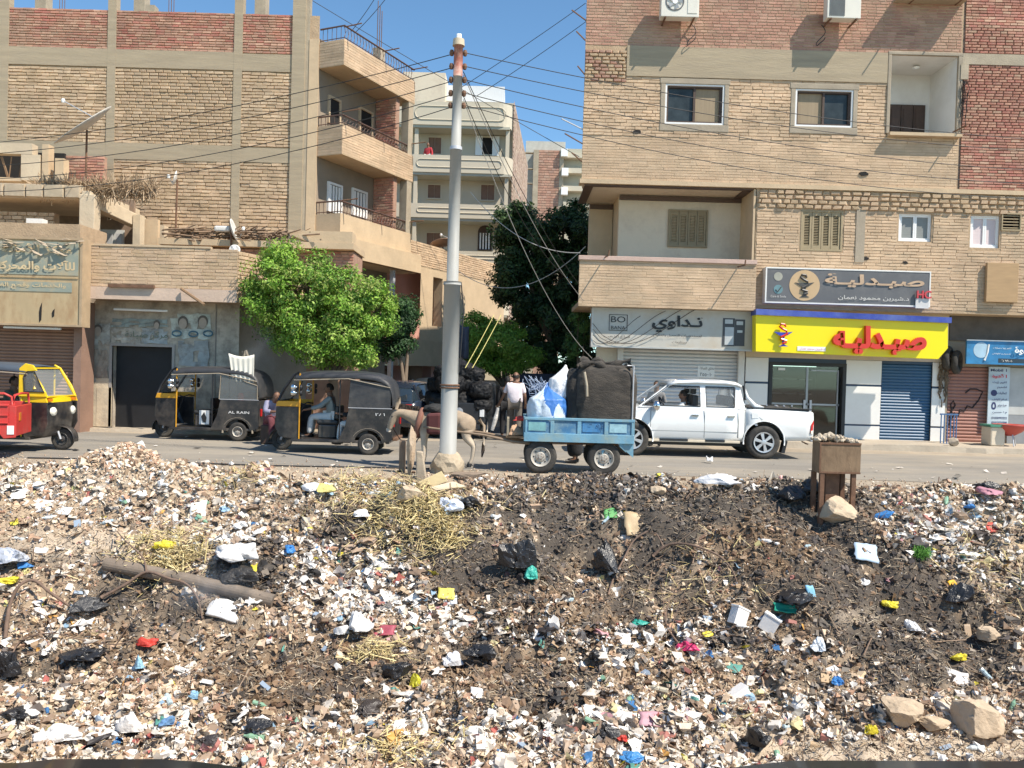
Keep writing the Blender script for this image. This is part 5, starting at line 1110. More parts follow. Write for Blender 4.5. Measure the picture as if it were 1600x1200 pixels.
def fields(x, y, z):
 px, py = proj(x, y, z); n = fbm(x * 2.2, y * 2.2, 4, 3); n2 = fbm(x * 2.5 + 9, y * 2.5, 7, 3)
 n3 = fbm(x * 7, y * 7, 3, 3); d = np.clip(1.15 * field(DARK, px, py) * np.clip(5 * (n * .6 + n3 * .4) - 1.5, 0, 1.5) + 2.2 * np.clip(n2 - .53, 0, 1), 0, 1.2); w_ = field(WHITE, px, py); br = field(BROWN, px, py); ba = field(BARE, px, py)
 return d, w_, br, ba, px, py
NX, NY = 420, 300
xs = np.linspace(-17, 17, NX); ys = 1.2 + (15.6 - 1.2) * np.linspace(0, 1, NY) ** .75
X, Y = np.meshgrid(xs, ys); Z = Hm(X, Y)
d, w_, br, ba, px, py = fields(X.ravel(), Y.ravel(), Z.ravel())
c = TAN[None] * np.ones((NX * NY, 1)); n = fbm(X.ravel() * 5, Y.ravel() * 5, 1, 3)[:, None]
c = c * (.75 + .5 * n); c = c + (np.array([.17, .11, .065]) - c) * np.clip(br, 0, .9)[:, None]; c = c + (np.array([.06, .052, .045]) - c) * np.clip(d * .85, 0, .93)[:, None]; c = c + (DUST - c) * np.clip(ba, 0, 1)[:, None]
ysf = Y.ravel()[:, None]; c = c + (np.array([.36, .30, .225]) - c) * sstep(14.3, 14.9, ysf) * 1.0
i = np.arange(NX * NY).reshape(NY, NX); f = np.stack([i[:-1, :-1], i[:-1, 1:], i[1:, 1:], i[1:, :-1]], 2).reshape(-1, 4)
M_soil = mat('dump_soil', attr=True, rough=.96, var=.22, sc_=12, bump=1, bs=45)
struct(npmesh('dump_ground', np.stack([X, Y, Z], 2).reshape(-1, 3), f, M_soil, c, smooth=True))
b = MB(); b.quad((-300, -60, .2), (300, -60, .2), (300, 1.25, .2), (-300, 1.25, .2)); b.quad((-300, 1.2, -2.3), (-17, 1.2, -2.3), (-17, EDGE + .1, -.4), (-300, EDGE + .1, -.4)); b.quad((17, 1.2, -2.3), (300, 1.2, -2.3), (300, EDGE + .1, -.4), (17, EDGE + .1, -.4)); struct(b.build('near_bank', M_dust))
def sample(N, y0=7.2, y1=14.55, xw=.72):
 y = R.uniform(y0, y1, N * 2); keep = R.uniform(0, 1, N * 2) < (.45 + .55 * y / y1); y = y[keep][:N]; x = R.uniform(-1, 1, len(y)) * (y * xw + .6); return x, y
def place(x, y, lift=0): return np.stack([x, y, Hm(x, y) + lift], 1)
C_R = np.array([(.46, .36, .275), (.54, .44, .345), (.40, .28, .205), (.58, .50, .41), (.36, .23, .165), (.66, .60, .52), (.50, .40, .30), (.28, .20, .145), (.52, .43, .33), (.42, .31, .23), (.20, .14, .10), (.34, .26, .19), (.46, .37, .27)]) * np.array([1.05, 1.0, .93])
C_D = np.array([(.06, .05, .045), (.10, .085, .07), (.16, .13, .10), (.035, .03, .03), (.13, .11, .10), (.22, .19, .16), (.20, .13, .08)])
C_B = np.array([(.15, .095, .055), (.21, .135, .08), (.10, .06, .038), (.29, .20, .125), (.36, .26, .165)])
C_W = np.array([(.78, .77, .74), (.72, .70, .66), (.66, .62, .56), (.82, .81, .79), (.60, .53, .46)])
def pick_cols(x, y, z, white=0.0, rubble=C_R):
 d, w_, br, ba, px, py = fields(x, y, z); N = len(x); u = R.uniform(0, 1, (4, N))
 c = rubble[R.integers(0, len(rubble), N)]
 c = np.where((u[0] < br * 1.05)[:, None], C_B[R.integers(0, len(C_B), N)], c); c = np.where((u[1] < d * .95)[:, None], C_D[R.integers(0, len(C_D), N)], c)
 c = np.where((u[2] < (w_ * .34 + white) * (1 - np.clip(d, 0, .8)))[:, None], C_W[R.integers(0, len(C_W), N)], c)
 c = np.where((u[3] < ba * .7)[:, None], DUST * R.uniform(.8, 1.15, (N, 1)), c)
 return np.minimum(c * R.uniform(.9, 1.28, (N, 1)), .84), d, w_, br, ba
M_rub = mat('rubble', attr=True, rough=.92, var=.16, sc_=20, bump=.4, bs=60)
v, f = ico(1); cube = np.array([(-1, -1, -1), (1, -1, -1), (1, 1, -1), (-1, 1, -1), (-1, -1, 1), (1, -1, 1), (1, 1, 1), (-1, 1, 1)], float) * .8; cf = np.array([(3, 2, 1, 0), (4, 5, 6, 7), (0, 1, 5, 4), (1, 2, 6, 5), (2, 3, 7, 6), (3, 0, 4, 7)])
for nm, N, (bv, bf), fl, jit in (('rubble', 30000, (v, f), .55, .38), ('brick_fragments', 46000, (cube, cf), .5, .30)):
 x, y = sample(N); c, d, w_, br, ba = pick_cols(x, y, Hm(x, y)); N = len(x)
 s = .011 * (R.uniform(0, 1, N) + .06) ** -.62; s = np.clip(s, .009, .050) * np.where(R.uniform(0, 1, N) < ba * .8, .35, 1) * np.where(d > .6, .75, 1)
 sc3 = np.stack([s * R.uniform(.8, 1.6, N), s * R.uniform(.6, 1.1, N), s * R.uniform(.4, .9, N)], 1)
 stuff(scatter(nm, bv, bf, dict(pos=place(x, y) + np.c_[0 * x, 0 * x, s * .25], rot=randrot(N, .75), scl=sc3), M_rub, c, jit=jit))
x = np.r_[R.normal(-6.5, .8, 1500), R.normal(.7, .9, 1400), R.normal(2.8, 1.1, 1600), R.uniform(-9, 9, 2200)]; y = np.r_[R.normal(14.25, .22, 4500), R.normal(14.3, .25, 2200)]; c, *_ = pick_cols(x, y, Hm(x, y), .12); s = np.clip(.018 * (R.uniform(0, 1, len(x)) + .1) ** -.5, .012, .06)
stuff(scatter('kerbside_rubble', cube, cf, dict(pos=place(x, y, .01), rot=randrot(len(x)), scl=np.stack([s * 1.3, s, s * .6], 1)), M_rub, c, jit=.25))
g = 2; gv = np.array([(a, b_, 0) for b_ in np.linspace(-1, 1, g + 1) for a in np.linspace(-1, 1, g + 1)]); gf = np.array([(j * (g + 1) + k, j * (g + 1) + k + 1, (j + 1) * (g + 1) + k + 1, (j + 1) * (g + 1) + k) for j in range(g) for k in range(g)])
C_L = np.array([(.80, .78, .74)] * 30 + [(.68, .62, .54)] * 30 + [(.55, .50, .44)] * 18 + [(.03, .028, .027)] * 12 + [(.38, .28, .20)] * 16 + [(.24, .17, .12)] * 14 + [(.60, .52, .06), (.58, .52, .22), (.56, .48, .26), (.40, .12, .10), (.42, .18, .15), (.05, .17, .38), (.25, .38, .50), (.10, .28, .24), (.52, .28, .30), (.55, .30, .08)])
M_lit = mat('litter', attr=True, rough=.55, var=.06, sc_=10, spec=.4)
def flakes(name, N, smin, smax, xy=None, cols=C_L, keepf=None, crump=.35, lift=.012):
 x, y = sample(N) if xy is None else xy
 d, w_, br, ba, px, py = fields(x, y, Hm(x, y)); k = R.uniform(0, 1, len(x)) < (np.clip(.27 + .9 * w_ + .35 * sstep(1040, 1130, py) + .16 - .26 * d - .2 * br - .5 * ba, .08, 1) if keepf is None else keepf)
 x, y, d = x[k], y[k], d[k]; N = len(x); s = smin + (smax - smin) * R.uniform(0, 1, N) ** 4; c = cols[R.integers(0, len(cols), N)] * R.uniform(.85, 1.05, (N, 1)); c = np.where((R.uniform(0, 1, N) < d * .88)[:, None], C_D[R.integers(0, 7, N)], c); c = np.where((R.uniform(0, 1, N) < br[k] * .6)[:, None], C_B[R.integers(0, 5, N)], c)
 nv = len(gv); vv = np.repeat(gv[None], N, 0); vv[..., :2] *= 1 + R.uniform(-.3, .3, (N, nv, 2)); vv[..., 2] = R.normal(0, crump, (N, nv)) + vv[..., 0] ** 2 * R.uniform(-.5, .5, (N, 1)); vv *= (s[:, None] * np.stack([R.uniform(.6, 1.4, N), R.uniform(.6, 1.2, N), np.ones(N)], 1))[:, None, :]
 V_ = np.einsum('nij,nkj->nki', randrot(N, .8), vv) + place(x, y, lift)[:, None]; F_ = (gf[None] + (np.arange(N) * nv)[:, None, None]).reshape(-1, 4)
 return stuff(npmesh(name, V_.reshape(-1, 3), F_, M_lit, np.repeat(c, nv, 0)))
flakes('paper_litter', 92000, .009, .068)
bv, bf = ico(2)
def crumpled(name, N, smin, smax, cols=C_L, seed=0, kf=None):
 x, y = sample(N); d, w_, br, ba, px, py = fields(x, y, Hm(x, y)); k = R.uniform(0, 1, N if len(x) == N else len(x)) < (np.clip(.14 + .8 * w_ + .25 * sstep(1050, 1130, py) - .5 * ba - .2 * br - .25 * d, .02, 1)); x, y, d = x[k], y[k], d[k]; N = len(x)
 s = smin + (smax - smin) * R.uniform(0, 1, N) ** 3; o_ = R.uniform(0, 50, (N, 3)); B = bv[None] + 0 * o_[:, None]
 nn = vnoise(B[..., 0] * 2.1 + o_[:, None, 0], B[..., 1] * 2.1 + o_[:, None, 1], B[..., 2] * 2.1 + o_[:, None, 2]); n2 = np.abs(vnoise(B[..., 0] * 4.5 + o_[:, None, 1], B[..., 1] * 4.5, B[..., 2] * 4.5 + o_[:, None, 2]) - .5) * 2
 B = B * (.25 + 1.5 * nn - .5 * n2)[..., None] * (s[:, None] * np.stack([R.uniform(.9, 1.7, N), R.uniform(.7, 1.2, N), R.uniform(.4, .7, N)], 1))[:, None]
 V_ = np.einsum('nij,nkj->nki', randrot(N, .35), B) + place(x, y, .01)[:, None]; F_ = (bf[None] + (np.arange(N) * len(bv))[:, None, None]).reshape(-1, 3)
 c = cols[R.integers(0, len(cols), N)] * R.uniform(.85, 1.05, (N, 1)); c = np.where((R.uniform(0, 1, N) < d * .4)[:, None], C_D[R.integers(0, 4, N)], c)
 return stuff(npmesh(name, V_.reshape(-1, 3), F_, M_lit, np.repeat(c, len(bv), 0)))
crumpled('crumpled_litter', 12000, .016, .12)
x, y = sample(26000); d, w_, br, ba, px, py = fields(x, y, Hm(x, y)); k = R.uniform(0, 1, len(x)) < np.clip((w_ - .55) * .5, 0, .5); flakes('white_plastic_litter', 0, .025, .11, (x[k], y[k]), C_L[:34], 1.0, .45, .03)
def many(name, n_, mb, s0, s1, cols, m):
 x, y = sample(n_); d, w_, br, ba, px, py = fields(x, y, Hm(x, y)); k = R.uniform(0, 1, len(x)) > .9 * d + .4 * br; x, y = x[k], y[k]; N = len(x); s = R.uniform(s0, s1, N); nv = len(mb.v); V0 = np.array(mb.v); V_ = np.einsum('nij,nkj->nki', randrot(N, .6), V0[None] * s[:, None, None]) + place(x, y, .02)[:, None]
 F_ = (np.array([f for f in mb.f if len(f) == 4])[None] + (np.arange(N) * nv)[:, None, None]).reshape(-1, 4); c = np.array(cols)[R.integers(0, len(cols), N)]; return stuff(npmesh(name, V_.reshape(-1, 3), F_, m, np.repeat(c, nv, 0)))
mb = MB().lathe([(.001, -1), (.28, -1), (.30, -.9), (.30, -.2), (.25, -.1), (.30, 0), (.30, .45), (.12, .8), (.12, 1.0), (.001, 1.0)], (0, 0, 0), 'y', 9); many('plastic_bottles', 260, mb, .07, .13, [(.60, .64, .64), (.66, .68, .66), (.40, .52, .58), (.22, .38, .26), (.72, .72, .70), (.55, .50, .38)], mat('bottle_plastic', attr=True, rough=.18, var=.05, spec=.7))
mb = MB().box(-1, 1, -.7, .7, -.35, .35); many('small_cartons', 420, mb, .03, .075, [(.78, .76, .72), (.62, .48, .32), (.50, .36, .22), (.70, .66, .60), (.36, .16, .13), (.62, .55, .26), (.26, .33, .42), (.76, .75, .73)], M_lit)
mb = MB().lathe([(.001, -.8), (.55, -.8), (.8, .8), (.74, .78), (.5, -.6)], (0, 0, 0), 'z', 10, False); many('paper_cups', 240, mb, .035, .06, [(.80, .79, .77), (.76, .74, .70), (.70, .40, .36), (.60, .62, .64)], M_lit)
sv = np.array([(-.5, -1, -.6), (-.5, 1, -.6), (-.5, 0, 1), (.5, -1, -.6), (.5, 1, -.6), (.5, 0, 1)], float); sf = np.array([(0, 1, 4, 3), (1, 2, 5, 4), (2, 0, 3, 5)])
def fibres(name, x, y, l0, l1, r_, cols, m, lift=.02, tilt=.55):
 N = len(x); return stuff(scatter(name, sv, sf, dict(pos=place(x, y) + np.c_[0 * x, 0 * x, R.uniform(0, lift, N)], rot=randrot(N, tilt), scl=np.c_[R.uniform(l0, l1, N), np.full(N, r_) * R.uniform(.6, 1.6, N), np.full(N, r_ * .5)]), m, np.array(cols)[R.integers(0, len(cols), N)] * R.uniform(.75, 1.25, (N, 1))))
x, y = sample(42000); fibres('dry_stalks', x, y, .03, .17, .0042, [(.30, .22, .14), (.20, .14, .09), (.42, .34, .24), (.12, .09, .07), (.50, .43, .32)], M_rub, .04)
x, y = sample(1400); fibres('twigs', x, y, .15, .5, .006, [(.16, .11, .08), (.28, .20, .14)], M_rub, .06)
XS, YS_ = [], []
for (px_, py_, sx, sy, n_) in ((620, 775, .7, .2, 480), (650, 812, .42, .18, 950), (690, 835, .22, .14, 400), (268, 890, .25, .16, 500), (255, 870, .4, .2, 250), (585, 1022, .22, .11, 200), (620, 1178, .3, .12, 160), (560, 760, .5, .15, 200), (1560, 900, .5, .4, 150), (1080, 930, .6, .3, 80), (380, 745, .3, .1, 90)):
 p = gnd(px_, py_); XS.append(R.normal(p.x, sx, n_)); YS_.append(R.normal(p.y, sy, n_))
fibres('yellow_straw', np.concatenate(XS), np.concatenate(YS_), .10, .36, .0055, [(.62, .51, .24), (.68, .58, .32), (.52, .42, .21), (.38, .29, .15)], M_rub, .16, .6)
# ==== single pieces of rubbish one can point to
vb, fb = ico(4)
def bag(name, label, px_, py_, w, h, col, cat='bag', gloss=.35, flat=None, seed=None, lift=.0, wr=1.0, group=None, spikes=0, P0=None):
 """a crumpled plastic bag w x h pixels large in the photograph"""
 p = gnd(px_, py_ + h * .35) if P0 is None else P0; s = sc(p.y); seed = seed if seed is not None else px_ * .37 + py_ * .11
 V_ = vb.copy(); n1 = fbm(V_[:, 0] * 1.4 + seed, V_[:, 1] * 1.4 + seed * .7, V_[:, 2] * 1.4, 3); rd = 1 - np.abs(fbm(V_[:, 0] * 2.6 + seed, V_[:, 1] * 2.6 + 5, V_[:, 2] * 2.6 + seed, 3) - .5) * 4
 rg = np.random.default_rng(int(abs(seed) * 97) % 9999); V_ = V_ * (.62 + 1.0 * (n1 - .5) * 1.6 + .24 * wr * rd)[:, None]
 for _ in range(5):
  q = rg.normal(0, 1, 3); q[2] = abs(q[2]) * .4; q /= np.linalg.norm(q); dd = np.clip(vb @ q, 0, 1); V_ = V_ + q * (dd ** 8 * rg.uniform(.1, .45))[:, None]
 for _ in range(9):
  q = rg.normal(0, 1, 3); q /= np.linalg.norm(q); V_ = V_ - np.maximum(0, V_ @ q - rg.uniform(.35, .8))[:, None] * q * .7; V_[:, 2] = np.where(V_[:, 2] < 0, V_[:, 2] * .5, V_[:, 2])
 if spikes: V_[:, 2] += spikes * np.exp(-((V_[:, 0] - .1) ** 2 + V_[:, 1] ** 2) * 9)
 hw, hh = w / s / 2, h / s / 2
 V_ = V_ * np.array([hw, hw * .75, hh * 1.25]); V_ = V_ + np.array(p) + np.array([0, 0, hh * .45 + lift])
 m = mat('plastic_%02d%02d%02d_%d' % (*[int(q * 99) for q in col], int(gloss * 10)), col, gloss, .12, 5, .6, 26, spec=.6)
 o = npmesh(name, V_, fb, m, smooth=gloss > .55); recenter(o); return tag(o, label, cat, group)
def scrap(name, label, px_, py_, w, h, col, cat='paper', tilt=(.0, -.5), rz=0, th=.01, cr=.15, rough=.6, P0=None, mm=None):
 """a flat, bent sheet lying on the bank"""
 p = gnd(px_, py_) if P0 is None else P0; s = sc(p.y); n = 7; b = MB(); vs = []; seed = px_ * .1; hw, hh = w / s / 2, h / s / 2 * 1.2
 u = Vector((math.cos(rz), 0, math.sin(rz))); n_ = Vector((tilt[0], tilt[1], 1)).normalized(); u = (u - n_ * u.dot(n_)).normalized(); v_ = n_.cross(u)
 for j in range(n + 1):
  for k in range(n + 1):
   a, c_ = 2 * k / n - 1, 2 * j / n - 1; e = float(fbm(a * 1.5 + seed, c_ * 1.5, seed, 3)) - .5; e2 = float(fbm(a * 1.2 + seed + 9, c_ * 1.2, 3)) - .5
   vs.append(p + u * hw * a * (1 + e2 * .5) + v_ * hh * 1.5 * c_ * (1 + e2 * .4) * .8 + n_ * (e * cr * hw * 3 + .035))
 b.add(vs, [(j * (n + 1) + k, j * (n + 1) + k + 1, (j + 1) * (n + 1) + k + 1, (j + 1) * (n + 1) + k) for j in range(n) for k in range(n)])
 m = mm or mat('sheet_%02d%02d%02d' % tuple(int(q * 99) for q in col), col, rough, .1, 6, .2, 20); o = b.build(name, m, smooth=True); sm = o.modifiers.new('s', 'SOLIDIFY'); sm.thickness = th; recenter(o); return tag(o, label, cat)
BK, WH, YE, BL, TE, RE, PK = (.022, .022, .024), (.76, .75, .73), (.68, .58, .04), (.04, .20, .50), (.04, .38, .30), (.50, .045, .03), (.50, .06, .20)
B_ = [('plastic_bag', 'glossy black plastic bag at the foot of the rusty box legs on the left', 1240, 774, 46, 30, BK, .28), ('plastic_bag', 'dark plastic bag pressed against the left leg of the rusty box', 1272, 762, 34, 30, (.05, .05, .055), .35),
('sack', 'white folded plastic sack lying on the rubble edge between the cart and the rusty box', 1128, 752, 50, 20, (.62, .62, .64), .5), ('plastic_bag', 'crumpled black bag standing on the burnt slope beside the teal bag', 815, 876, 46, 50, BK, .25),
('plastic_bag', 'teal green plastic bag knotted beside the black bag on the burnt slope', 829, 899, 24, 22, TE, .4), ('plastic_bag', 'torn black bag draped down the slope below the crumpled kraft paper', 948, 882, 44, 48, BK, .3),
('plastic_bag', 'bright yellow plastic bag above the long grey pipe', 259, 853, 34, 16, YE, .5), ('plastic_bag', 'small yellow bag at the far left edge of the dump', 14, 907, 30, 10, YE, .5),
('plastic_bag', 'black plastic heap behind the straw at the left, above the bent branch', 132, 945, 50, 30, (.04, .04, .042), .4), ('plastic_bag', 'grey and white crumpled sheeting at the left edge, left of the black plastic', 22, 870, 56, 34, (.45, .48, .54), .45),
('plastic_bag', 'blue scrap of plastic in the grey sheeting at the left edge', 36, 884, 22, 12, BL, .4), ('plastic_bag', 'black bag heap in the lower left beside the red scraps', 125, 1022, 60, 24, BK, .25), ('plastic_bag', 'black bag at the left border below the bent branch', 12, 1045, 34, 44, BK, .3),
('plastic_bag', 'black bag in the bottom left corner beside the yellow wrapper', 26, 1115, 32, 20, BK, .3), ('plastic_bag', 'dull black bag at the bottom, a little right of the blue wrapper', 318, 1160, 34, 22, (.04, .035, .035), .4), ('plastic_bag', 'glossy black bag at the bottom near the left third', 408, 1130, 34, 24, BK, .25),
('plastic_bag', 'round black bag below the light straw patch in the middle', 748, 1021, 40, 30, BK, .3), ('plastic_bag', 'long black bag trailing down beside the pale straw in the middle', 612, 1050, 34, 46, BK, .25), ('plastic_bag', 'dark brown bag lump in the lower middle right of the hairy brown heap', 575, 1106, 40, 24, (.05, .04, .035), .4),
('plastic_bag', 'white knotted bag right of the middle, left of the round black bag', 708, 1034, 28, 26, (.68, .68, .70), .45), ('plastic_bag', 'yellow knotted bag under the long black bag', 648, 1068, 17, 20, (.55, .52, .04), .4), ('plastic_bag', 'white bag fanned out with radiating folds in the middle', 562, 975, 44, 30, (.80, .79, .77), .6),
('plastic_bag', 'white triangular bag just left of the fanned white bag', 532, 985, 26, 22, (.80, .80, .79), .6), ('plastic_bag', 'black bag in the white litter strip below the middle', 930, 1026, 30, 18, BK, .25), ('plastic_bag', 'second black bag right of the white litter strip', 978, 1021, 34, 16, BK, .3),
('plastic_bag', 'black bag at the bottom beside the white carton and pink packet', 950, 1142, 26, 32, BK, .3), ('plastic_bag', 'large black bag at the bottom on the bare tan patch', 1184, 1156, 44, 26, BK, .25), ('plastic_bag', 'black bag heap on the right slope beside the blue scrap and green sheet', 1240, 932, 56, 26, BK, .25),
('plastic_bag', 'shiny pointed black bag with a yellow scrap behind it at the right', 1500, 935, 40, 28, BK, .2), ('plastic_bag', 'yellow plastic bag on the brown ground at the right', 1388, 945, 28, 12, YE, .5), ('plastic_bag', 'white translucent bag with a blue corner on the right slope', 1280, 1012, 22, 30, (.62, .68, .74), .3),
('plastic_bag', 'cobalt blue plastic scrap low on the right slope', 1308, 1066, 19, 15, BL, .4), ('plastic_bag', 'white round bag alone on the burnt ground at the right', 1425, 980, 23, 21, (.74, .74, .74), .5), ('plastic_bag', 'yellow scrap near the pale sheet at the right', 1497, 1028, 24, 14, YE, .5),
('plastic_bag', 'yellow bag at the bottom left of the two boulders', 1358, 1142, 17, 18, YE, .5), ('plastic_bag', 'black bag on the road edge at the far right on top of the pink cloth', 1546, 758, 32, 15, BK, .3), ('plastic_bag', 'blue plastic bag on the slope right of the rusty box', 1379, 806, 24, 20, BL, .4),
('plastic_bag', 'blue scrap on the upper edge at the right beyond the white litter', 1517, 792, 14, 10, BL, .4), ('plastic_bag', 'black bag below the straw on the right of the leaning wooden board', 738, 786, 34, 22, BK, .25), ('plastic_bag', 'blue and white striped bag below the leaning wooden board', 700, 792, 40, 26, (.55, .60, .70), .4),
('plastic_bag', 'white knotted bag in the yellow straw', 566, 804, 20, 15, (.78, .78, .78), .5), ('plastic_bag', 'white bag with a red spot at the lower end of the yellow straw', 651, 826, 14, 13, (.78, .72, .72), .5), ('plastic_bag', 'pale yellow bag at the upper edge between the white bag and the straw', 507, 764, 26, 16, (.66, .58, .20), .5),
('plastic_bag', 'white rounded bag at the upper edge left of the pale yellow bag', 483, 764, 26, 18, (.74, .74, .76), .5), ('plastic_bag', 'small blue wrapper on the pale rubble left of the middle', 453, 860, 18, 15, BL, .4), ('plastic_bag', 'red cloth scraps in the branches at the lower left', 228, 1004, 38, 14, RE, .6),
('plastic_bag', 'light blue bag below the red scraps in the lower left', 217, 1038, 18, 26, (.30, .52, .66), .4), ('plastic_bag', 'blue wrapper lying in the bottom left litter', 262, 1130, 24, 17, (.16, .32, .55), .4), ('plastic_bag', 'blue star shaped scrap left of the brown heap', 304, 1088, 16, 15, (.25, .45, .62), .4),
('plastic_bag', 'pair of blue wrappers at the bottom under the red scraps', 982, 1185, 34, 14, (.05, .22, .50), .4), ('plastic_bag', 'red scrap at the bottom among white bags', 972, 1156, 15, 12, RE, .5), ('plastic_bag', 'crimson and white packet in the white litter by the thin branch', 1075, 1011, 30, 17, (.55, .03, .13), .4),
('plastic_bag', 'yellow balled bag right of the thin branch', 1104, 991, 16, 15, (.66, .55, .04), .4), ('plastic_bag', 'teal strip of plastic under the thin branch', 1000, 974, 26, 9, (.02, .30, .24), .4), ('plastic_bag', 'large clear white bag at the lower left between the bottom scraps', 90, 1150, 50, 24, (.76, .75, .73), .55),
('plastic_bag', 'white crumpled bag right of the large black bag heap at the bottom', 205, 1135, 44, 34, (.76, .73, .69), .6), ('plastic_bag', 'white crumpled bag at the foot of the dark tall pipe end', 372, 866, 50, 34, (.66, .65, .64), .7), ('plastic_bag', 'black scorched bag right of the pipe and white sheet', 372, 905, 50, 30, (.04, .037, .035), .5)]
for (nm, lb, px_, py_, w, h, c_, gl) in B_: bag(nm, lb, px_, py_, w * 1.4, h * 1.4, c_, 'plastic bag' if nm == 'plastic_bag' else 'sack', gl)
bag('cloth_heap', 'dusty pink cloth under the black bag on the road edge at the far right', 1549, 771, 44, 16, (.42, .20, .25), 'cloth', .9)
scrap('foam_sheet', 'white foam sheet lying beside the end of the long grey pipe', 352, 955, 50, 22, (.80, .79, .77), 'foam sheet', (.1, -.9), -.3, .05, .05)
scrap('cardboard', 'crumpled tan kraft paper bag on the burnt slope', 997, 822, 44, 28, (.48, .36, .21), 'paper bag', (0, -1.4), .1, .02, .25)
scrap('packet', 'green and yellow packet lying on the dark slope left of the kraft paper', 955, 806, 23, 13, (.12, .36, .12), 'packet', (0, -1), .1)
scrap('packet', 'yellow and white packet below the middle of the slope', 697, 929, 26, 13, (.66, .58, .12), 'packet', (0, -1), -.1); scrap('packet', 'white lower half of the printed packet below the middle of the slope', 704, 942, 20, 10, (.66, .68, .72), 'packet', (0, -1), .1)
scrap('plastic_sheet', 'emerald green plastic sheet beside the round white tub on the right slope', 1232, 955, 52, 12, (.02, .34, .22), 'plastic sheet', (.2, -.8), -.1)
scrap('packet', 'pale blue scrap sticking up behind the green sheet', 1266, 928, 13, 17, (.20, .45, .62), 'packet', (.2, -2.5), .2)
scrap('packet', 'pink and white packet lying open at the bottom centre', 1018, 1128, 40, 16, (.50, .28, .33), 'packet', (0, -.9), -.05); scrap('carton', 'white square carton lid at the bottom centre', 975, 1124, 24, 15, (.78, .77, .74), 'carton', (0, -1.2), -.1, .03, .04)
scrap('carton', 'white carton with a small label in the white litter strip', 973, 1003, 24, 13, (.80, .79, .74), 'carton', (0, -1.4), 0, .04, .04); scrap('packet', 'maroon wrapper lying on the rubble in the middle', 600, 988, 36, 12, (.34, .07, .10), 'packet', (0, -.9), .1)
scrap('newspaper', 'pale striped newspaper sheet on the right slope below the yellow scrap', 1496, 1062, 36, 18, (.55, .53, .51), 'newspaper', (.1, -1.0), -.25); scrap('packet', 'orange scrap behind the pointed black bag at the right', 1489, 917, 12, 13, (.75, .42, .02), 'packet', (0, -2), .4)
scrap('carton', 'printed white and blue packet on the slope under the white litter at the right', 1352, 866, 34, 22, (.42, .54, .66), 'packet', (.1, -1), -.2); scrap('cardboard', 'red and white scrap at the upper right of the white litter', 1548, 826, 16, 12, RE, 'packet', (0, -1), .1)
scrap('carton', 'flattened white carton in the upper left corner of the dump', 22, 776, 38, 14, (.78, .77, .74), 'carton', (0, -.8), .3); scrap('plastic_sheet', 'white plastic sheet draped over the slope at the left of the dump', 60, 793, 44, 15, (.78, .77, .75), 'plastic sheet', (0, -.7), 0, .02, .3)
scrap('tile', 'white square of plaster standing among the rubble below the left heap', 310, 799, 23, 18, (.80, .79, .76), 'tile', (.2, -2), .2, .03, .05); scrap('packet', 'white flat packet right of the left straw', 102, 800, 20, 10, (.78, .77, .74), 'packet', (0, -.8), -.2)
scrap('packet', 'light packet beside the yellow scrap in the bottom left litter', 285, 1120, 22, 12, (.60, .68, .72), 'packet', (0, -.8), .2); scrap('tile', 'small white square of paper in the lower middle', 745, 1087, 19, 13, (.80, .80, .80), 'paper', (0, -1.5), -.1, .01, .05)
scrap('tile', 'brown wooden chip standing in the dark ground at the right', 1511, 989, 11, 18, (.36, .26, .17), 'wood chip', (0, -2), 0, .03, .05)
def crate(label, px_, py_, w, h, rz, col, cat='foam box', open_=True, name='foam_box'):
 p = gnd(px_, py_ + h * .4); s = sc(p.y); t = thing(name, label, cat, p + Vector((0, 0, -.02)), rz); W_, H_ = w / s, h / s; m = mat('foam_white' if col[0] > .7 else 'box_%d' % (col[0] * 99), col, .7, .04, 6, .15, 40); b = MB(); k = .02
 b.box(-W_ / 2, W_ / 2, -W_ * .35, -W_ * .35 + k, 0, H_); b.box(-W_ / 2, W_ / 2, W_ * .35 - k, W_ * .35, 0, H_); b.box(-W_ / 2, -W_ / 2 + k, -W_ * .35 + k, W_ * .35 - k, 0, H_); b.box(W_ / 2 - k, W_ / 2, -W_ * .35 + k, W_ * .35 - k, 0, H_); b.box(-W_ / 2 + k, W_ / 2 - k, -W_ * .35 + k, W_ * .35 - k, 0, k)
 b.build('box', m, t, bevel=.006); MB().box(-W_ / 2 - .01, W_ / 2 + .01, -W_ * .38, W_ * .38, H_ + .002, H_ + .03).build('lid', m, t, bevel=.006); t.rotation_euler = (random.uniform(-.2, .4), random.choice((-.5, .45)), rz); return t
crate('white foam box tipped on the rubbish right of the thin branch', 1150, 965, 24, 26, .4, WH); crate('white foam box half buried left of the green plastic sheet', 1196, 976, 26, 24, -.5, WH); crate('white moulded foam tray low on the right of the white litter', 1158, 1085, 30, 13, .3, WH, 'foam tray', name='foam_tray')
p1, p2 = gnd(165, 893), gnd(428, 948); p1.z += .10; p2.z += .04; pm = p1.lerp(p2, .5); M_pipe = mat('sooty_pipe', (.22, .175, .135), .8, .2, 3, .3, 30, dirt=(.08, .07, .06), damt=.8, dsc=1.8)
pp = [p1.lerp(p2, t) + Vector((0, 0, .03 * math.sin(t * 3.1))) for t in np.linspace(0, 1, 12)]; o = MB().tube(pp, .098, 18).build('pipe', M_pipe, smooth=False); tag(recenter(o), 'long thick grey pipe lying across the left of the dump', 'pipe')
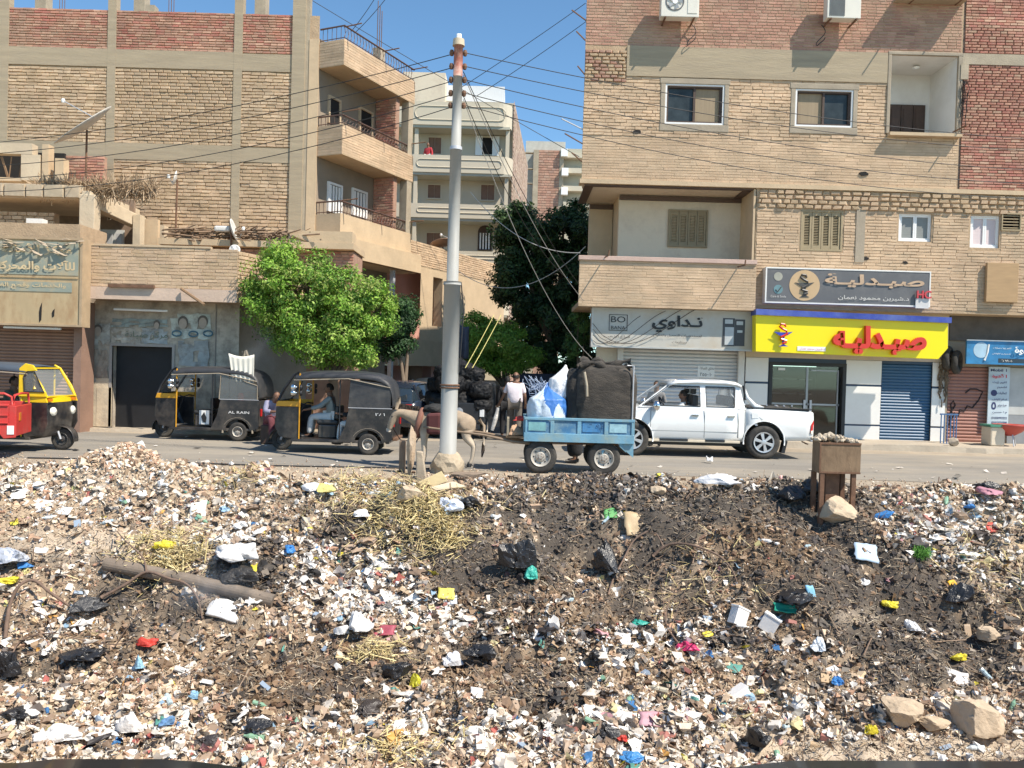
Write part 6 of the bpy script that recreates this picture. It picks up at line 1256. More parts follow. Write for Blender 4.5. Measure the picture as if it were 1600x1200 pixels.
def branch(label, pts, r0, r1, sub=(), m=None, name='branch'):
 """a bent branch; pts are (px, py, height above the ground)"""
 t = None; W_ = []
 for (px_, py_, lf) in pts: p = gnd(px_, min(py_ + lf * 60, 1195)); p.z += lf; W_.append(p)
 def smooth(W_):
  out = []
  for i in range(len(W_) - 1):
   a, b_, c_, d_ = W_[max(i - 1, 0)], W_[i], W_[i + 1], W_[min(i + 2, len(W_) - 1)]
   for k in range(5): u = k / 5; out.append(.5 * ((2 * b_) + (c_ - a) * u + (2 * a - 5 * b_ + 4 * c_ - d_) * u * u + (3 * b_ - a - 3 * c_ + d_) * u ** 3))
  return out + [W_[-1]]
 Wp = smooth(W_); t = thing(name, label, 'branch', Wp[0], world=True); m = m or mat('dry_branch', (.17, .115, .085), .9, .25, 6, .4, 30)
 MB().tube(Wp, [a * .68 * random.uniform(.85, 1.2) for a in np.linspace(r0, r1, len(Wp))], 8).build('stem', m, t, smooth=True)
 for s_ in sub:
  q = []
  for (px_, py_, lf) in s_: p = gnd(px_, min(py_ + lf * 60, 1195)); p.z += lf; q.append(p)
  q = smooth(q); MB().tube(q, list(np.linspace(r0 * .45, r1 * .4, len(q))), 6).build('side_branch', m, t, smooth=True)
branch('curved bare branch arching over the lower left with forked ends by the pipe', [(158, 942, .1), (195, 925, .2), (228, 910, .3), (262, 920, .3), (290, 928, .28), (308, 945, .2), (316, 970, .05)], .035, .018, [[(228, 910, .3), (222, 890, .4), (195, 860, .3), (182, 840, .2)]])
branch('brown arched branch at the left border curling over the rubbish', [(8, 1000, .05), (15, 960, .25), (30, 935, .35), (52, 928, .38), (75, 940, .3), (108, 952, .1)], .04, .025)
branch('long thin reddish twig lying across the lower left litter', [(12, 1055, .1), (30, 1010, .1), (80, 995, .1), (130, 1008, .1), (180, 1016, .12), (225, 1000, .1)], .018, .008, [[(80, 995, .1), (70, 975, .2), (20, 960, .3)], [(180, 1016, .1), (200, 990, .25), (230, 950, .3)]])
branch('thick bent branch arching down the burnt slope right of the kraft paper', [(1020, 875, .1), (1036, 864, .2), (1058, 860, .25), (1090, 866, .25), (1122, 878, .22), (1142, 898, .15), (1152, 916, .05)], .035, .014, [[(1036, 864, .2), (1025, 845, .2), (1014, 838, .1)]])
branch('brown branch running down the slope left of the arched branch', [(1014, 836, .15), (990, 852, .15), (972, 885, .15), (958, 912, .1), (950, 932, .05)], .022, .018)
branch('thin forked bare branch standing over the white litter in the middle', [(1065, 1015, .05), (1045, 995, .15), (1040, 985, .2), (1042, 960, .3), (1052, 945, .35), (1062, 940, .35)], .018, .008, [[(1040, 985, .2), (1034, 950, .35), (1030, 930, .4)], [(1040, 985, .2), (1010, 975, .2), (995, 965, .2)], [(1062, 1018, .05), (1100, 1000, .15), (1150, 990, .2)], [(1045, 995, .1), (1075, 925, .4)]])
branch('dry forked stalk standing on the right slope under the blue bag', [(1362, 850, .05), (1368, 830, .25), (1374, 815, .35)], .014, .006, [[(1368, 830, .25), (1385, 815, .4)], [(1366, 838, .2), (1352, 822, .35)]])
M_bould = mat('sandstone_boulder', (.50, .395, .28), .95, .14, 4, .8, 14, dirt=(.36, .27, .18), damt=.6, dsc=3)
for (lb, px_, py_, w, h, sd_) in (('large tan boulder at the bottom right, the right one of two', 1530, 1128, 82, 56, 3), ('flat topped tan boulder left of the largest boulder', 1412, 1115, 56, 50, 8), ('low tan rock slab between the two boulders', 1462, 1132, 50, 20, 12), ('tan concrete lump at the foot of the rusty box', 1305, 803, 60, 38, 21), ('pale flat slab on the rubble edge right of the cart', 1028, 768, 30, 14, 5), ('grey stone half in the dark ground right of the slope', 1545, 995, 40, 22, 17), ('brown earth clod beside the striped bag under the stump', 640, 775, 50, 30, 31)):
 p = gnd(px_, py_ + h * .3); s = sc(p.y); o = rock('boulder' if w > 52 else 'rock', p + Vector((0, 0, h / s * .3)), (w / s * .68, w / s * .5, h / s * .68), M_bould, sd_, 4, .45); tag(recenter(o), lb, 'boulder' if w > 52 else 'rock')
def leanboard(label, q, m, th=.03, Y=None, dy=.1, name='board'):
 """q: 4 pixels; Y depth of the lower edge"""
 P_ = [at(x, y, Y + (dy if i < 2 else 0)) for i, (x, y) in enumerate(q)]; n_ = (P_[1] - P_[0]).cross(P_[3] - P_[0]).normalized() * th; o = MB().prism(P_, n_).build(name, m, bevel=.006); tag(recenter(o), label, 'board')
leanboard('pale yellow board leaning on the rubble under the pole', [(690, 736), (700, 752), (656, 768), (648, 756)], mat('yellow_board', (.62, .50, .28), .8, .1, 3, .2, 20), Y=14.1); leanboard('narrow light plank lying below the pale yellow board', [(708, 752), (730, 760), (668, 768), (662, 763)], mat('light_plank', (.60, .50, .36), .8, .1, 3), Y=13.9, dy=.2)
def weed():
 p = gnd(1437, 872); N = 420; q = R.uniform(0, 6.28, N); r_ = R.uniform(0, .16, N); c0 = np.array(p)[None] + np.stack([np.cos(q) * r_, np.sin(q) * r_, R.uniform(0, .12, N)], 1)
 o = scatter('green_weed', sv, sf, dict(pos=c0, rot=randrot(N, 1), scl=np.c_[R.uniform(.06, .18, N), np.full(N, .004), np.full(N, .002)]), M_rub, np.array([(.12, .30, .05)]) * R.uniform(.7, 1.3, (N, 1))); tag(recenter(o), 'small bright green weed growing among the white plastic on the right', 'plant')
weed()
x = R.uniform(-9, 11, 150); y = 14.9 + 6.5 * R.uniform(0, 1, 150) ** 1.5; gvs = gv.copy()
N = len(x); s = .012 + .06 * R.uniform(0, 1, N) ** 2.5; vv = np.repeat(gvs[None], N, 0); vv[..., 2] = R.normal(0, .12, (N, len(gv))); vv *= s[:, None, None]; V_ = np.einsum('nij,nkj->nki', randrot(N, .12), vv) + np.stack([x, y, np.full(N, .02)], 1)[:, None]
stuff(npmesh('road_litter', V_.reshape(-1, 3), (gf[None] + (np.arange(N) * len(gv))[:, None, None]).reshape(-1, 4), M_lit, np.repeat(C_L[R.integers(0, 90, N)], len(gv), 0)))
x = R.uniform(-12, 13, 2600); y = R.normal(15.0, .5, 2600); y = np.where(y < 14.4, 14.4 + R.uniform(0, .4, 2600), y); s = R.uniform(.006, .02, 2600); stuff(scatter('road_grit', v, f, dict(pos=np.stack([x, y, s * .3], 1), rot=randrot(2600), scl=np.stack([s, s, s * .7], 1)), M_rub, C_R[R.integers(0, len(C_R), 2600)]))
bag('plastic_bag', 'white crumpled bag on the asphalt in front of the pickup', 1109, 716, 15, 13, WH, 'plastic bag', .5, P0=at(1109, 720, 17.6) * 1.0 if False else Vector((at(1109, 718, 18.0).x, 18.0, .0)))
bag('plastic_bag', 'small white bag on the asphalt before the middle three-wheeler', 370, 727, 15, 8, WH, 'plastic bag', .5, P0=Vector((at(370, 727, 15.6).x, 15.3, .0)))
bp = gnd(1305, 805); YB = 13.4; BXp = front(YB)
t = thing('metal_box', 'rusty sheet metal box on steel legs with rubble piled on top, standing in the dump', 'metal box', Vector((BXp.hit(1305, 800)[0], YB, Hm(BXp.hit(1305, 800)[0], YB).item())), world=True)
M_rb = mat('rust_box', (.24, .16, .095), .85, .2, 3, .3, 25, dirt=(.10, .06, .035), damt=.8, dsc=3.5, stretch=(1, 1, .5))
a0, a1, z0, z1 = BXp.rect((1281, 692, 1344, 741)); P = BXp.pt; aw = .32; gz = t.location.z - .3
b = MB(); b.hexa([P(a0, z0, 0), P(a1, z0, 0), P(a1 - .02, z0, -aw), P(a0, z0, -aw), P(a0, z1, 0), P(a1, z1, 0), P(a1 - .02, z1 + .04, -aw), P(a0, z1 + .04, -aw)]); b.build('box', M_rb, t)
b = MB(); b.pbox(BXp, a0, a1, z1 - .02, z1 + .012, 0, .012); b.pbox(BXp, a0, a1, z0, z0 + .03, .0, .012); b.pbox(BXp, a0, a0 + .025, z0 + .031, z1 - .021, 0, .012); b.build('edge_strip', M_rust, t)
for (x_, d_) in ((a0 + .06, -.03), (a1 - .09, -.05), (a0 + .02, -aw + .05), (a1 - .18, -aw + .05), ((a0 + a1) / 2 - .05, -.25)):
 w_ = .035 if x_ != (a0 + a1) / 2 - .05 else .11; MB().pbox(BXp, x_ - w_, x_ + w_, gz - .1, z0 - .002, d_ - w_, d_ + w_).build('leg', M_rust, t)
v3, f3 = ico(2); N = 260; x = R.uniform(a0 - .02, a1 - .05, N); y_ = YB + R.uniform(.04, aw - .02, N); hgt = .10 * np.exp(-((x - (a0 + a1) / 2 + .1) / .22) ** 2); s = R.uniform(.015, .05, N)
o = scatter('rubble_fill', v, f, dict(pos=np.stack([x, y_, z1 + .03 + hgt * R.uniform(.2, 1, N)], 1), rot=randrot(N), scl=np.stack([s, s, s * .7], 1)), M_rub, np.array([(.50, .42, .32)]) * R.uniform(.7, 1.2, (N, 1)), jit=.2); o['kind'] = 'stuff'; tag(o, 'pale rubble and dust heaped on top of the rusty metal box', 'rubble')
M_door = mat('black_car_paint', (.012, .013, .015), .35, .1, 4, coat=.5)
CD = thing('car', 'black car seen only as the dark sill along the bottom edge', 'car', (0, .75, .2), world=True)
b = MB(); Yc_ = .82; n = 40; vs = []
prf = lambda px_: 1186 + (6 if px_ < 60 else 0) + 22 * max(0, (px_ - 250) / 180) ** 1.5 if px_ < 640 else (1188 + 26 * max(0, (1250 - px_) / 200) ** 1.3 + .004 * max(0, px_ - 1250) * 1)
for i in range(n + 1):
 px_ = -300 + i * 2200 / n; p = at(px_, min(prf(px_), 1290), Yc_); vs += [Vector((p.x, Yc_ + .05, p.z - .03)), Vector((p.x, Yc_, p.z)), Vector((p.x, Yc_ - .1, p.z + .003)), Vector((p.x, Yc_ + .07, .75)), Vector((p.x, Yc_, .45))]
fs = []
for i in range(n):
 A, B2 = i * 5, (i + 1) * 5; fs += [(A, A + 1, B2 + 1, B2), (A + 1, A + 2, B2 + 2, B2 + 1), (A + 3, A, B2, B2 + 3), (A + 4, A + 3, B2 + 3, B2 + 4)]
b.add(vs, fs); b.build('door', M_door, CD, smooth=True)
# ==== trees
M_bark = mat('bark', (.16, .12, .085), .95, .25, 4, .6, 20, stretch=(3, 3, .7))
def leafmat(name, tr=.32):
 m = mat(name, attr=True, rough=.5, var=.08, sc_=6, spec=.35)
 n = m.node_tree.nodes; b = n['Principled BSDF']; l = m.node_tree.links
 if 'Translucent BSDF' not in n:
  t = n.new('ShaderNodeBsdfTranslucent'); mx = n.new('ShaderNodeMixShader'); mx.inputs[0].default_value = tr
  l.new(b.inputs['Base Color'].links[0].from_socket, t.inputs[0]); l.new(b.outputs[0], mx.inputs[1]); l.new(t.outputs[0], mx.inputs[2]); l.new(mx.outputs[0], n['Material Output'].inputs[0])
 return m
M_leaf = leafmat('leaves')
def tree(name, label, base, trunk_h, blobs, n, ls, cols, tr=.14, clumps=160, cl=.22, seed=1, group=None, shell=.55):
 """blobs: ellipsoids (x,y,z,rx,ry,rz) of crown relative to the base"""
 rg = np.random.default_rng(seed); t = thing(name, label, 'tree', base, group=group)
 B = np.array(blobs, float); vol = (B[:, 3] * B[:, 4] * B[:, 5]) ** .75; pk = rg.choice(len(B), clumps, p=vol / vol.sum())
 u = rg.normal(0, 1, (clumps, 3)); u /= np.linalg.norm(u, axis=1)[:, None]; rr = (shell + (1 - shell) * rg.uniform(0, 1, clumps))[:, None]; cc = B[pk, :3] + u * rr * B[pk, 3:]
 k = rg.integers(0, clumps, n); u2 = rg.normal(0, 1, (n, 3)); u2 /= np.linalg.norm(u2, axis=1)[:, None]; r2 = rg.uniform(0, 1, n)[:, None] ** .45
 pos = cc[k] + u2 * r2 * cl * np.array([1, 1, .8]) * rg.uniform(.6, 1.35, (clumps, 1))[k]
 out = (pos - B[pk[k], :3]) / B[pk[k], 3:]; nrm = out / (np.linalg.norm(out, axis=1)[:, None] + 1e-6) * .6 + u2 * .5 + rg.normal(0, .5, (n, 3)) + np.array([0, 0, .45]); nrm /= np.linalg.norm(nrm, axis=1)[:, None]
 a = rg.normal(0, 1, (n, 3)) + np.array([0, 0, -.5]); x_ = np.cross(a, nrm); x_ /= np.linalg.norm(x_, axis=1)[:, None] + 1e-9; y_ = np.cross(nrm, x_); rot = np.stack([x_, y_, nrm], 2)
 lv = np.array([(-.0, -1, 0), (.45, -.2, .10), (0, 1.0, -.12), (-.45, -.2, .10)]); lf = np.array([(0, 1, 2, 3)])
 s = ls * rg.uniform(.6, 1.4, n); c = np.array(cols); ct = rg.integers(0, len(c), clumps); ci = np.where(rg.uniform(0, 1, n) < .6, ct[k], rg.integers(0, len(c), n)); col = c[ci] * rg.uniform(.75, 1.25, (n, 1))
 o = scatter('crown', lv, lf, dict(pos=pos, rot=rot, scl=np.stack([s, s, s], 1)), M_leaf, col, t); o['kind'] = 'stuff'
 top = Vector((B[:, 0].mean(), B[:, 1].mean(), B[:, 2].mean())); mb = MB(); fork = Vector((0, 0, trunk_h)); mb.tube([Vector((0, 0, -.1)), fork * .5 + Vector((.04, 0, 0)), fork], [tr * 1.2, tr, tr * .85], 10); mb.build('trunk', M_bark, t, smooth=True)
 for (x, y, z, rx, ry, rz) in blobs:
  e = Vector((x, y, z)); m_ = fork.lerp(e, .5) + Vector((rg.uniform(-.15, .15), rg.uniform(-.15, .15), .1)); MB().tube([fork * .97, m_, e, e + Vector((rg.uniform(-.3, .3) * rx, 0, rz * .6))], [tr * .6, tr * .4, tr * .22, tr * .08], 6).build('limb', M_bark, t, smooth=True)
 for i in rg.choice(clumps, min(40, clumps), replace=False):
  e = Vector(cc[i]); j = int(np.argmin(np.linalg.norm(B[:, :3] - cc[i], axis=1))); MB().tube([Vector(B[j, :3]), e], [tr * .14, tr * .05], 4).build('twig', M_bark, t)
 return t
def px_blobs(base, Y, L_):
 """(px,py,rx px,ry px,depth radius, depth offset) -> crown ellipsoids"""
 out = []
 for (px, py, rx, ry, d, off) in L_:
  p = at(px, py, Y + off); s = sc(Y + off); out.append((p.x - base.x, p.y - base.y, p.z - base.z, rx / s, d, ry / s))
 return out
GB = [(.17, .33, .04), (.22, .40, .05), (.30, .48, .07), (.10, .21, .03), (.38, .52, .11), (.25, .30, .08)]
base = Vector((at(520, 640, 21.2).x, 21.2, 0))
tree('leafy_tree', 'bright green leafy tree with a wide rounded crown behind the three-wheelers', base, 1.5, px_blobs(base, 21.0, [(430, 430, 46, 42, .8, 0), (432, 400, 28, 20, .5, 0), (480, 450, 65, 48, 1.0, -.2), (545, 470, 65, 48, 1.0, -.1), (410, 478, 34, 36, .8, 0), (470, 510, 55, 45, .9, -.3), (540, 525, 60, 42, .9, -.2), (590, 490, 30, 42, .8, 0), (500, 548, 40, 28, .7, -.3), (565, 550, 30, 24, .6, -.1), (440, 520, 34, 30, .7, .1), (418, 408, 14, 14, .3, 0), (452, 392, 14, 12, .3, 0), (505, 408, 16, 12, .4, 0), (606, 462, 16, 16, .4, 0), (384, 455, 12, 12, .3, 0)]), 52000, .044, GB, .13, 420, .27, 3)
base = Vector((at(632, 640, 23.5).x, 23.5, 0))
tree('dark_bush', 'dark green rounded tree peeking out right of the bright leafy tree', base, 1.2, px_blobs(base, 23.5, [(620, 500, 32, 34, .8, 0), (612, 535, 30, 26, .7, 0), (635, 490, 18, 20, .5, 0)]), 14000, .046, [(.045, .10, .035), (.06, .13, .04), (.035, .075, .03)], .1, 90, .26, 4)
base = Vector((at(860, 640, 33).x, 33, 0))
tree('dense_tree', 'tall dense dark green tree filling the gap left of the apartment block', base, 3.0, px_blobs(base, 33, [(830, 385, 50, 55, 1.8, 0), (880, 365, 45, 50, 1.8, 0), (800, 350, 28, 30, 1, 0), (905, 345, 26, 30, 1.2, 0), (820, 450, 50, 50, 2, 0), (880, 440, 50, 60, 2, 0), (850, 510, 62, 50, 2, 0), (900, 500, 35, 60, 1.6, -.5), (800, 410, 30, 50, 1.2, 0), (825, 330, 20, 16, .6, 0), (880, 560, 55, 40, 1.6, 0), (910, 410, 20, 60, 1.2, 0)]), 60000, .09, [(.035, .075, .03), (.05, .10, .035), (.03, .06, .028), (.07, .13, .045)], .22, 420, .42, 5)
base = Vector((at(785, 640, 30.5).x, 30.5, 0))
tree('feathery_tree', 'light green feathery tree hanging low over the side street behind the walking man', base, 1.3, px_blobs(base, 30.5, [(745, 515, 32, 26, 1, 0), (785, 535, 42, 30, 1.2, -.3), (815, 560, 28, 18, .9, 0), (745, 555, 36, 22, 1, 0), (790, 570, 34, 14, .9, 0), (720, 545, 14, 22, .6, .5)]), 26000, .06, [(.20, .38, .05), (.26, .45, .07), (.15, .30, .05), (.30, .46, .09)], .1, 170, .34, 6)
base = Vector((at(906, 560, 25.2).x, 25.6, 0))
tree('small_shrub', 'small green shrub at the corner just left of the grey cream shop sign', base, 1.6, px_blobs(base, 25.6, [(905, 490, 14, 14, .4, 0), (912, 515, 12, 20, .4, 0), (898, 540, 14, 22, .4, 0)]), 3000, .05, [(.06, .13, .04), (.10, .20, .05)], .05, 40, .18, 7)
# ==== wheels
M_rim = mat('worn_steel_rim', (.50, .47, .42), .55, .15, 5, .2, 20, metal=.2, dirt=(.22, .17, .13), damt=.6, dsc=4); M_rimd = mat('black_rim', (.05, .05, .05), .5, .2, 5); M_alloy = mat('alloy_rim', (.55, .56, .57), .35, .05, 5, metal=.5)
def wheel(par, x, y, r, w, side=-1, kind='steel', rimr=.62, m=None):
 """a wheel with tyre and rim; side -1: outer face towards -y"""
 t = bpy.data.objects.new('wheel', None); COL.objects.link(t); t.parent = par; t.location = (x, y, r); s = side; m = m or M_rim
 R_ = r; q = w / 2; rr = r * rimr
 MB().lathe([(rr, -q * .8), (r * .80, -q), (r * .95, -q * .92), (r, -q * .6), (r, q * .6), (r * .95, q * .92), (r * .80, q), (rr, q * .8)], (0, 0, 0), 'y', 32, False).build('tyre', M_tyre, t, smooth=True)
 b = MB(); e = s * q
 prof = [(rr * 1.02, e * .9), (rr * .98, e * 1.0), (rr * .90, e * .85), (rr * .82, e * .45), (rr * .55, e * .35), (rr * .42, e * .75), (rr * .22, e * .8), (rr * .18, e * 1.0), (.001, e * 1.0)]
 if s > 0: prof = prof
 b.lathe(prof, (0, 0, 0), 'y', 32, False); b.build('rim', m if kind != 'alloy' else M_black, t, smooth=False)
 if kind == 'steel':
  b = MB()
  for k in range(5): a = k * 1.2566; b.lathe([(rr * .045, e * .5), (rr * .045, e * .92), (.001, e * .92)], (rr * .3 * math.cos(a), 0, rr * .3 * math.sin(a)), 'y', 6)
  stuff(b.build('wheel_nuts', M_rust, t)); b = MB()
  for k in range(8): a = k * .785; b.lathe([(rr * .08, e * .42), (rr * .08, e * .5), (.001, e * .5)], (rr * .68 * math.cos(a), 0, rr * .68 * math.sin(a)), 'y', 8)
  stuff(b.build('rim_holes', M_black, t))
 elif kind == 'alloy':
  MB().lathe([(rr, e * 1.0), (rr * .99, e * 1.08), (rr * .88, e * 1.04), (rr * .86, e * .8)], (0, 0, 0), 'y', 32, False).build('rim_lip', M_alloy, t)
  for k in range(6):
   a = k * math.pi / 3 + .3; d = Vector((math.cos(a), 0, math.sin(a))); n_ = Vector((-d.z, 0, d.x)); y0, y1 = e * .75, e * 1.06
   b = MB(); c = []
   for yy in (y0, y1): c += [d * rr * .2 + n_ * rr * .10 + Vector((0, yy, 0)), d * rr * .2 - n_ * rr * .10 + Vector((0, yy, 0)), d * rr * .9 - n_ * rr * .17 + Vector((0, yy * .97, 0)), d * rr * .9 + n_ * rr * .17 + Vector((0, yy * .97, 0))]
   b.hexa(c); b.build('spoke', M_alloy, t, bevel=.004)
  MB().lathe([(rr * .26, e * .7), (rr * .25, e * 1.08), (rr * .12, e * 1.12), (.001, e * 1.12)], (0, 0, 0), 'y', 16).build('hub_cap', M_alloy, t)
 return t
def loft(stations, ring, name, m, par, smooth=True, close=True):
 """stations: list of rings (lists of points)"""
 b = MB(); n = len(stations[0]); vs = [p for s in stations for p in s]; fs = []
 for i in range(len(stations) - 1):
  for k in range(n if ring else n - 1): fs.append((i * n + k, i * n + (k + 1) % n, (i + 1) * n + (k + 1) % n, (i + 1) * n + k))
 if close: fs.append(tuple(range(n))[::-1]); fs.append(tuple((len(stations) - 1) * n + k for k in range(n)))
 b.add(vs, fs); return b.build(name, m, par, smooth=smooth)
def side_poly(par, name, pts, y, th, m, bevel=.008):
 """a flat panel: outline in x,z at lateral position y, thickness th outward"""
 return MB().prism([(x, y, z) for x, z in pts], (0, th, 0)).build(name, m, par, bevel=bevel)
# ==== three-wheelers (x forward, y left, z up; rear axle at 0)
M_tb = mat('tuk_black', (.018, .018, .02), .35, .2, 3, coat=.3, dirt=(.13, .11, .09), damt=.7, dsc=1.6); M_can = mat('black_canopy', (.035, .036, .04), .55, .15, 3, .3, 12, dirt=(.13, .12, .105), damt=.7)
M_ty = mat('tuk_yellow', (.74, .50, .01), .4, .05, 3); M_to = mat('tuk_orange', (.62, .30, .02), .45, .1, 3); M_win = mat('cloudy_plastic', (.16, .17, .17), .25, .1, 3, alpha=.55); M_clear = mat('clear_windscreen', (.6, .65, .65), .05, .02, 2, alpha=.22)
M_seat = mat('black_vinyl', (.03, .03, .03), .5, .15, 5); M_red = mat('red_cloth', (.42, .03, .03), .7, .2, 6); M_chr = mat('chrome', (.7, .7, .7), .15, .02, 4, metal=1); M_lamp = mat('lamp_glass', (.75, .72, .62), .15, .05, 4); M_amber = mat('amber_lens', (.65, .20, .02), .2, .05); M_redlens = mat('red_lens', (.5, .02, .02), .2, .05)
def tuktuk(label, loc, rz, body=None, trim=None, canopy=None, side_curtain=True, group='three-wheeled taxis on the street', front_yellow=False, window=False):
 t = thing('auto_rickshaw', label, 'auto rickshaw', loc, rz, group); body = body or M_tb; trim = trim or M_to; canopy = canopy or M_can; hw = .62
 for s in (-1, 1): wheel(t, 0, s * .55, .225, .12, s, 'steel', .55)
 wheel(t, 2.0, 0, .225, .12, 1 if rz > 1 else -1, 'steel', .55, M_rimd)
 MB().box(-.45, 1.65, -hw + .02, hw - .02, .24, .30).build('floor', body, t, bevel=.01)
 for s in (-1, 1):
  arch = [(.30 * math.cos(a), .225 + .30 * math.sin(a)) for a in np.linspace(0.1, math.pi - .1, 9)]
  pts = [(-.50, .30), (-.52, .60), (-.50, .98), (.42, .98), (.50, .60), (.62, .34), (.66, .26)] + arch
  side_poly(t, 'rear_panel', pts, s * hw - (0 if s > 0 else -.0), -s * .03, body)
  side_poly(t, 'trim_strip', [(-.50, .985), (-.50, 1.0), (.44, 1.0), (.44, .985)], s * (hw + .004), -s * .02, M_steel)
  MB().tube([(.36 * math.cos(a), s * (hw - .02), .225 + .34 * math.sin(a)) for a in np.linspace(-.1, math.pi + .1, 12)], .022, 6).build('fender_lip', M_plasg if body is M_tb else M_black, t)
  side_poly(t, 'cowl_side', [(1.50, .28), (1.90, .34), (2.00, .55), (1.98, .98), (1.50, .98)], s * hw * .93, -s * .03, body)
  side_poly(t, 'band', [(1.49, .985), (1.49, 1.10), (1.95, 1.10), (1.99, .985)], s * hw * .94, -s * .04, trim)
  MB().tube([(1.96, s * hw * .86, 1.08), (1.86, s * hw * .88, 1.30), (1.62, s * hw * .88, 1.66), (1.50, s * hw * .9, 1.72)], .024, 6).build('windscreen_pillar', trim if front_yellow else M_black, t, smooth=True)
  for x in (1.48, .62): MB().tube([(x, s * hw * .95, .3), (x, s * hw * .95, 1.7)], .014, 6).build('post', M_black if x != 1.48 else trim, t)
  MB().tube([(1.48, s * hw * .95, .98), (1.48, s * hw * .95, 1.68)], .02, 6).build('door_post', trim, t)
  if not front_yellow:
   for z in (1.28, 1.40):
    MB().lathe([(.001, -.08), (.05, -.06), (.07, 0), (.065, .03), (.001, .04)], (1.60, s * (hw + .06), z), 'x', 14).build('lamp', M_chr, t, smooth=True)
    MB().lathe([(.001, -.06), (.05, -.05), (.065, -.01), (.001, .0)], (1.46, s * (hw + .05), z), 'x', 12).build('horn', M_black, t, smooth=True)
  if side_curtain:
   side_poly(t, 'side_curtain', [(-.46, 1.0), (-.47, 1.30), (-.42, 1.52), (.40, 1.60), (.44, 1.0)], s * hw * .985, -s * .012, canopy, .002) if not window else side_poly(t, 'side_window', [(-.46, 1.0), (-.46, 1.30), (-.30, 1.48), (.40, 1.56), (.44, 1.0)], s * hw * .985, -s * .012, M_win, .002)
  if window: MB().tube([(-.46, s * hw * .99, 1.0), (-.46, s * hw * .99, 1.34), (-.20, s * hw * .99, 1.42), (-.02, s * hw * .99, 1.52), (.42, s * hw * .99, 1.60), (.45, s * hw * .99, 1.0)], .012, 5).build('seam', M_plasg, t)
 side = MB().box(-.52, -.49, -hw, hw, .36, .98).build('tail_panel', body, t, bevel=.01)
 for s in (-1, 1): MB().box(-.545, -.521, s * .50 - .05, s * .50 + .05, .60, .78).build('tail_lamp', M_redlens, t, bevel=.01)
 MB().box(-.60, -.50, -.45, .45, .30, .36).build('bumper', M_rust, t, bevel=.01)
 st = []
 for z, r_, xf in ((.30, .80, 1.90), (.45, .88, 2.0), (.75, .93, 2.03), (.98, .93, 2.0)):
  st.append([(xf - .20 + .20 * math.cos(a) ** .6 if abs(a) < 1.57 else xf - .2, hw * r_ * math.sin(a), z) for a in np.linspace(-1.57, 1.57, 11)])
 loft(st, False, 'nose', body, t, close=False)
 st = []
 for z in (.985, 1.10): st.append([(1.99 - .20 + .20 * math.cos(a) ** .6 - (z - .985) * .2, hw * .94 * math.sin(a), z) for a in np.linspace(-1.57, 1.57, 11)])
 loft(st, False, 'nose_band', trim, t, close=False)
 for s in (-1, 1): MB().lathe([(.09, -.03), (.09, .02), (.06, .045), (.001, .05)], (1.99, s * .36, .80), 'x', 16).build('headlight', M_lamp, t, smooth=True); MB().box(1.93, 2.0, s * .45 - .07, s * .45 + .05, 1.01, 1.065).build('indicator', M_amber, t)
 b = MB(); b.quad((1.94, -.5, 1.10), (1.94, .5, 1.10), (1.60, .52, 1.66), (1.60, -.52, 1.66)); b.build('windscreen', M_clear, t)
 MB().tube([(1.95, -.52, 1.10), (1.62, -.53, 1.66), (1.62, .53, 1.66), (1.95, .52, 1.10), (1.95, -.52, 1.10)], .02, 5).build('windscreen_frame', trim if front_yellow else M_black, t)
 xs_ = [1.60, 1.35, .9, .4, .0, -.25, -.42, -.50, -.52]; zs_ = [1.70, 1.745, 1.765, 1.77, 1.76, 1.71, 1.60, 1.42, 1.0]; st = []
 for x, z in zip(xs_, zs_):
  dd = min(1.0, (z - .9) / .8); st.append([(x, -hw * 1.01, z - .16 * dd), (x, -hw * 1.0, z - .06 * dd), (x, -hw * .86, z - .015), (x, -hw * .4, z), (x, 0, z + .012), (x, hw * .4, z), (x, hw * .86, z - .015), (x, hw * 1.0, z - .06 * dd), (x, hw * 1.01, z - .16 * dd)])
 o = loft(st, False, 'canopy', canopy, t, close=False); sm = o.modifiers.new('s', 'SOLIDIFY'); sm.thickness = .02; ss = o.modifiers.new('u', 'SUBSURF'); ss.levels = 1; ss.render_levels = 1
 for s in (-1, 1): MB().tube([(1.6, s * hw * 1.0, 1.55), (.45, s * hw * 1.01, 1.61), (-.45, s * hw * 1.01, 1.44)], .012, 5).build('canopy_hem', M_plasg, t)
 MB().box(.75, 1.15, -.30, .30, .30, .60).build('driver_box', body, t, bevel=.03); MB().box(.72, 1.18, -.32, .32, .60, .70).build('driver_seat', M_seat, t, bevel=.04); MB().box(.70, .78, -.30, .30, .72, 1.0).build('seat_back', M_seat, t, bevel=.03)
 MB().box(.0, .50, -.55, .55, .35, .58).build('bench', M_seat, t, bevel=.04); MB().box(-.10, .04, -.55, .55, .58, 1.15).build('bench_back', M_red if window else M_seat, t, bevel=.04)
 MB().tube([(1.75, 0, .35), (1.55, 0, 1.0), (1.52, -.28, 1.04), (1.42, -.36, 1.02)], .016, 6).build('handlebar', M_black, t); MB().tube([(1.55, 0, 1.0), (1.52, .28, 1.04), (1.42, .36, 1.02)], .016, 6).build('handlebar', M_black, t)
 st = []
 for a in np.linspace(-.2, 2.6, 10): st.append([(2.0 + .27 * math.cos(a), y, .225 + .27 * math.sin(a)) for y in (-.10, -.07, .07, .10)])
 o = loft(st, False, 'mudguard', body, t, close=False); sm = o.modifiers.new('s', 'SOLIDIFY'); sm.thickness = .012
 for s in (-1, 1): MB().tube([(1.86, s * .09, .62), (2.0, s * .09, .225)], .022, 6).build('fork', M_steel, t)
 return t
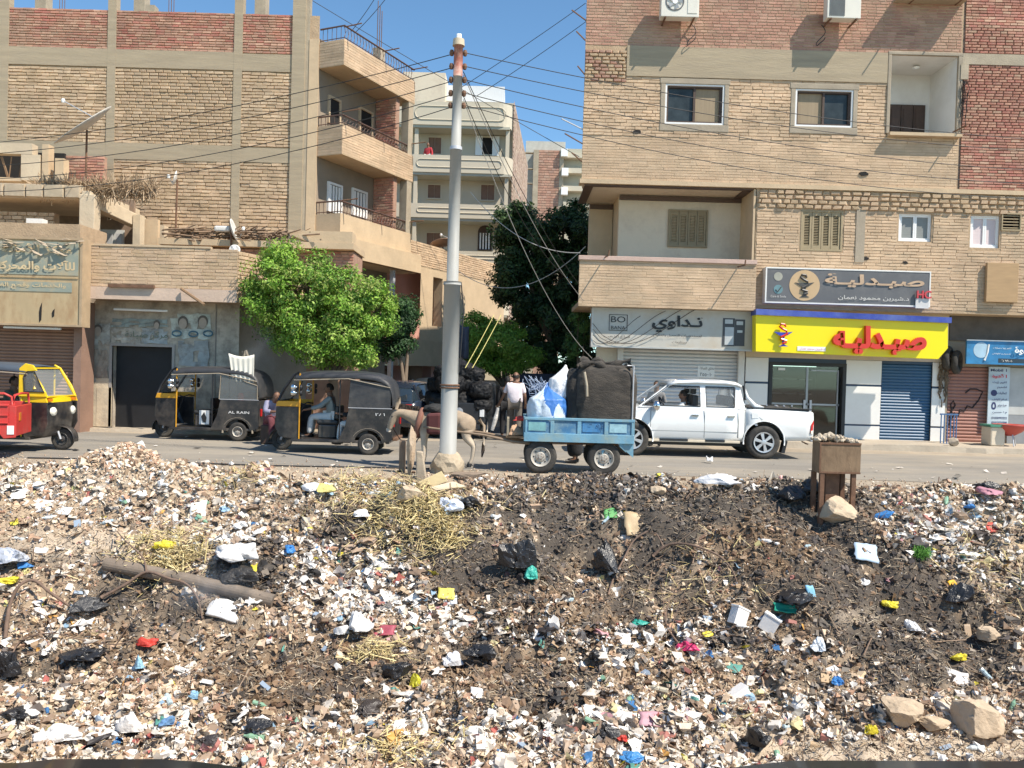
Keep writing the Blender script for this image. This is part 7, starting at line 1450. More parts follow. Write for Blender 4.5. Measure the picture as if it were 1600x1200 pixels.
T1 = tuktuk('black three-wheeler with clear rear curtains parked by the dark doorway', (at(377, 688, 20.2).x, 20.5, 0), math.pi, window=True)
T2 = tuktuk('black three-wheeler with a closed canopy and its driver in grey, between the others', (at(577, 708, 17.9).x, 18.3, 0), math.pi)
T3 = tuktuk('yellow and black three-wheeler at the left edge heading right behind the red trailer', (at(98, 709, 17.1).x - 2.0, 17.1, 0), 0, trim=M_ty, front_yellow=True, side_curtain=False, canopy=mat('blue_grey_canopy', (.06, .075, .095), .55, .1, 3))
for s in (-1,):
 b = MB(); hw = .62
 b.prism([(1.44, s * .635, 1.10), (1.98, s * .60, 1.10), (1.96, s * .6, 1.2), (1.55, s * .62, 1.2), (1.53, s * .62, 1.5), (1.60, s * .61, 1.60), (1.78, s * .60, 1.62), (1.70, s * .6, 1.73), (1.55, s * .61, 1.76), (1.44, s * .62, 1.66)], (0, .04, 0)); b.build('yellow_quarter', M_ty, T3, bevel=.01)
 side_poly(T3, 'quarter_window', [(1.56, 1.2), (1.94, 1.2), (1.86, 1.32), (1.72, 1.6), (1.60, 1.6), (1.54, 1.5)], s * .61, .01, M_win, .001)
 MB().tube([(1.56, -.63, 1.2), (1.94, -.61, 1.2), (1.86, -.61, 1.34), (1.74, -.61, 1.6), (1.60, -.62, 1.6), (1.54, -.63, 1.5), (1.56, -.63, 1.2)], .012, 5).build('rubber_seal', M_black, T3)
 MB().tube([(1.75, -.60, 1.25), (1.66, -.50, 1.52)], .03, 6).build('mirror_arm', M_ty, T3)
def side_text(body, par, x0, x1, z0, z1, y, m, flip=True):
 """lettering on the side of a vehicle, read from -y (or +y when flipped)"""
 pl = Pl((0, 0), (1, 0)); pl.o = Vector((0, y, 0))
 if flip: pl.u = Vector((-1, 0, 0)); pl.n = Vector((0, 1, 0))
 r_ = (x0, x1, z0, z1) if not flip else (-x1, -x0, z0, z1); w_ = par.get('_w'); o = text(body, pl, dict(r=r_), 0, m, par, ar=any(ord(c) > 0x600 for c in body)); return o
side_text('AL RAIN', T1, .12 - .4, .12 + .1, .66, .72, .625, M_paintw)
MB().box(.78, 1.02, .625 - .30, .34, .36, .70).build('sticker_panel', M_paintw, T1)
MB().prism([(.84, .345, .52), (.90, .345, .66), (.97, .345, .55), (.93, .345, .42), (.86, .345, .40)], (0, .006, 0)).build('sticker_print', M_black, T1)
side_text('١٨٢', T2, -.35, -.15, .84, .90, .63, M_paintw)
# ==== red cargo tricycle (only its back end is in the frame)
M_rc = mat('cargo_red', (.50, .035, .03), .45, .12, 3, .1, 20, dirt=(.34, .12, .09), damt=.4, dsc=2)
RCX = at(56, 640, 15.9).x
t = thing('cargo_tricycle', 'red cargo tricycle with railed bed, its tail end at the left edge of the picture', 'cargo tricycle', (RCX - .02, 15.3, 0), .30)
Z = lambda y_: 1.95 - (y_ - 553) / (FPX / 15.3)
for (n_, x0, x1, y0, y1, z0, z1) in (('bed_side', -2.0, -.12, 0, .04, .62, 1.02), ('bed_side', -2.0, -.12, 1.1, 1.14, .62, 1.02), ('bed_floor', -2.0, -.02, .04, 1.1, .60, .66)): MB().box(x0, x1, y0, y1, z0, z1).build(n_, M_rc, t, bevel=.012)
MB().prism([(-.42, 0, .66), (-.20, 0, .38), (0, 0, .40), (0, 0, .98), (-.12, 0, 1.0), (-.12, 0, .66)], (0, .03, 0)).build('corner_panel', M_rc, t, bevel=.01)
MB().box(-.05, .0, .03, 1.12, .42, .98).build('tailgate', M_rc, t, bevel=.012)
for z in (.66, .80, .98): MB().box(-2, -.13, -.025, -.001, z, z + .025).build('rib', M_rc, t, bevel=.005)
for (x0, x1) in ((-1.95, -.9), (-.85, -.08)): MB().tube([(x0, .02, 1.0), (x0 + .03, .02, 1.18), (x0 + .12, .02, 1.21), (x1 - .12, .02, 1.21), (x1, .02, 1.15), (x1, .02, 1.0)], .022, 8).build('rail', M_rc, t, smooth=True)
MB().tube([(-.05, .05, 1.0), (-.04, .05, 1.18), (-.04, .5, 1.2), (-.04, 1.0, 1.18), (-.04, 1.08, 1.0)], .022, 8).build('rail', M_rc, t, smooth=True)
MB().box(-.14, -.03, -.012, .0, .46, .62).build('sticker', M_paintw, t); MB().box(.001, .012, .2, .32, .7, .85).build('tail_lamp', M_amber, t)
for s in (.12, 1.0): wheel(t, -1.35, s, .24, .12, -1)
MB().tube([(-2, .3, .5), (-.2, .3, .42)], .03, 6).build('frame_rail', M_black, t); MB().tube([(-2, .8, .5), (-.2, .8, .42)], .03, 6).build('frame_rail', M_black, t); MB().tube([(-.9, .1, .45), (-.82, .0, .12)], .012, 5).build('stand', M_black, t)
# ==== white double cab pickup
M_pw = mat('pickup_white', (.76, .77, .76), .28, .02, 1.5, coat=.6, dirt=(.60, .56, .50), damt=.12); M_tint = mat('tinted_glass', (.02, .03, .04), .04, .05, 2, spec=.9); M_lg = mat('side_glass', (.5, .55, .58), .04, .02, 2, alpha=.18)
PX0 = at(1193, 718, 19.1).x
pk = thing('pickup_truck', 'white double cab pickup truck with alloy wheels parked before the white roller shutter', 'pickup truck', (PX0, 20.0, 0), math.pi)
HW = .88
def pk_ring(x, zb, zt_, w, crown=.03, tum=.03): return [(x, -w * .93, zb), (x, -w, zb + .10), (x, -w * 1.005, (zb + zt_) / 2), (x, -w * .985, zt_ - .14), (x, -w * .95, zt_ - .03), (x, -w * .8, zt_), (x, 0, zt_ + crown), (x, w * .8, zt_), (x, w * .95, zt_ - .03), (x, w * .985, zt_ - .14), (x, w * 1.005, (zb + zt_) / 2), (x, w, zb + .10), (x, w * .93, zb)]
def arch_cut(o, x, r):
 c = MB().lathe([(r, -1.5), (r, 1.5)], (x, 0, .40), 'y', 40).build('cut_tool', M_black, None); c.parent = o.parent; bm_ = o.modifiers.new('c', 'BOOLEAN'); bm_.operation = 'DIFFERENCE'; bm_.object = c; bm_.solver = 'EXACT'
 return c
cuts = []
st = [pk_ring(x, zb, zt_, w) for x, zb, zt_, w in ((.46, .38, 1.18, .875), (.9, .36, 1.18, .88), (1.6, .36, 1.17, .885), (2.4, .36, 1.16, .885), (2.82, .36, 1.14, .88), (3.2, .36, 1.10, .87), (3.6, .38, 1.04, .85), (3.85, .42, .98, .80), (3.98, .50, .88, .70))]
cabl = loft(st, True, 'cab_body', M_pw, pk); cuts.append(arch_cut(cabl, 3.02, .46))
st = [pk_ring(x, zb, zt_, w, 0) for x, zb, zt_, w in ((.43, .42, 1.17, .875), (.2, .42, 1.17, .885), (-.4, .42, 1.16, .885), (-.95, .44, 1.14, .875), (-1.14, .48, 1.12, .85))][::-1]
bedl = loft(st, True, 'cargo_bed', M_pw, pk); cuts.append(arch_cut(bedl, 0, .47))
for s in (-1, 1):
 for x, r_ in ((0, .475), (3.02, .465)):
  MB().tube([(x + r_ * math.cos(a), s * HW * 1.0, .40 + r_ * math.sin(a)) for a in np.linspace(-.15, math.pi + .15, 20)], .016, 6).build('wheel_arch', M_pw, pk, smooth=True)
 wheel(pk, 0, s * .76, .385, .25, s, 'alloy', .62); wheel(pk, 3.02, s * .76, .385, .25, s, 'alloy', .62)
 def sp(x, z): return Vector((x, s * (HW * .955 - (z - 1.15) * .34), z))
 def strip(name, pts, m, th=.035):
  q = [sp(x, z) for x, z in pts]; n_ = Vector((0, -s, -.3)).normalized() * th; return MB().prism(q, n_).build(name, m, pk, bevel=.008)
 strip('a_pillar', [(2.84, 1.14), (2.94, 1.12), (2.22, 1.66), (2.12, 1.66)], M_pw); strip('b_pillar', [(1.34, 1.14), (1.47, 1.14), (1.47, 1.66), (1.34, 1.66)], M_pw)
 strip('c_pillar', [(.44, 1.15), (.68, 1.15), (.64, 1.66), (.54, 1.66)], M_pw); strip('roof_rail', [(.54, 1.63), (2.2, 1.63), (2.12, 1.70), (.62, 1.70)], M_pw)
 strip('belt_line', [(.44, 1.12), (2.9, 1.12), (2.84, 1.17), (.44, 1.17)], M_pw)
 strip('rain_guard', [(1.50, 1.57), (2.22, 1.57), (2.12, 1.645), (1.50, 1.645)], M_win, .01); strip('rain_guard', [(.66, 1.58), (1.33, 1.58), (1.33, 1.645), (.66, 1.645)], M_win, .01)
 q = [sp(x, z) - Vector((0, s * .012, 0)) for x, z in ((.68, 1.17), (1.33, 1.17), (1.33, 1.64), (.66, 1.64))]; MB().poly(q).build('rear_window', M_lg, pk)
 MB().tube([sp(x, z) + Vector((0, s * .004, 0)) for x, z in ((.69, 1.17), (1.33, 1.17), (1.33, 1.63), (.67, 1.63), (.69, 1.17))], .012, 5).build('window_seal', M_black, pk); MB().tube([sp(x, z) + Vector((0, s * .004, 0)) for x, z in ((1.48, 1.17), (2.82, 1.17), (2.2, 1.63), (1.48, 1.63), (1.48, 1.17))], .012, 5).build('window_seal', M_black, pk)
 for x in (1.38, .60, 2.62): MB().box(x - .004, x + .004, s * (HW * 1.005) - .004, s * (HW * 1.005) + .004, .46, 1.13).build('shut_line', M_black, pk)
 MB().box(.62, 2.6, s * HW * 1.0 - .012, s * HW * 1.0 + .012, .595, .605).build('swage_shade', mat('shade_line', (.35, .36, .35), .5), pk)  # grey strip paints the shade along the body crease
 for x in (1.52, .68): MB().box(x, x + .17, s * (HW + .01) - .02, s * (HW + .01) + .025, .94, .985).build('door_handle', M_chr, pk, bevel=.01)
 MB().box(.55, 2.66, s * HW * .97 - .03, s * HW * .97 + .03, .34, .40).build('sill', M_cream, pk, bevel=.01)
 for (x0, x1) in ((.9, 1.35), (1.75, 2.4)): MB().box(x0, x1, s * (HW * .97) - .035, s * (HW * .97) + .036, .365, .41).build('step', M_black, pk)
 MB().prism([(-.48, s * HW * .96, .42), (-.42, s * HW * .96, .15), (-.50, s * HW * .96, .14), (-.56, s * HW * .96, .42)], (0, -s * .2, 0)).build('mud_flap', M_black, pk)
 MB().prism([(-1.06, s * (HW * .975), .62), (-1.13, s * HW * .95, .64), (-1.155, s * HW * .93, .80), (-1.14, s * HW * .95, .92), (-1.08, s * (HW * .98), .82)], (0, s * .02, 0)).build('tail_light', M_redlens, pk, bevel=.006)
 MB().prism([(-1.08, s * (HW * .985), .60), (-1.13, s * HW * .965, .61), (-1.14, s * HW * .96, .69), (-1.07, s * (HW * .99), .68)], (0, s * .024, 0)).build('indicator', M_lamp, pk, bevel=.004)
 MB().lathe([(.001, -.06), (.10, -.055), (.13, 0), (.12, .06), (.001, .09)], (2.50, s * (HW + .11), 1.17), 'x', 14).build('mirror', M_chr, pk, smooth=True); MB().tube([(2.5, s * HW * .95, 1.1), (2.5, s * (HW + .1), 1.12)], .03, 6).build('mirror_arm', M_black, pk)
 MB().tube([(.9, s * .62, 1.73), (1.0, s * .62, 1.76), (1.95, s * .62, 1.77), (2.1, s * .62, 1.72)], .018, 6).build('roof_bar', M_chr, pk, smooth=True)
 MB().tube([(.44, s * .7, 1.62), (.38, s * .72, 1.40), (.2, s * .76, 1.20), (.0, s * .78, 1.17)], [.03, .05, .07, .03], 8).build('sports_bar', M_pw, pk, smooth=True); MB().tube([(.46, s * .7, 1.68), (.40, s * .72, 1.35)], .035, 8).build('sports_bar_grip', M_black, pk)
 MB().box(-1.1, .40, s * HW * .93 - .04, s * HW * .93 + .03, 1.165, 1.185).build('bed_rail', M_black, pk, bevel=.005)
 MB().box(.14, .30, s * (HW * 1.003) - .003, s * (HW * 1.003) + .004, .93, 1.06).build('fuel_flap', M_pw, pk, bevel=.004)
xs_ = (.52, .62, .9, 1.5, 2.0, 2.2); zs_ = (1.66, 1.71, 1.735, 1.74, 1.72, 1.655)
loft([[(x, -.705, z - .045), (x, -.68, z - .01), (x, -.45, z + .012), (x, 0, z + .02), (x, .45, z + .012), (x, .68, z - .01), (x, .705, z - .045)] for x, z in zip(xs_, zs_)], False, 'roof', M_pw, pk, close=False).modifiers.new('s', 'SOLIDIFY').thickness = .04
MB().quad((2.90, -.80, 1.14), (2.90, .80, 1.14), (2.20, .68, 1.66), (2.20, -.68, 1.66)).build('windscreen', M_clear, pk); MB().quad((.5, -.78, 1.16), (.5, .78, 1.16), (.56, .68, 1.64), (.56, -.68, 1.64)).build('back_window', M_win, pk)
MB().box(2.35, 2.8, -.75, .75, 1.10, 1.2).build('dashboard', M_black, pk, bevel=.03); torus((2.28, .38, 1.19), .17, .018, (1, 0, -.45)).build('steering_wheel', M_black, pk)
for (x, y) in ((1.55, .38), (1.55, -.38), (.72, 0)): MB().box(x - .08, x + .06, y - (.24 if x > 1 else .6), y + (.24 if x > 1 else .6), 1.0, 1.42).build('seat_back', M_seat, pk, bevel=.04)
for y in (.38, -.38): MB().box(1.5, 1.6, y - .12, y + .12, 1.44, 1.60).build('headrest', M_seat, pk, bevel=.03)
side_text('LIMOUSINE', pk, -.98, -.76, .985, 1.01, HW * 1.0, M_steel)
b = MB(); b.box(-1.05, .38, -.78, .78, 1.12, 1.17); b.build('bed_cover', mat('bed_cover_grey', (.05, .05, .055), .6), pk); b = MB()
for k in range(7): b.tube([(-1.0 + k * .2, -.3 + .1 * (k % 3), 1.19), (-.85 + k * .2, .2, 1.22)], .02, 5)
b.build('bed_junk', M_steel, pk)
for y in (-1,): MB().box(-1.22, -1.1, -.8, .8, .42, .52).build('rear_bumper', M_steel, pk, bevel=.02)
MB().tube([(-1.0, .5, .40), (-1.15, .5, .34), (-1.15, .3, .34)], .015, 5).build('tow_hook', M_rust, pk)
MB().box(.3, 2.8, -.6, .6, .25, .38).build('chassis', M_black, pk)
bpy.context.view_layer.update()
dg = bpy.context.evaluated_depsgraph_get()
for o in (cabl, bedl):
 me = bpy.data.meshes.new_from_object(o.evaluated_get(dg)); o.modifiers.clear(); o.data = me
for c in cuts: bpy.data.objects.remove(c)
# ==== donkey cart
M_cb2 = mat('cart_blue', (.16, .34, .46), .6, .2, 2.5, .2, 20, dirt=(.30, .36, .30), damt=.7, dsc=3); M_cbd = mat('cart_panel_blue', (.05, .16, .30), .6, .2, 2.5, .2, 20, dirt=(.28, .40, .42), damt=.6, dsc=4)
CA = front(15.45); cx0, cz1 = CA.hit(821, 651); cx1, _ = CA.hit(989, 655); zf = CA.hit(905, 686)[1]; zt_ = cz1
ct = thing('cart', 'blue four wheeled cart with painted side panels harnessed to the donkey', 'cart', ((cx0 + cx1) / 2, 15.9, 0), 0); hl = (cx1 - cx0) / 2; CWd = .5
MB().box(-hl, hl, -CWd, CWd, zf, zf + .05).build('floor', M_cb2, ct, bevel=.008)
for s in (-1, 1):
 MB().box(-hl, hl, s * CWd - .02, s * CWd + .02, zf + .05, zt_ - .05).build('side_board', M_cbd, ct)
 MB().box(-hl - .02, hl + .02, s * CWd - .045, s * CWd + .045, zt_ - .05, zt_).build('top_rail', M_cb2, ct, bevel=.006); MB().box(-hl - .02, hl + .02, s * CWd - .05, s * CWd + .05, zf - .06, zf + .10).build('bottom_rail', M_cb2, ct, bevel=.006)
 for k in range(5): x = -hl + k * (2 * hl) / 4; MB().box(max(x - .035, -hl), min(x + .035, hl), s * CWd - .04, s * CWd + .04, zf + .101, zt_ - .051).build('stanchion', M_cb2, ct, bevel=.005)
 for k in (0, 2, 3): x = -hl + .06 + k * hl / 2; MB().box(x, x + .32, s * (CWd + .022), s * (CWd + .03), zf + .14, zt_ - .09).build('paint_patch', mat('cart_paint_%d' % k, [(.20, .42, .44), 0, (.06, .22, .45), (.34, .55, .62)][k] , .6, .2, 5, dirt=(.1, .2, .25), damt=.5, dsc=6), ct)
 MB().tube([(hl - .02, s * CWd, zf), (hl - .02, s * CWd, zt_ + 1.0), (hl - .14, s * CWd, zt_ + 1.0)], .014, 6).build('rear_pole', M_steel, ct) if s < 0 else None
 MB().prism([(hl - .62, s * CWd * .9, zf - .06), (hl - .55, s * CWd * .9, zf - .28), (hl - .44, s * CWd * .9, zf - .06)], (0, s * .02, 0)).build('bracket', M_cb2, ct); MB().prism([(hl - .28, s * CWd * .95, zf - .06), (hl + .02, s * CWd * .95, zf - .06), (hl + .02, s * CWd * .95, zf - .32)], (0, s * .02, 0)).build('bracket', M_cb2, ct)
for x in (-hl + .30, hl - .52):
 for s in (-1, 1): wheel(ct, x, s * (CWd - .08), .305, .15, s, 'steel', .60)
 MB().box(x - .04, x + .04, -CWd + .1, CWd - .1, .26, .34).build('axle', M_rust, ct)
MB().box(-hl, hl, -.06, .06, zf - .14, zf - .061).build('chassis_beam', M_rust, ct)
MB().box(-hl - .03, -hl, -CWd, CWd, zf, zt_).build('front_board', M_cb2, ct); MB().box(hl, hl + .03, -CWd, CWd, zf, zt_).build('tail_board', M_cb2, ct)
side_text('٣٩ ٦', ct, -hl + 1.18, -hl + 1.48, zf + .18, zt_ - .1, -CWd - .035, mat('dark_blue_paint', (.02, .06, .14), .6), flip=False)
shx = at(757, 690, 16.0).x - ct.location.x
for s in (-1, 1): MB().tube([(-hl + .1, s * .3, zf - .12), (-hl - .2, s * .3, zf - .10), (shx + .0, s * .26, .66), (shx - 1.15, s * .24, .78)], [.03, .028, .024, .02], 8).build('shaft', mat('shaft_wood', (.22, .16, .11), .8, .2, 5), ct)
MB().box(-hl - .35, -hl - .02, -.35, .35, zf - .02, zf + .02).build('foot_board', M_wood, ct); MB().box(-hl - .34, -hl - .30, -.35, .35, zf + .02, zf + .34).build('driver_bench', mat('jute_seat', (.30, .26, .19), .9, .2, 5), ct)
o_ = bag('cloth_bundle', 'tan and red bundle tied at the front of the blue cart', 0, 0, 30, 30, (.42, .27, .17), 'bundle', .8, P0=ct.location + Vector((-hl - .16, -.25, zf - .05)), seed=3.3)
o_ = bag('cloth_bundle', 'small red bundle wedged on top at the front corner of the blue cart', 0, 0, 26, 14, (.50, .05, .04), 'bundle', .8, P0=ct.location + Vector((-hl - .08, -.1, zf + .25)), seed=9.3)
def sack(name, label, c, half, m, e=.55, amp=.07, seed=1, knot=None, ridges=0, group=None, lean=(0, 0), big=3.0, cat='sack'):
 """a filled sack: squarish body, creased, optionally tied off at the top; c is the centre of its base"""
 v_, f_ = ico(5); v_ = v_.copy(); V_ = np.sign(v_) * np.abs(v_) ** e
 n1 = fbm(V_[:, 0] * 1.6 + seed, V_[:, 1] * 1.6 + seed, V_[:, 2] * 1.6 + seed * .3, 3) - .5; n2 = 1 - np.abs(fbm(V_[:, 0] * big + seed * 2, V_[:, 1] * big, V_[:, 2] * (big * .9) + seed, 3) - .5) * 6
 k = 1 + amp * 2.2 * n1 + amp * .65 * n2
 if ridges: k = k + .035 * np.abs(np.sin(V_[:, 2] * ridges + n1 * 6))
 V_ = V_ * k[:, None]; z_ = V_[:, 2].copy()
 if knot is not None:
  tpr = np.clip((z_ - knot) / (1.05 - knot), 0, 1); sh = 1 - .92 * tpr ** .8; V_[:, 0] *= sh; V_[:, 1] *= sh; V_[:, 2] += .22 * tpr ** 2
  q = np.arctan2(V_[:, 1], V_[:, 0]); V_[:, 0] *= 1 + .14 * tpr * np.sin(q * 9); V_[:, 1] *= 1 + .14 * tpr * np.sin(q * 9)
 V_ = V_ * np.array(half); V_[:, 0] += lean[0] * (V_[:, 2] + half[2]); V_[:, 1] += lean[1] * (V_[:, 2] + half[2]); V_[:, 2] += half[2]
 o = npmesh(name, V_ + np.array(c), f_, m, smooth=True); recenter(o); return tag(o, label, cat, group)
M_burl = mat('dark_burlap', (.05, .044, .038), .95, .25, 4, 1, 22, dirt=(.12, .10, .08), damt=.6, dsc=3, stretch=(1, 1, 3)); M_wsack = mat('white_woven_plastic', (.55, .64, .74), .45, .1, 3, .8, 14); M_bsack = mat('blue_plastic_sack', (.05, .17, .48), .4, .15, 3, .5, 14)
Pc = ct.location
def cp(px, Yo=15.85): return at(px, 650, Yo).x
sk = sack('sack', 'huge dark burlap sack bulging over the rear half of the blue cart', (cp(943), 15.86, zf + .05), (.57, .46, .67), M_burl, .42, .05, 2, big=2.5, ridges=0)
o = sack('sack', 'narrower black sack squeezed between the burlap sack and the white bags', (cp(901), 15.95, zf + .05), (.24, .42, .62), mat('black_sack', (.03, .028, .026), .9, .2, 4, .8, 24), .5, .06, 5)
v_ = []
for k in range(6):
 q = [Vector((cp(943) - .5 + .95 * t, 15.52 + .12 * k, zf + 1.36 + .07 * math.sin(t * 7 + k * 1.3) + .05 * math.sin(k * 2.1))) for t in np.linspace(0, 1, 16)]; v_.append(q)
b = MB()
for q in v_: b.tube(q, [.05 + .03 * math.sin(i * 1.3) for i in range(16)], 8)
o = b.build('fold', mat('dark_burlap'), None, smooth=True); o.parent = sk; o.location = -sk.location; stuff(o)
b = MB(); b.tube([(cp(908), 15.38, zf + 1.25), (cp(912), 15.36, zf + 1.0), (cp(913), 15.38, zf + .8)], .022, 6); o = b.build('rope', mat('pale_rope', (.42, .36, .27), .9)); o.parent = sk; o.location = -sk.location; stuff(o)
o = sack('sack', 'white and blue striped plastic sack standing at the front of the cart', (cp(853), 15.78, zf + .05), (.36, .38, .44), M_wsack, .72, .09, 7, knot=.55, lean=(.02, 0))
s1_ = o
V_, F_ = ico(4);
def stripe_on(o, x0, x1, m, name='stripe'):
 """paint a stripe as faces of the sack itself"""
 me = o.data; me.materials.append(m); k = len(me.materials) - 1
 for p in me.polygons:
  c = p.center
  if x0 + .10 * math.sin(c.z * 6) < c.x < x1 + .06 * math.sin(c.z * 9 + 1): p.material_index = k
stripe_on(s1_, .02, .17, M_bsack); stripe_on(s1_, .26, .5, M_bsack)
sack('sack', 'white knotted plastic sack perched on top between the striped and black sacks', (cp(871), 15.9, zf + .62), (.25, .26, .34), mat('white_plastic_sack', (.74, .75, .77), .4, .05, 4, .9, 16), .75, .08, 9, knot=.45, lean=(.18, 0))
b = MB()
for k in range(26):
 p = Vector((cp(826 + random.uniform(-2, 22)), 15.8 + random.uniform(-.1, .2), zf + .8 + random.uniform(0, .25))); pts = [p + Vector((random.uniform(-.12, .12), random.uniform(-.1, .1), random.uniform(-.1, .12))) for _ in range(5)]; b.tube(pts, .006, 4)
tag(recenter(b.build('wire_coil', mat('pale_blue_wire', (.35, .42, .55), .5))), 'tangle of pale blue wire on the cart behind the striped sack', 'wire')
# ==== parked cars further back
def hatch(label, loc, rz, m, name='parked_car'):
 t = thing(name, label, 'car', loc, rz);
 prof = [(-.55, .45, .80, .70), (-.50, .30, .95, .78), (-.2, .26, 1.0, .82), (.4, .24, .98, .83), (1.4, .24, .95, .83), (2.2, .26, .90, .82), (2.9, .30, .80, .76), (3.1, .40, .70, .66)]
 loft([pk_ring(*p) for p in prof], True, 'body', m, t)
 tops = [(-.46, .97, .97, .70), (-.2, .97, 1.28, .60), (.1, .97, 1.43, .57), (.8, .97, 1.47, .57), (1.35, .95, 1.42, .57), (2.1, .92, .95, .70)]
 loft([[(x, -w - .10 * (1 if zt2 > zb2 + .1 else 0), zb2), (x, -w, zt2 - .06), (x, -w + .1, zt2), (x, 0, zt2 + .02), (x, w - .1, zt2), (x, w, zt2 - .06), (x, w + .10 * (1 if zt2 > zb2 + .1 else 0), zb2)] for x, zb2, zt2, w in tops], False, 'cabin_glass', M_tint, t, close=False)
 loft([[(x, -w, z - .03), (x, -w + .1, z + .01), (x, 0, z + .03), (x, w - .1, z + .01), (x, w, z - .03)] for x, z, w in ((-.15, 1.30, .58), (.1, 1.44, .57), (.8, 1.48, .57), (1.35, 1.43, .57))], False, 'roof', m, t, close=False)
 for s in (-1, 1):
  for x, z in ((.0, 1.42), (.62, 1.46), (1.3, 1.42)): MB().tube([(x, s * .68, .96), (x + (.05 if x else -.15), s * .575, z - .02)], .035, 6).build('pillar', m, t)
  MB().box(-.56, -.50, s * .62 - .08, s * .62 + .08, .68, .90).build('tail_light', M_redlens, t, bevel=.01)
  for x in (0, 2.45): wheel(t, x, s * .68, .29, .18, s, 'steel', .6)
 MB().box(-.60, -.50, -.7, .7, .38, .52).build('bumper', m, t, bevel=.03); MB().box(-.575, -.55, -.22, .22, .56, .66).build('number_plate', M_paintw, t); MB().quad((-.47, -.52, .98), (-.47, .52, .98), (-.22, .48, 1.25), (-.22, -.48, 1.25)).build('rear_window', M_tint, t)
 return t
hatch('dark blue hatchback parked at the house wall behind the middle three-wheeler', (at(628, 640, 23.0).x - .1, 22.6, 0), 1.25, mat('navy_car_paint', (.02, .028, .045), .25, .1, 2, coat=.7))
hatch('cream coloured car parked in the shade of the pink house, behind the sacks truck', (at(670, 620, 31).x, 30.6, 0), 1.1, mat('cream_car_paint', (.45, .41, .33), .35, .1, 2, coat=.5))
TR = thing('loaded_truck', 'small dark truck seen from behind, buried under black rubbish sacks behind the pole', 'truck', (at(718, 660, 22.4).x, 22.6, 0), 1.50)
MB().box(-.6, 1.6, -.72, .72, .42, .62).build('chassis', M_black, TR, bevel=.02); MB().box(-.62, -.56, -.74, .74, .45, .98).build('tailgate', mat('truck_dark', (.02, .022, .026), .4, .2, 3, coat=.4), TR, bevel=.02)
for s in (-1, 1): wheel(TR, 0, s * .66, .28, .18, s); MB().box(-.6, 1.5, s * .74 - .02, s * .74 + .02, .62, 1.0).build('side_board', M_black, TR); MB().box(-.65, -.62, s * .66 - .06, s * .66 + .06, .62, .82).build('tail_light', M_paintw, TR, bevel=.01)
MB().lathe([(.11, -.66), (.11, -.63), (.08, -.63), (.08, -.65)], (0, -.05, .74), 'x', 20).build('round_emblem', M_steel, TR); MB().box(1.7, 3.0, -.7, .7, .42, 1.5).build('cab', M_black, TR, bevel=.1)
M_bs2 = mat('black_bin_bag', (.010, .010, .011), .6, .3, 5, .8, 18, spec=.3)
SP = [(-.56, 1.0, .32), (-.1, 1.02, .38), (.40, 1.0, .34), (-.60, 1.42, .28), (-.25, 1.45, .34), (.2, 1.42, .34), (.55, 1.3, .28), (-.4, 1.75, .28), (.0, 1.82, .32), (.35, 1.70, .26), (-.2, .85, .3), (.58, .9, .24), (-.68, 1.1, .24)]
wh = ['lowest left', 'lowest middle', 'lowest right', 'second row left end', 'second row left', 'second row right', 'second row right end', 'top row left', 'topmost', 'top row right', 'hanging over the tailgate', 'bulging low at the right side', 'bulging at the left side']
for (dx, z, r_), wd in zip(SP, wh):
 sack('rubbish_sack', 'black rubbish sack on the overloaded truck, %s' % wd, (TR.location.x + dx, 22.3 + random.uniform(-.2, .25), z - r_ * .8), (r_ * 1.1, r_, r_ * .85), M_bs2, .8, .13, dx * 3 + z * 5, knot=.7, group='black rubbish sacks heaped on the small truck', cat='sack')
# ==== people and the donkey
def skin(name, V_, E_, r_, m, par, sub=2, root=0):
 me = bpy.data.meshes.new(name); me.from_pydata([tuple(v) for v in V_], E_, []); me.update(); o = link(name, me, par, m)
 md = o.modifiers.new('skin', 'SKIN'); md.use_smooth_shade = True; me.materials.clear() if False else None
 for i, v in enumerate(me.skin_vertices[0].data): q = r_[i]; v.radius = q if hasattr(q, '__len__') else (q, q); v.use_root = i == root
 su = o.modifiers.new('sub', 'SUBSURF'); su.levels = su.render_levels = sub; return o
M_skin = mat('brown_skin', (.20, .105, .065), .55, .06, 8, spec=.4); M_hairb = mat('black_hair', (.015, .012, .01), .7, .2, 20)
STAND = dict(pel=(0, 0, .95), wai=(0, .01, 1.10), che=(0, 0, 1.33), nec=(0, 0, 1.49), hea=(0, .03, 1.60), sh=(.18, 0, 1.41), el=(.25, -.02, 1.12), wr=(.27, .08, .88), hip=(.10, 0, .92), kn=(.11, .03, .50), an=(.11, -.02, .09), toe=(.13, .13, .04))
SEAT = dict(STAND, pel=(0, 0, .10), wai=(0, .0, .24), che=(0, .02, .47), nec=(0, .04, .62), hea=(0, .07, .73), sh=(.18, .03, .54), el=(.25, .20, .33), wr=(.22, .42, .36), hip=(.10, .03, .09), kn=(.12, .44, .10), an=(.12, .48, -.30), toe=(.12, .60, -.34))
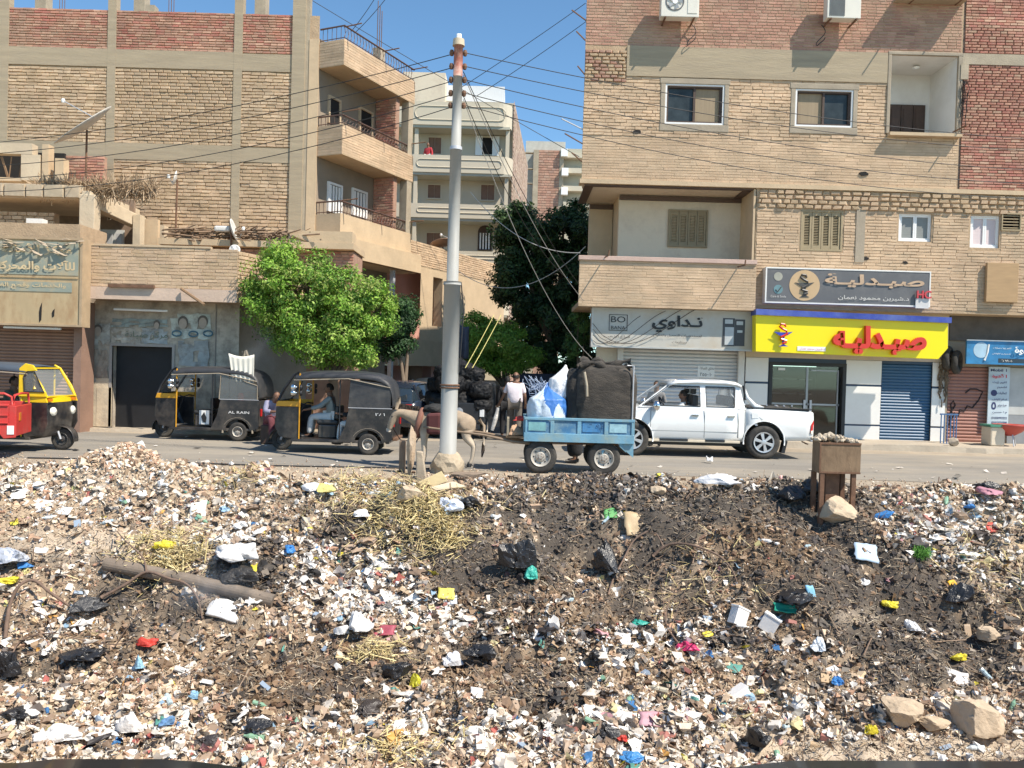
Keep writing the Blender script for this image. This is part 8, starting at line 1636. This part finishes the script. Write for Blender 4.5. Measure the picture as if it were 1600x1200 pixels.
def person(label, loc, rz, J, top, bottom, L_=None, R_=None, long_=False, sleeve=1, head=None, bald=False, scale=1, stout=1.0, group=None):
 """J: joints (right side); L_/R_ override joints of one side. y is forward."""
 t = thing('person', label, 'person', loc, rz, group, scale=scale); G_ = {}
 for s, ov in ((1, R_ or {}), (-1, L_ or {})):
  for k in ('sh', 'el', 'wr', 'hip', 'kn', 'an', 'toe'): v = ov.get(k, J[k]); G_[k + ('r' if s > 0 else 'l')] = Vector((v[0] * s, v[1], v[2]))
 for k in ('pel', 'wai', 'che', 'nec', 'hea'): G_[k] = Vector(J[k])
 K_ = ['pel', 'wai', 'che', 'nec', 'hea']; rr = [.125, .12, .14, .055, .085]; E_ = [(0, 1), (1, 2), (2, 3), (3, 4)]; V_ = [G_[k] for k in K_]
 def chain(a, ks, rs):
  p = a
  for k, r_ in zip(ks, rs): V_.append(G_[k] if isinstance(k, str) else k); rr.append(r_); E_.append((p, len(V_) - 1)); p = len(V_) - 1
  return p
 for s in 'lr':
  w_ = chain(2, ['sh' + s, 'el' + s, 'wr' + s], [.055, .042, .027]); d = (G_['wr' + s] - G_['el' + s]).normalized(); hnd = G_['wr' + s] + d * .08; k0 = chain(w_, [hnd], [.03]); sd_ = d.cross(Vector((0, 0, 1))).normalized() if abs(d.z) < .9 else Vector((0, 1, 0))
  for f_ in range(4): a = hnd + sd_ * (.028 - .019 * f_); chain(k0, [a + d * .045, a + d * (.085 - .008 * abs(f_ - 1)) + Vector((0, 0, -.02))], [.0095, .008])
  chain(w_, [G_['wr' + s] + d * .03 + sd_ * .035, G_['wr' + s] + d * .065 + sd_ * .05], [.011, .009])
  chain(0, ['hip' + s, 'kn' + s, 'an' + s, 'toe' + s], [.085, .06, .038, .034])
 rr = [(r_ * (stout if i < 3 else 1), r_ * (.8 if i < 3 else 1) * (stout if i < 3 else 1)) for i, r_ in enumerate(rr)]
 skin('body', V_, E_, rr, M_skin, t)
 h_ = G_['hea']; b = MB(); vv, ff = ico(3); up_ = (h_ - G_['nec']).normalized(); c = h_ + Vector((0, .0, .035))
 V2 = vv * np.array([.078, .098, .118]) + np.array(c); V2[:, 1] += np.where(vv[:, 2] < -.3, .012, 0); npmesh('head', V2, ff, M_skin, None, t, True)
 for s in (-1, 1): b.lathe([(.001, -.01), (.018, 0), (.001, .01)], c + Vector((s * .079, -.005, -.01)), 'x', 8)
 b.add([c + Vector((0, .125, -.02)), c + Vector((-.018, .092, -.035)), c + Vector((.018, .092, -.035)), c + Vector((0, .094, .022))], [(0, 1, 2), (0, 3, 1), (0, 2, 3)]); b.build('face_features', M_skin, t)
 b = MB()
 for s in (-1, 1): b.lathe([(.001, -.004), (.010, 0), (.001, .004)], c + Vector((s * .03, .094, .012)), 'y', 8)
 b.box(c.x - .022, c.x + .022, c.y + .088, c.y + .094, c.z - .062, c.z - .056); b.build('eyes_and_mouth', M_hairb, t)
 keep = vv[:, 2] > (.05 if not bald else 9);
 if head: V3 = vv * np.array([.10, .118, .135]) + np.array(c + Vector((0, -.012, .004))); kf = [f_ for f_ in ff if not all(vv[i][1] > .45 and vv[i][2] < .45 for i in f_)]; npmesh('head_scarf', V3, np.array(kf), head, None, t, True)
 else:
  V3 = vv * np.array([.086, .106, .126]) + np.array(c + Vector((0, -.008, .004))); kf = np.array([f_ for f_ in ff if all((vv[i][2] > .15 - (.5 if vv[i][1] < 0 else 0)) and not (vv[i][1] > .55 and vv[i][2] < .55) and not (bald and vv[i][2] > .45) for i in f_)]); npmesh('hair', V3, kf, M_hairb, None, t, True)
 V_ = [G_['pel'] - Vector((0, 0, .06)), G_['wai'], G_['che'], G_['nec'] - Vector((0, 0, .05))]; rr = [.155, .145, .165, .07]; E_ = [(0, 1), (1, 2), (2, 3)]
 for s in 'lr':
  V_ += [G_['sh' + s]]; rr.append(.078); E_.append((2, len(V_) - 1)); e = G_['sh' + s].lerp(G_['el' + s], .8 if sleeve < 1 else 1); V_.append(e); rr.append(.068); E_.append((len(V_) - 2, len(V_) - 1))
  if sleeve >= 1: V_.append(G_['el' + s].lerp(G_['wr' + s], .85)); rr.append(.055); E_.append((len(V_) - 2, len(V_) - 1))
 if long_:
  V_.insert(0, (G_['knl'] + G_['knr']) / 2); rr.insert(0, .20); E_ = [(a + 1, b_ + 1) for a, b_ in E_] + [(0, 1)]; V_.append((G_['anl'] + G_['anr']) / 2 + Vector((0, 0, .03))); rr.append(.19); E_.append((0, len(V_) - 1))
 skin('robe' if long_ else 'shirt', V_, E_, [(r_ * (stout if i < 3 else 1), r_ * .85 * (stout if i < 3 else 1)) for i, r_ in enumerate(rr)], top, t)
 if not long_:
  V_ = [G_['pel']]; rr = [.15]; E_ = []
  for s in 'lr':
   p = 0
   for k, r_ in (('hip', .11), ('kn', .085), ('an', .065)): V_.append(G_[k + s] + Vector((0, 0, .02))); rr.append(r_); E_.append((p, len(V_) - 1)); p = len(V_) - 1
  skin('trousers', V_, E_, rr, bottom, t)
 b = MB()
 for s in 'lr': q = G_['toe' + s]; a = G_['an' + s]; d = (q - a); d.z = 0; d.normalize(); b.tube([a + Vector((0, 0, -.045)) - d * .05, a + d * .08 + Vector((0, 0, -.045)), q + d * .05 + Vector((0, 0, .0))], [.042, .046, .03], 8)
 b.build('shoes', M_black, t, smooth=True); return t
C_ = lambda n_, c, **k: mat(n_, c, .9, .06, 4, .5, 14, **k)
person('heavy man in a pale pink shirt and brown trousers walking away holding a long bag', (at(803, 688, 22.0).x, 22.0, 0), -.15, dict(STAND, nec=(0, .02, 1.47), hea=(0, .05, 1.57)), C_('pale_pink_cotton', (.72, .64, .66)), C_('brown_trousers', (.12, .10, .08)), L_=dict(el=(.30, .02, 1.12), wr=(.42, .10, .92), kn=(.12, .10, .50)), R_=dict(wr=(.24, .10, .95), kn=(.10, -.05, .5), an=(.12, -.18, .10), toe=(.13, -.05, .05)), sleeve=.8, bald=True, stout=1.5, scale=1.06)
person('person with dark hair in black walking on the far side of the man in pink', (at(793, 690, 22.6).x - .05, 22.7, 0), -.1, STAND, C_('black_cotton', (.02, .02, .022)), C_('black_cotton', (.02, .02, .022)), scale=.97)
p = at(778, 640, 21.8); o = MB().tube([p + Vector((0, 0, .05)), p + Vector((-.06, 0, -.25)), p + Vector((-.14, 0, -.55))], [.035, .06, .045], 8).build('long_bag', mat('striped_bag', (.55, .52, .48), .6, .45, 14)); tag(recenter(o), 'long pale striped plastic bag hanging from the hand of the walking man', 'bag')
def wp(t_, x, y, z):
 return Matrix.Rotation(t_.rotation_euler.z, 4, 'Z') @ Vector((x, y, z)) + Vector(t_.location)
M_gal = C_('grey_green_robe', (.24, .27, .26)); M_wc = C_('white_cotton', (.68, .68, .66))
drv = dict(el=(.26, .22, .36), wr=(.30, .46, .30)); fr = -math.pi / 2
person('driver in a grey green robe with white sleeves seated in the middle three-wheeler', wp(T2, .92, 0, .64), math.pi / 2, SEAT, M_gal, M_wc, L_=drv, R_=drv, scale=.95)
person('passenger in white and black on the rear bench of the middle three-wheeler', wp(T2, .25, .2, .52), math.pi / 2, SEAT, C_('black_cotton', (.02, .02, .022)), M_wc, head=M_wc, scale=.9)
person('driver in an olive shirt inside the yellow three-wheeler', wp(T3, .92, 0, .64), fr, SEAT, C_('olive_shirt', (.10, .11, .08)), C_('black_cotton', (.02, .02, .022)), L_=drv, R_=drv, scale=.95)
person('pickup driver in a white shirt with his arm towards the wheel', wp(pk, 1.72, .36, .66), math.pi / 2 - .55, SEAT, M_wc, M_wc, L_=drv, R_=dict(el=(.28, .2, .38), wr=(.2, .5, .48)), scale=.98, sleeve=.8)
person('person standing behind the pickup windscreen, only the dark hair showing', (at(1026, 640, 21.6).x, 21.7, .0), 2.8, STAND, C_('grey_cotton', (.2, .2, .2)), C_('grey_cotton', (.2, .2, .2)), scale=.97)
person('woman in a long black robe walking on the far side of the blue cart', (at(898, 735, 17.2).x, 17.3, 0), 1.3, STAND, C_('black_cotton', (.02, .02, .022)), M_wc, long_=True, head=C_('black_cotton', (.02, .02, .022)), stout=1.15, scale=.95)
person('person in a lavender shirt and maroon skirt sitting between the two black three-wheelers', (at(428, 640, 19.6).x, 19.5, .48), math.pi + .5, dict(SEAT, che=(0, .16, .44), nec=(0, .28, .56), hea=(0, .36, .62), sh=(.18, .20, .50), el=(.24, .3, .3), wr=(.1, .42, .3)), C_('lavender_cotton', (.26, .26, .36)), C_('maroon_cloth', (.13, .035, .045)), stout=1.35)
o = MB().box(-.25, .25, -.2, .2, 0, .44).build('crate', M_woodd, bevel=.02); o.location = (at(428, 640, 19.6).x, 19.6, 0); tag(o, 'dark crate used as a seat between the two black three-wheelers', 'crate')
person('woman in a red top leaning on the third balcony of the pale block', (at(667, 240, 44.6).x, 45.25, at(667, 240, 45.2).z - 1.05), math.pi - .4, STAND, C_('red_cotton', (.45, .04, .05)), M_wc, scale=.95)
M_dk = mat('donkey_coat', (.34, .265, .19), .95, .18, 9, .4, 60)
n_ = M_dk.node_tree.nodes; l_ = M_dk.node_tree.links; bs = n_['Principled BSDF']; src = bs.inputs['Base Color'].links[0].from_socket; tc = n_.new('ShaderNodeTexCoord'); sx = n_.new('ShaderNodeSeparateXYZ'); l_.new(tc.outputs['Object'], sx.inputs[0]); mr = n_.new('ShaderNodeMapRange'); mr.inputs[1].default_value = .74; mr.inputs[2].default_value = .60; l_.new(sx.outputs[2], mr.inputs[0]); mx = n_.new('ShaderNodeMix'); mx.data_type = 'RGBA'; l_.new(mr.outputs[0], mx.inputs[0]); l_.new(src, mx.inputs[6]); mx.inputs[7].default_value = (.50, .42, .33, 1); l_.new(mx.outputs[2], bs.inputs['Base Color'])
dk = thing('donkey', 'pale brown donkey with white belly harnessed to the blue cart behind the pole', 'donkey', (at(694, 728, 16.2).x, 16.2, 0), math.pi)
V_ = [(-.05, 0, .86), (-.42, 0, .88), (-.62, 0, .84), (.36, 0, .84), (.56, 0, .90), (.76, 0, .98), (.95, 0, 1.02), (1.02, 0, .88), (1.08, 0, .72), (1.10, 0, .66)]; E_ = [(0, 1), (1, 2), (0, 3), (3, 4), (4, 5), (5, 6), (6, 7), (7, 8), (8, 9)]; r_ = [.215, .20, .12, .205, .155, .105, .095, .085, .058, .05]
for s in (-1, 1):
 for root, ch in ((3, [((.40, s * .12, .66), .088), ((.40, s * .12, .43), .05), ((.39, s * .12, .15), .034), ((.42, s * .12, .05), .042)]), (1, [((-.45, s * .12, .70), .13), ((-.40, s * .13, .57), .09), ((-.57, s * .12, .40), .048), ((-.54, s * .12, .15), .034), ((-.50, s * .12, .05), .042)])):
  p = root
  for v_, q in ch: V_.append(v_); r_.append(q); E_.append((p, len(V_) - 1)); p = len(V_) - 1
skin('body', V_, E_, [(q * .95, q * 1.06) if i in (0, 1, 3) else q for i, q in enumerate(r_)], M_dk, dk)
for s in (-1, 1):
 MB().tube([(.95, s * .05, 1.08), (.93, s * .09, 1.20), (.90, s * .11, 1.31)], [.03, .042, .008], 8).build('ear', M_dk, dk, smooth=True); MB().lathe([(.001, -.01), (.018, 0), (.001, .01)], (1.03, s * .075, .93), 'y', 10).build('eye', M_black, dk)
 for x in (.42, -.5): MB().lathe([(.048, 0), (.04, .06), (.03, .07)], (x + .01, s * .12, 0), 'z', 12).build('hoof', M_black, dk)
MB().tube([(1.07, 0, .76), (1.10, 0, .67), (1.105, 0, .63)], [.062, .056, .04], 10).build('muzzle', mat('pale_muzzle', (.50, .45, .38), .8), dk, smooth=True)
b = MB()
for k in range(60): q = k / 59; x = .50 + .45 * q; z = 1.05 + .05 * q; b.tube([(x, 0, z), (x + .01, random.uniform(-.04, .04), z + .09)], [.014, .003], 4)
stuff(b.build('mane', mat('dark_mane', (.06, .045, .035), .9), dk)); MB().tube([(-.66, 0, .92), (-.76, 0, .80), (-.76, 0, .50), (-.75, 0, .38)], [.035, .028, .022, .02], 8).build('tail', M_dk, dk, smooth=True); MB().tube([(-.75, 0, .48), (-.75, 0, .32), (-.73, 0, .18)], [.018, .036, .012], 6).build('tail_tuft', mat('dark_mane'), dk, smooth=True)
cl = torus((.50, 0, .82), .21, .06, (1, 0, .25), 1.0).build('collar', mat('leather_collar', (.22, .10, .07), .8, .2, 6), dk, smooth=True); cl.scale = (1, .8, 1.15); cl.location.z = -.12
MB().prism([(.06, -.27, .62), (.34, -.27, .62), (.34, -.2, 1.02), (.06, -.2, 1.04)], (0, .54, 0)).build('saddle_cloth', mat('maroon_saddle', (.11, .035, .035), .9), dk, bevel=.05); vv, ff = ico(4); q = vv * (1 + .5 * (fbm(vv[:, 0] * 2, vv[:, 1] * 2, vv[:, 2] * 2) - .5))[:, None] * np.array([.20, .24, .10]) + np.array([.22, 0, 1.10]); npmesh('pad', q, ff, mat('black_pad', (.02, .02, .02), .8), None, dk, True)
MB().tube([(1.04, -.08, .82), (.98, -.10, 1.0), (.90, 0, 1.1)], .008, 5).build('bridle', M_woodd, dk); MB().tube([(1.06, -.07, .74), (.9, -.25, .45), (.6, -.3, .42), (.45, -.25, .6)], .01, 5).build('rein', M_woodd, dk)
# ==== street pole, posts and wires
YP = 15.15; PP = front(YP); c = PP.pt(PP.hit(700, 700)[0], 0)
po = thing('street_pole', 'tall grey steel pole with a red painted top and a concrete foot beside the donkey', 'pole', c)
zz = [PP.hit(712, y)[1] for y in (735, 700, 443, 232, 120, 72, 60)]; s_ = 1 / sc(YP)
M_pole = mat('grey_pole_paint', (.34, .34, .32), .6, .08, 1.2, .1, 20, dirt=(.24, .22, .18), damt=.5, dsc=1.5, stretch=(1, 1, .3)); M_poler = mat('red_pole_paint', (.30, .10, .065), .6, .2, 6, dirt=(.6, .5, .42), damt=.5, dsc=5)
def cyl(name, r0, r1, z0, z1, m): return MB().lathe([(r0, z0), (r1, z1)], (0, 0, 0), 'z', 28).build(name, m, po, smooth=False)
b = MB(); b.lathe([(.155, zz[1] - .3), (.150, zz[2])], (0, 0, 0), 'z', 28); b.lathe([(.165, zz[2] - .03), (.165, zz[2] + .03)], (0, 0, 0), 'z', 28); o = b.build('lower_tube', M_pole, po, smooth=True); stuff(o); cyl('middle_tube', .108, .102, zz[2] + .03, zz[3], M_pole).data.shade_smooth(); cyl('upper_tube', .090, .084, zz[3], zz[4], M_pole).data.shade_smooth(); cyl('painted_top', .086, .080, zz[4], zz[5], M_poler).data.shade_smooth()
cyl('joint_ring', .115, .110, zz[3] - .03, zz[3] + .03, M_steel); cyl('top_cap', .11, .10, zz[5], zz[5] + .12, mat('cream_cap', (.5, .42, .3), .7)); MB().box(-.04, .05, -.04, .04, zz[5] + .121, zz[5] + .22).build('white_insulator', M_paintw, po, bevel=.02)
v_, f_ = ico(3); q = v_.copy(); q = q * (1 + .3 * (fbm(q[:, 0] * 2, q[:, 1] * 2, q[:, 2] * 2) - .5))[:, None]; q = q * np.array([.30, .28, .30]); q[:, 2] += .12; q += (fbm(q[:, 0] * 12, q[:, 1] * 12, q[:, 2] * 12)[:, None] - .5) * .09; npmesh('concrete_foot', q, f_, mat('crumbling_concrete', (.42, .34, .24), .95, .2, 4, .9, 16), None, po)
for z in (1.55, 1.60): torus((0, 0, z), .165, .016, (0, 0, 1)).build('rope_ring', M_rust, po)
MB().tube([(.16, -.02, zz[2] + .02), (.22, -.05, zz[2] - .5), (.17, -.06, zz[2] - 1.6)], .012, 5).build('down_cable', M_wire, po)
for y in (83, 104, 125, 146, 165):
 z = PP.hit(720, y)[1]; MB().lathe([(.03, -.05), (.045, 0), (.03, .05)], (.12, 0, z), 'z', 8).build('insulator', M_rust, po); MB().lathe([(.03, -.05), (.045, 0), (.03, .05)], (-.12, 0, z), 'z', 8).build('insulator', M_rust, po)
def wire(label, a, b_, sag, r_=.008, m=None, n=26, group='overhead wires'):
 pts = [a.lerp(b_, t) - Vector((0, 0, sag * 4 * t * (1 - t))) for t in np.linspace(0, 1, n)]; o = MB().tube(pts, r_, 5).build('overhead_wire', m or M_wire); tag(o, label, 'wire', group); recenter(o); return o
W5 = ['topmost', 'second', 'middle', 'fourth', 'lowest']
for i, y in enumerate((83, 104, 125, 146, 165)):
 a = PP.pt(PP.hit(728, y)[0], PP.hit(728, y)[1]); wire('thin black overhead wire running right from the pole top, %s of the five' % W5[i], a, at(1720, (224, 240, 270, 290, 312)[i], 19), .28 + .04 * i)
 a = PP.pt(PP.hit(713, y)[0], PP.hit(713, y)[1]); wire('thin dark overhead wire running left from the pole top, %s of the five' % W5[i], a, at(-130, (232, 246, 262, 280, 298)[i], 19), .30 + .05 * i)
for i, (y0, x1, y1, m) in enumerate(((112, 905, 445, M_wire), (116, 912, 470, M_wirel), (150, 893, 440, M_wire), (155, 925, 560, M_wirel))):
 wire('slack cable slanting from the pole down to the corner balcony, %s of the bundle' % ('left', 'second', 'third', 'right')[i], at(724, y0, YP), at(x1, y1, 22.7), .25 + .12 * i, .008, m)
wire('pale cable crossing the dark tree towards the balcony corner', at(735, 300, 26), at(906, 395, 22.8), .5, .012, M_wirel); wire('pale wire from the low house across the tree crown', at(700, 410, 27), at(915, 385, 24), 1.0, .010, M_wirel)
for i, (q0, q1) in enumerate((((548, 50), (588, -6)), ((556, 50), (606, -6)), ((700, 150), (915, 5)), ((745, 150), (918, 32)), ((470, -10), (905, 245)))):
 wire('hair thin far wire crossing the blue sky, %s' % ('far left one', 'second from the left', 'upper right one', 'lower right one', 'long falling one')[i], at(*q0, 30), at(*q1, 30), .05, .012, M_wire)
for i, x in enumerate((0, 11)): wire('yellow rope slanting up right of the pole, %s one' % ('left', 'right')[i], at(727 + x, 575, 20), at(772 + x, 492, 24), .02, .009, mat('yellow_rope', (.56, .50, .18), .7))
o = MB().tube([Vector((x, 15.45 - .1 * math.sin(x), .012)) for x in np.linspace(-9, -1.5, 30)], .014, 5).build('ground_cable', M_wire); tag(o, 'long thin black cable lying along the near edge of the asphalt at the left', 'cable')
Q_ = front(14.85); M_old = mat('old_mud_brick', (.42, .31, .21), .95, .25, 6, 1, 14, dirt=(.52, .42, .32), damt=.6, dsc=4)
p = Q_.pt(Q_.hit(642, 700)[0], Q_.hit(642, 700)[1]); o = rock('broken_post', p, (.105, .10, .56), M_old, 6, 4, .25); tag(recenter(o), 'broken mortar and stone stump in front of the donkey head', 'post')
o = MB().px(front(14.95), (624, 689, 632, 742), -.12, 0).build('timber_post', mat('grey_timber', (.23, .16, .11), .9, .2, 5, .4, 30, stretch=(4, 4, 1)), bevel=.01); tag(recenter(o), 'dark timber post standing just left of the brick stump', 'post')
Q_ = front(14.55); a0, z1 = Q_.hit(650, 706); a1, z0 = Q_.hit(664, 752); P = Q_.pt; b = MB(); b.hexa([P(a0 + .02, z0 - .2, 0), P(a1 + .06, z0 - .2, 0), P(a1 + .06, z0 - .2, -.15), P(a0 + .02, z0 - .2, -.15), P(a0, z1 + .02, 0), P(a1 - .06, z1, 0), P(a1 - .06, z1, -.15), P(a0, z1, -.15)])
o = b.build('concrete_post', mat('worn_concrete_post', (.42, .34, .25), .95, .15, 4, .6, 20), bevel=.02); tag(recenter(o), 'short leaning concrete post right of the brick stump', 'post')
for (lb, px_, py_, w, h, sd_) in (('brown flat earth mound at the foot of the street pole', 740, 737, 90, 14, 41), ('grey half buried tyre shaped lump on the road edge left of the stumps', 512, 737, 22, 10, 43)):
 p = Vector((at(px_, py_, 14.7).x, 14.75, .0)); s = sc(p.y); o = rock('rock', p, (w / s / 2, w / s * .25, h / s * .8), M_bould if sd_ == 43 else mat('brown_earth', (.25, .19, .14), .95, .2, 4, .8, 18), sd_, 3); tag(recenter(o), lb, 'rock')
def smoke(label, c, r_, dens):
 v_, f_ = ico(3); o = npmesh('smoke', v_ * np.array(r_), f_, None, smooth=True); o.location = c; m = bpy.data.materials.new('smoke'); m.use_nodes = True; n = m.node_tree.nodes; l = m.node_tree.links; n.remove(n['Principled BSDF'])
 pv = n.new('ShaderNodeVolumePrincipled'); pv.inputs['Color'].default_value = (.78, .84, .92, 1); tc = n.new('ShaderNodeTexCoord'); vl = n.new('ShaderNodeVectorMath'); vl.operation = 'LENGTH'; mp = n.new('ShaderNodeMapping'); mp.inputs['Scale'].default_value = [1 / q for q in r_]; l.new(tc.outputs['Object'], mp.inputs[0]); l.new(mp.outputs[0], vl.inputs[0])
 ns = n.new('ShaderNodeTexNoise'); ns.inputs['Scale'].default_value = 2.2; l.new(tc.outputs['Object'], ns.inputs['Vector']); a = n.new('ShaderNodeMapRange'); a.inputs[1].default_value = 1; a.inputs[2].default_value = .2; a.inputs[4].default_value = dens; l.new(vl.outputs['Value'], a.inputs[0]); b_ = n.new('ShaderNodeMath'); b_.operation = 'MULTIPLY'; l.new(a.outputs[0], b_.inputs[0]); c_ = n.new('ShaderNodeMapRange'); c_.inputs[1].default_value = .42; c_.inputs[2].default_value = .7; l.new(ns.outputs[0], c_.inputs[0]); l.new(c_.outputs[0], b_.inputs[1]); l.new(b_.outputs[0], pv.inputs['Density']); l.new(pv.outputs[0], n['Material Output'].inputs['Volume'])
 o.data.materials.clear(); o.data.materials.append(m); o['kind'] = 'stuff'; tag(o, label, 'smoke')
p = gnd(320, 955); smoke('faint bluish smoke rising over the scorched rubbish beside the grey pipe', p + Vector((0, 0, .3)), (.75, .5, .4), .9)
smoke('thin blue smoke drifting before the shaded corner wall left of the bright tree', at(408, 545, 20.4), (.6, .5, .85), .55)
S.cycles.volume_step_rate = 4; S.cycles.volume_max_steps = 64; S.cycles.max_bounces = 7; S.cycles.transparent_max_bounces = 8
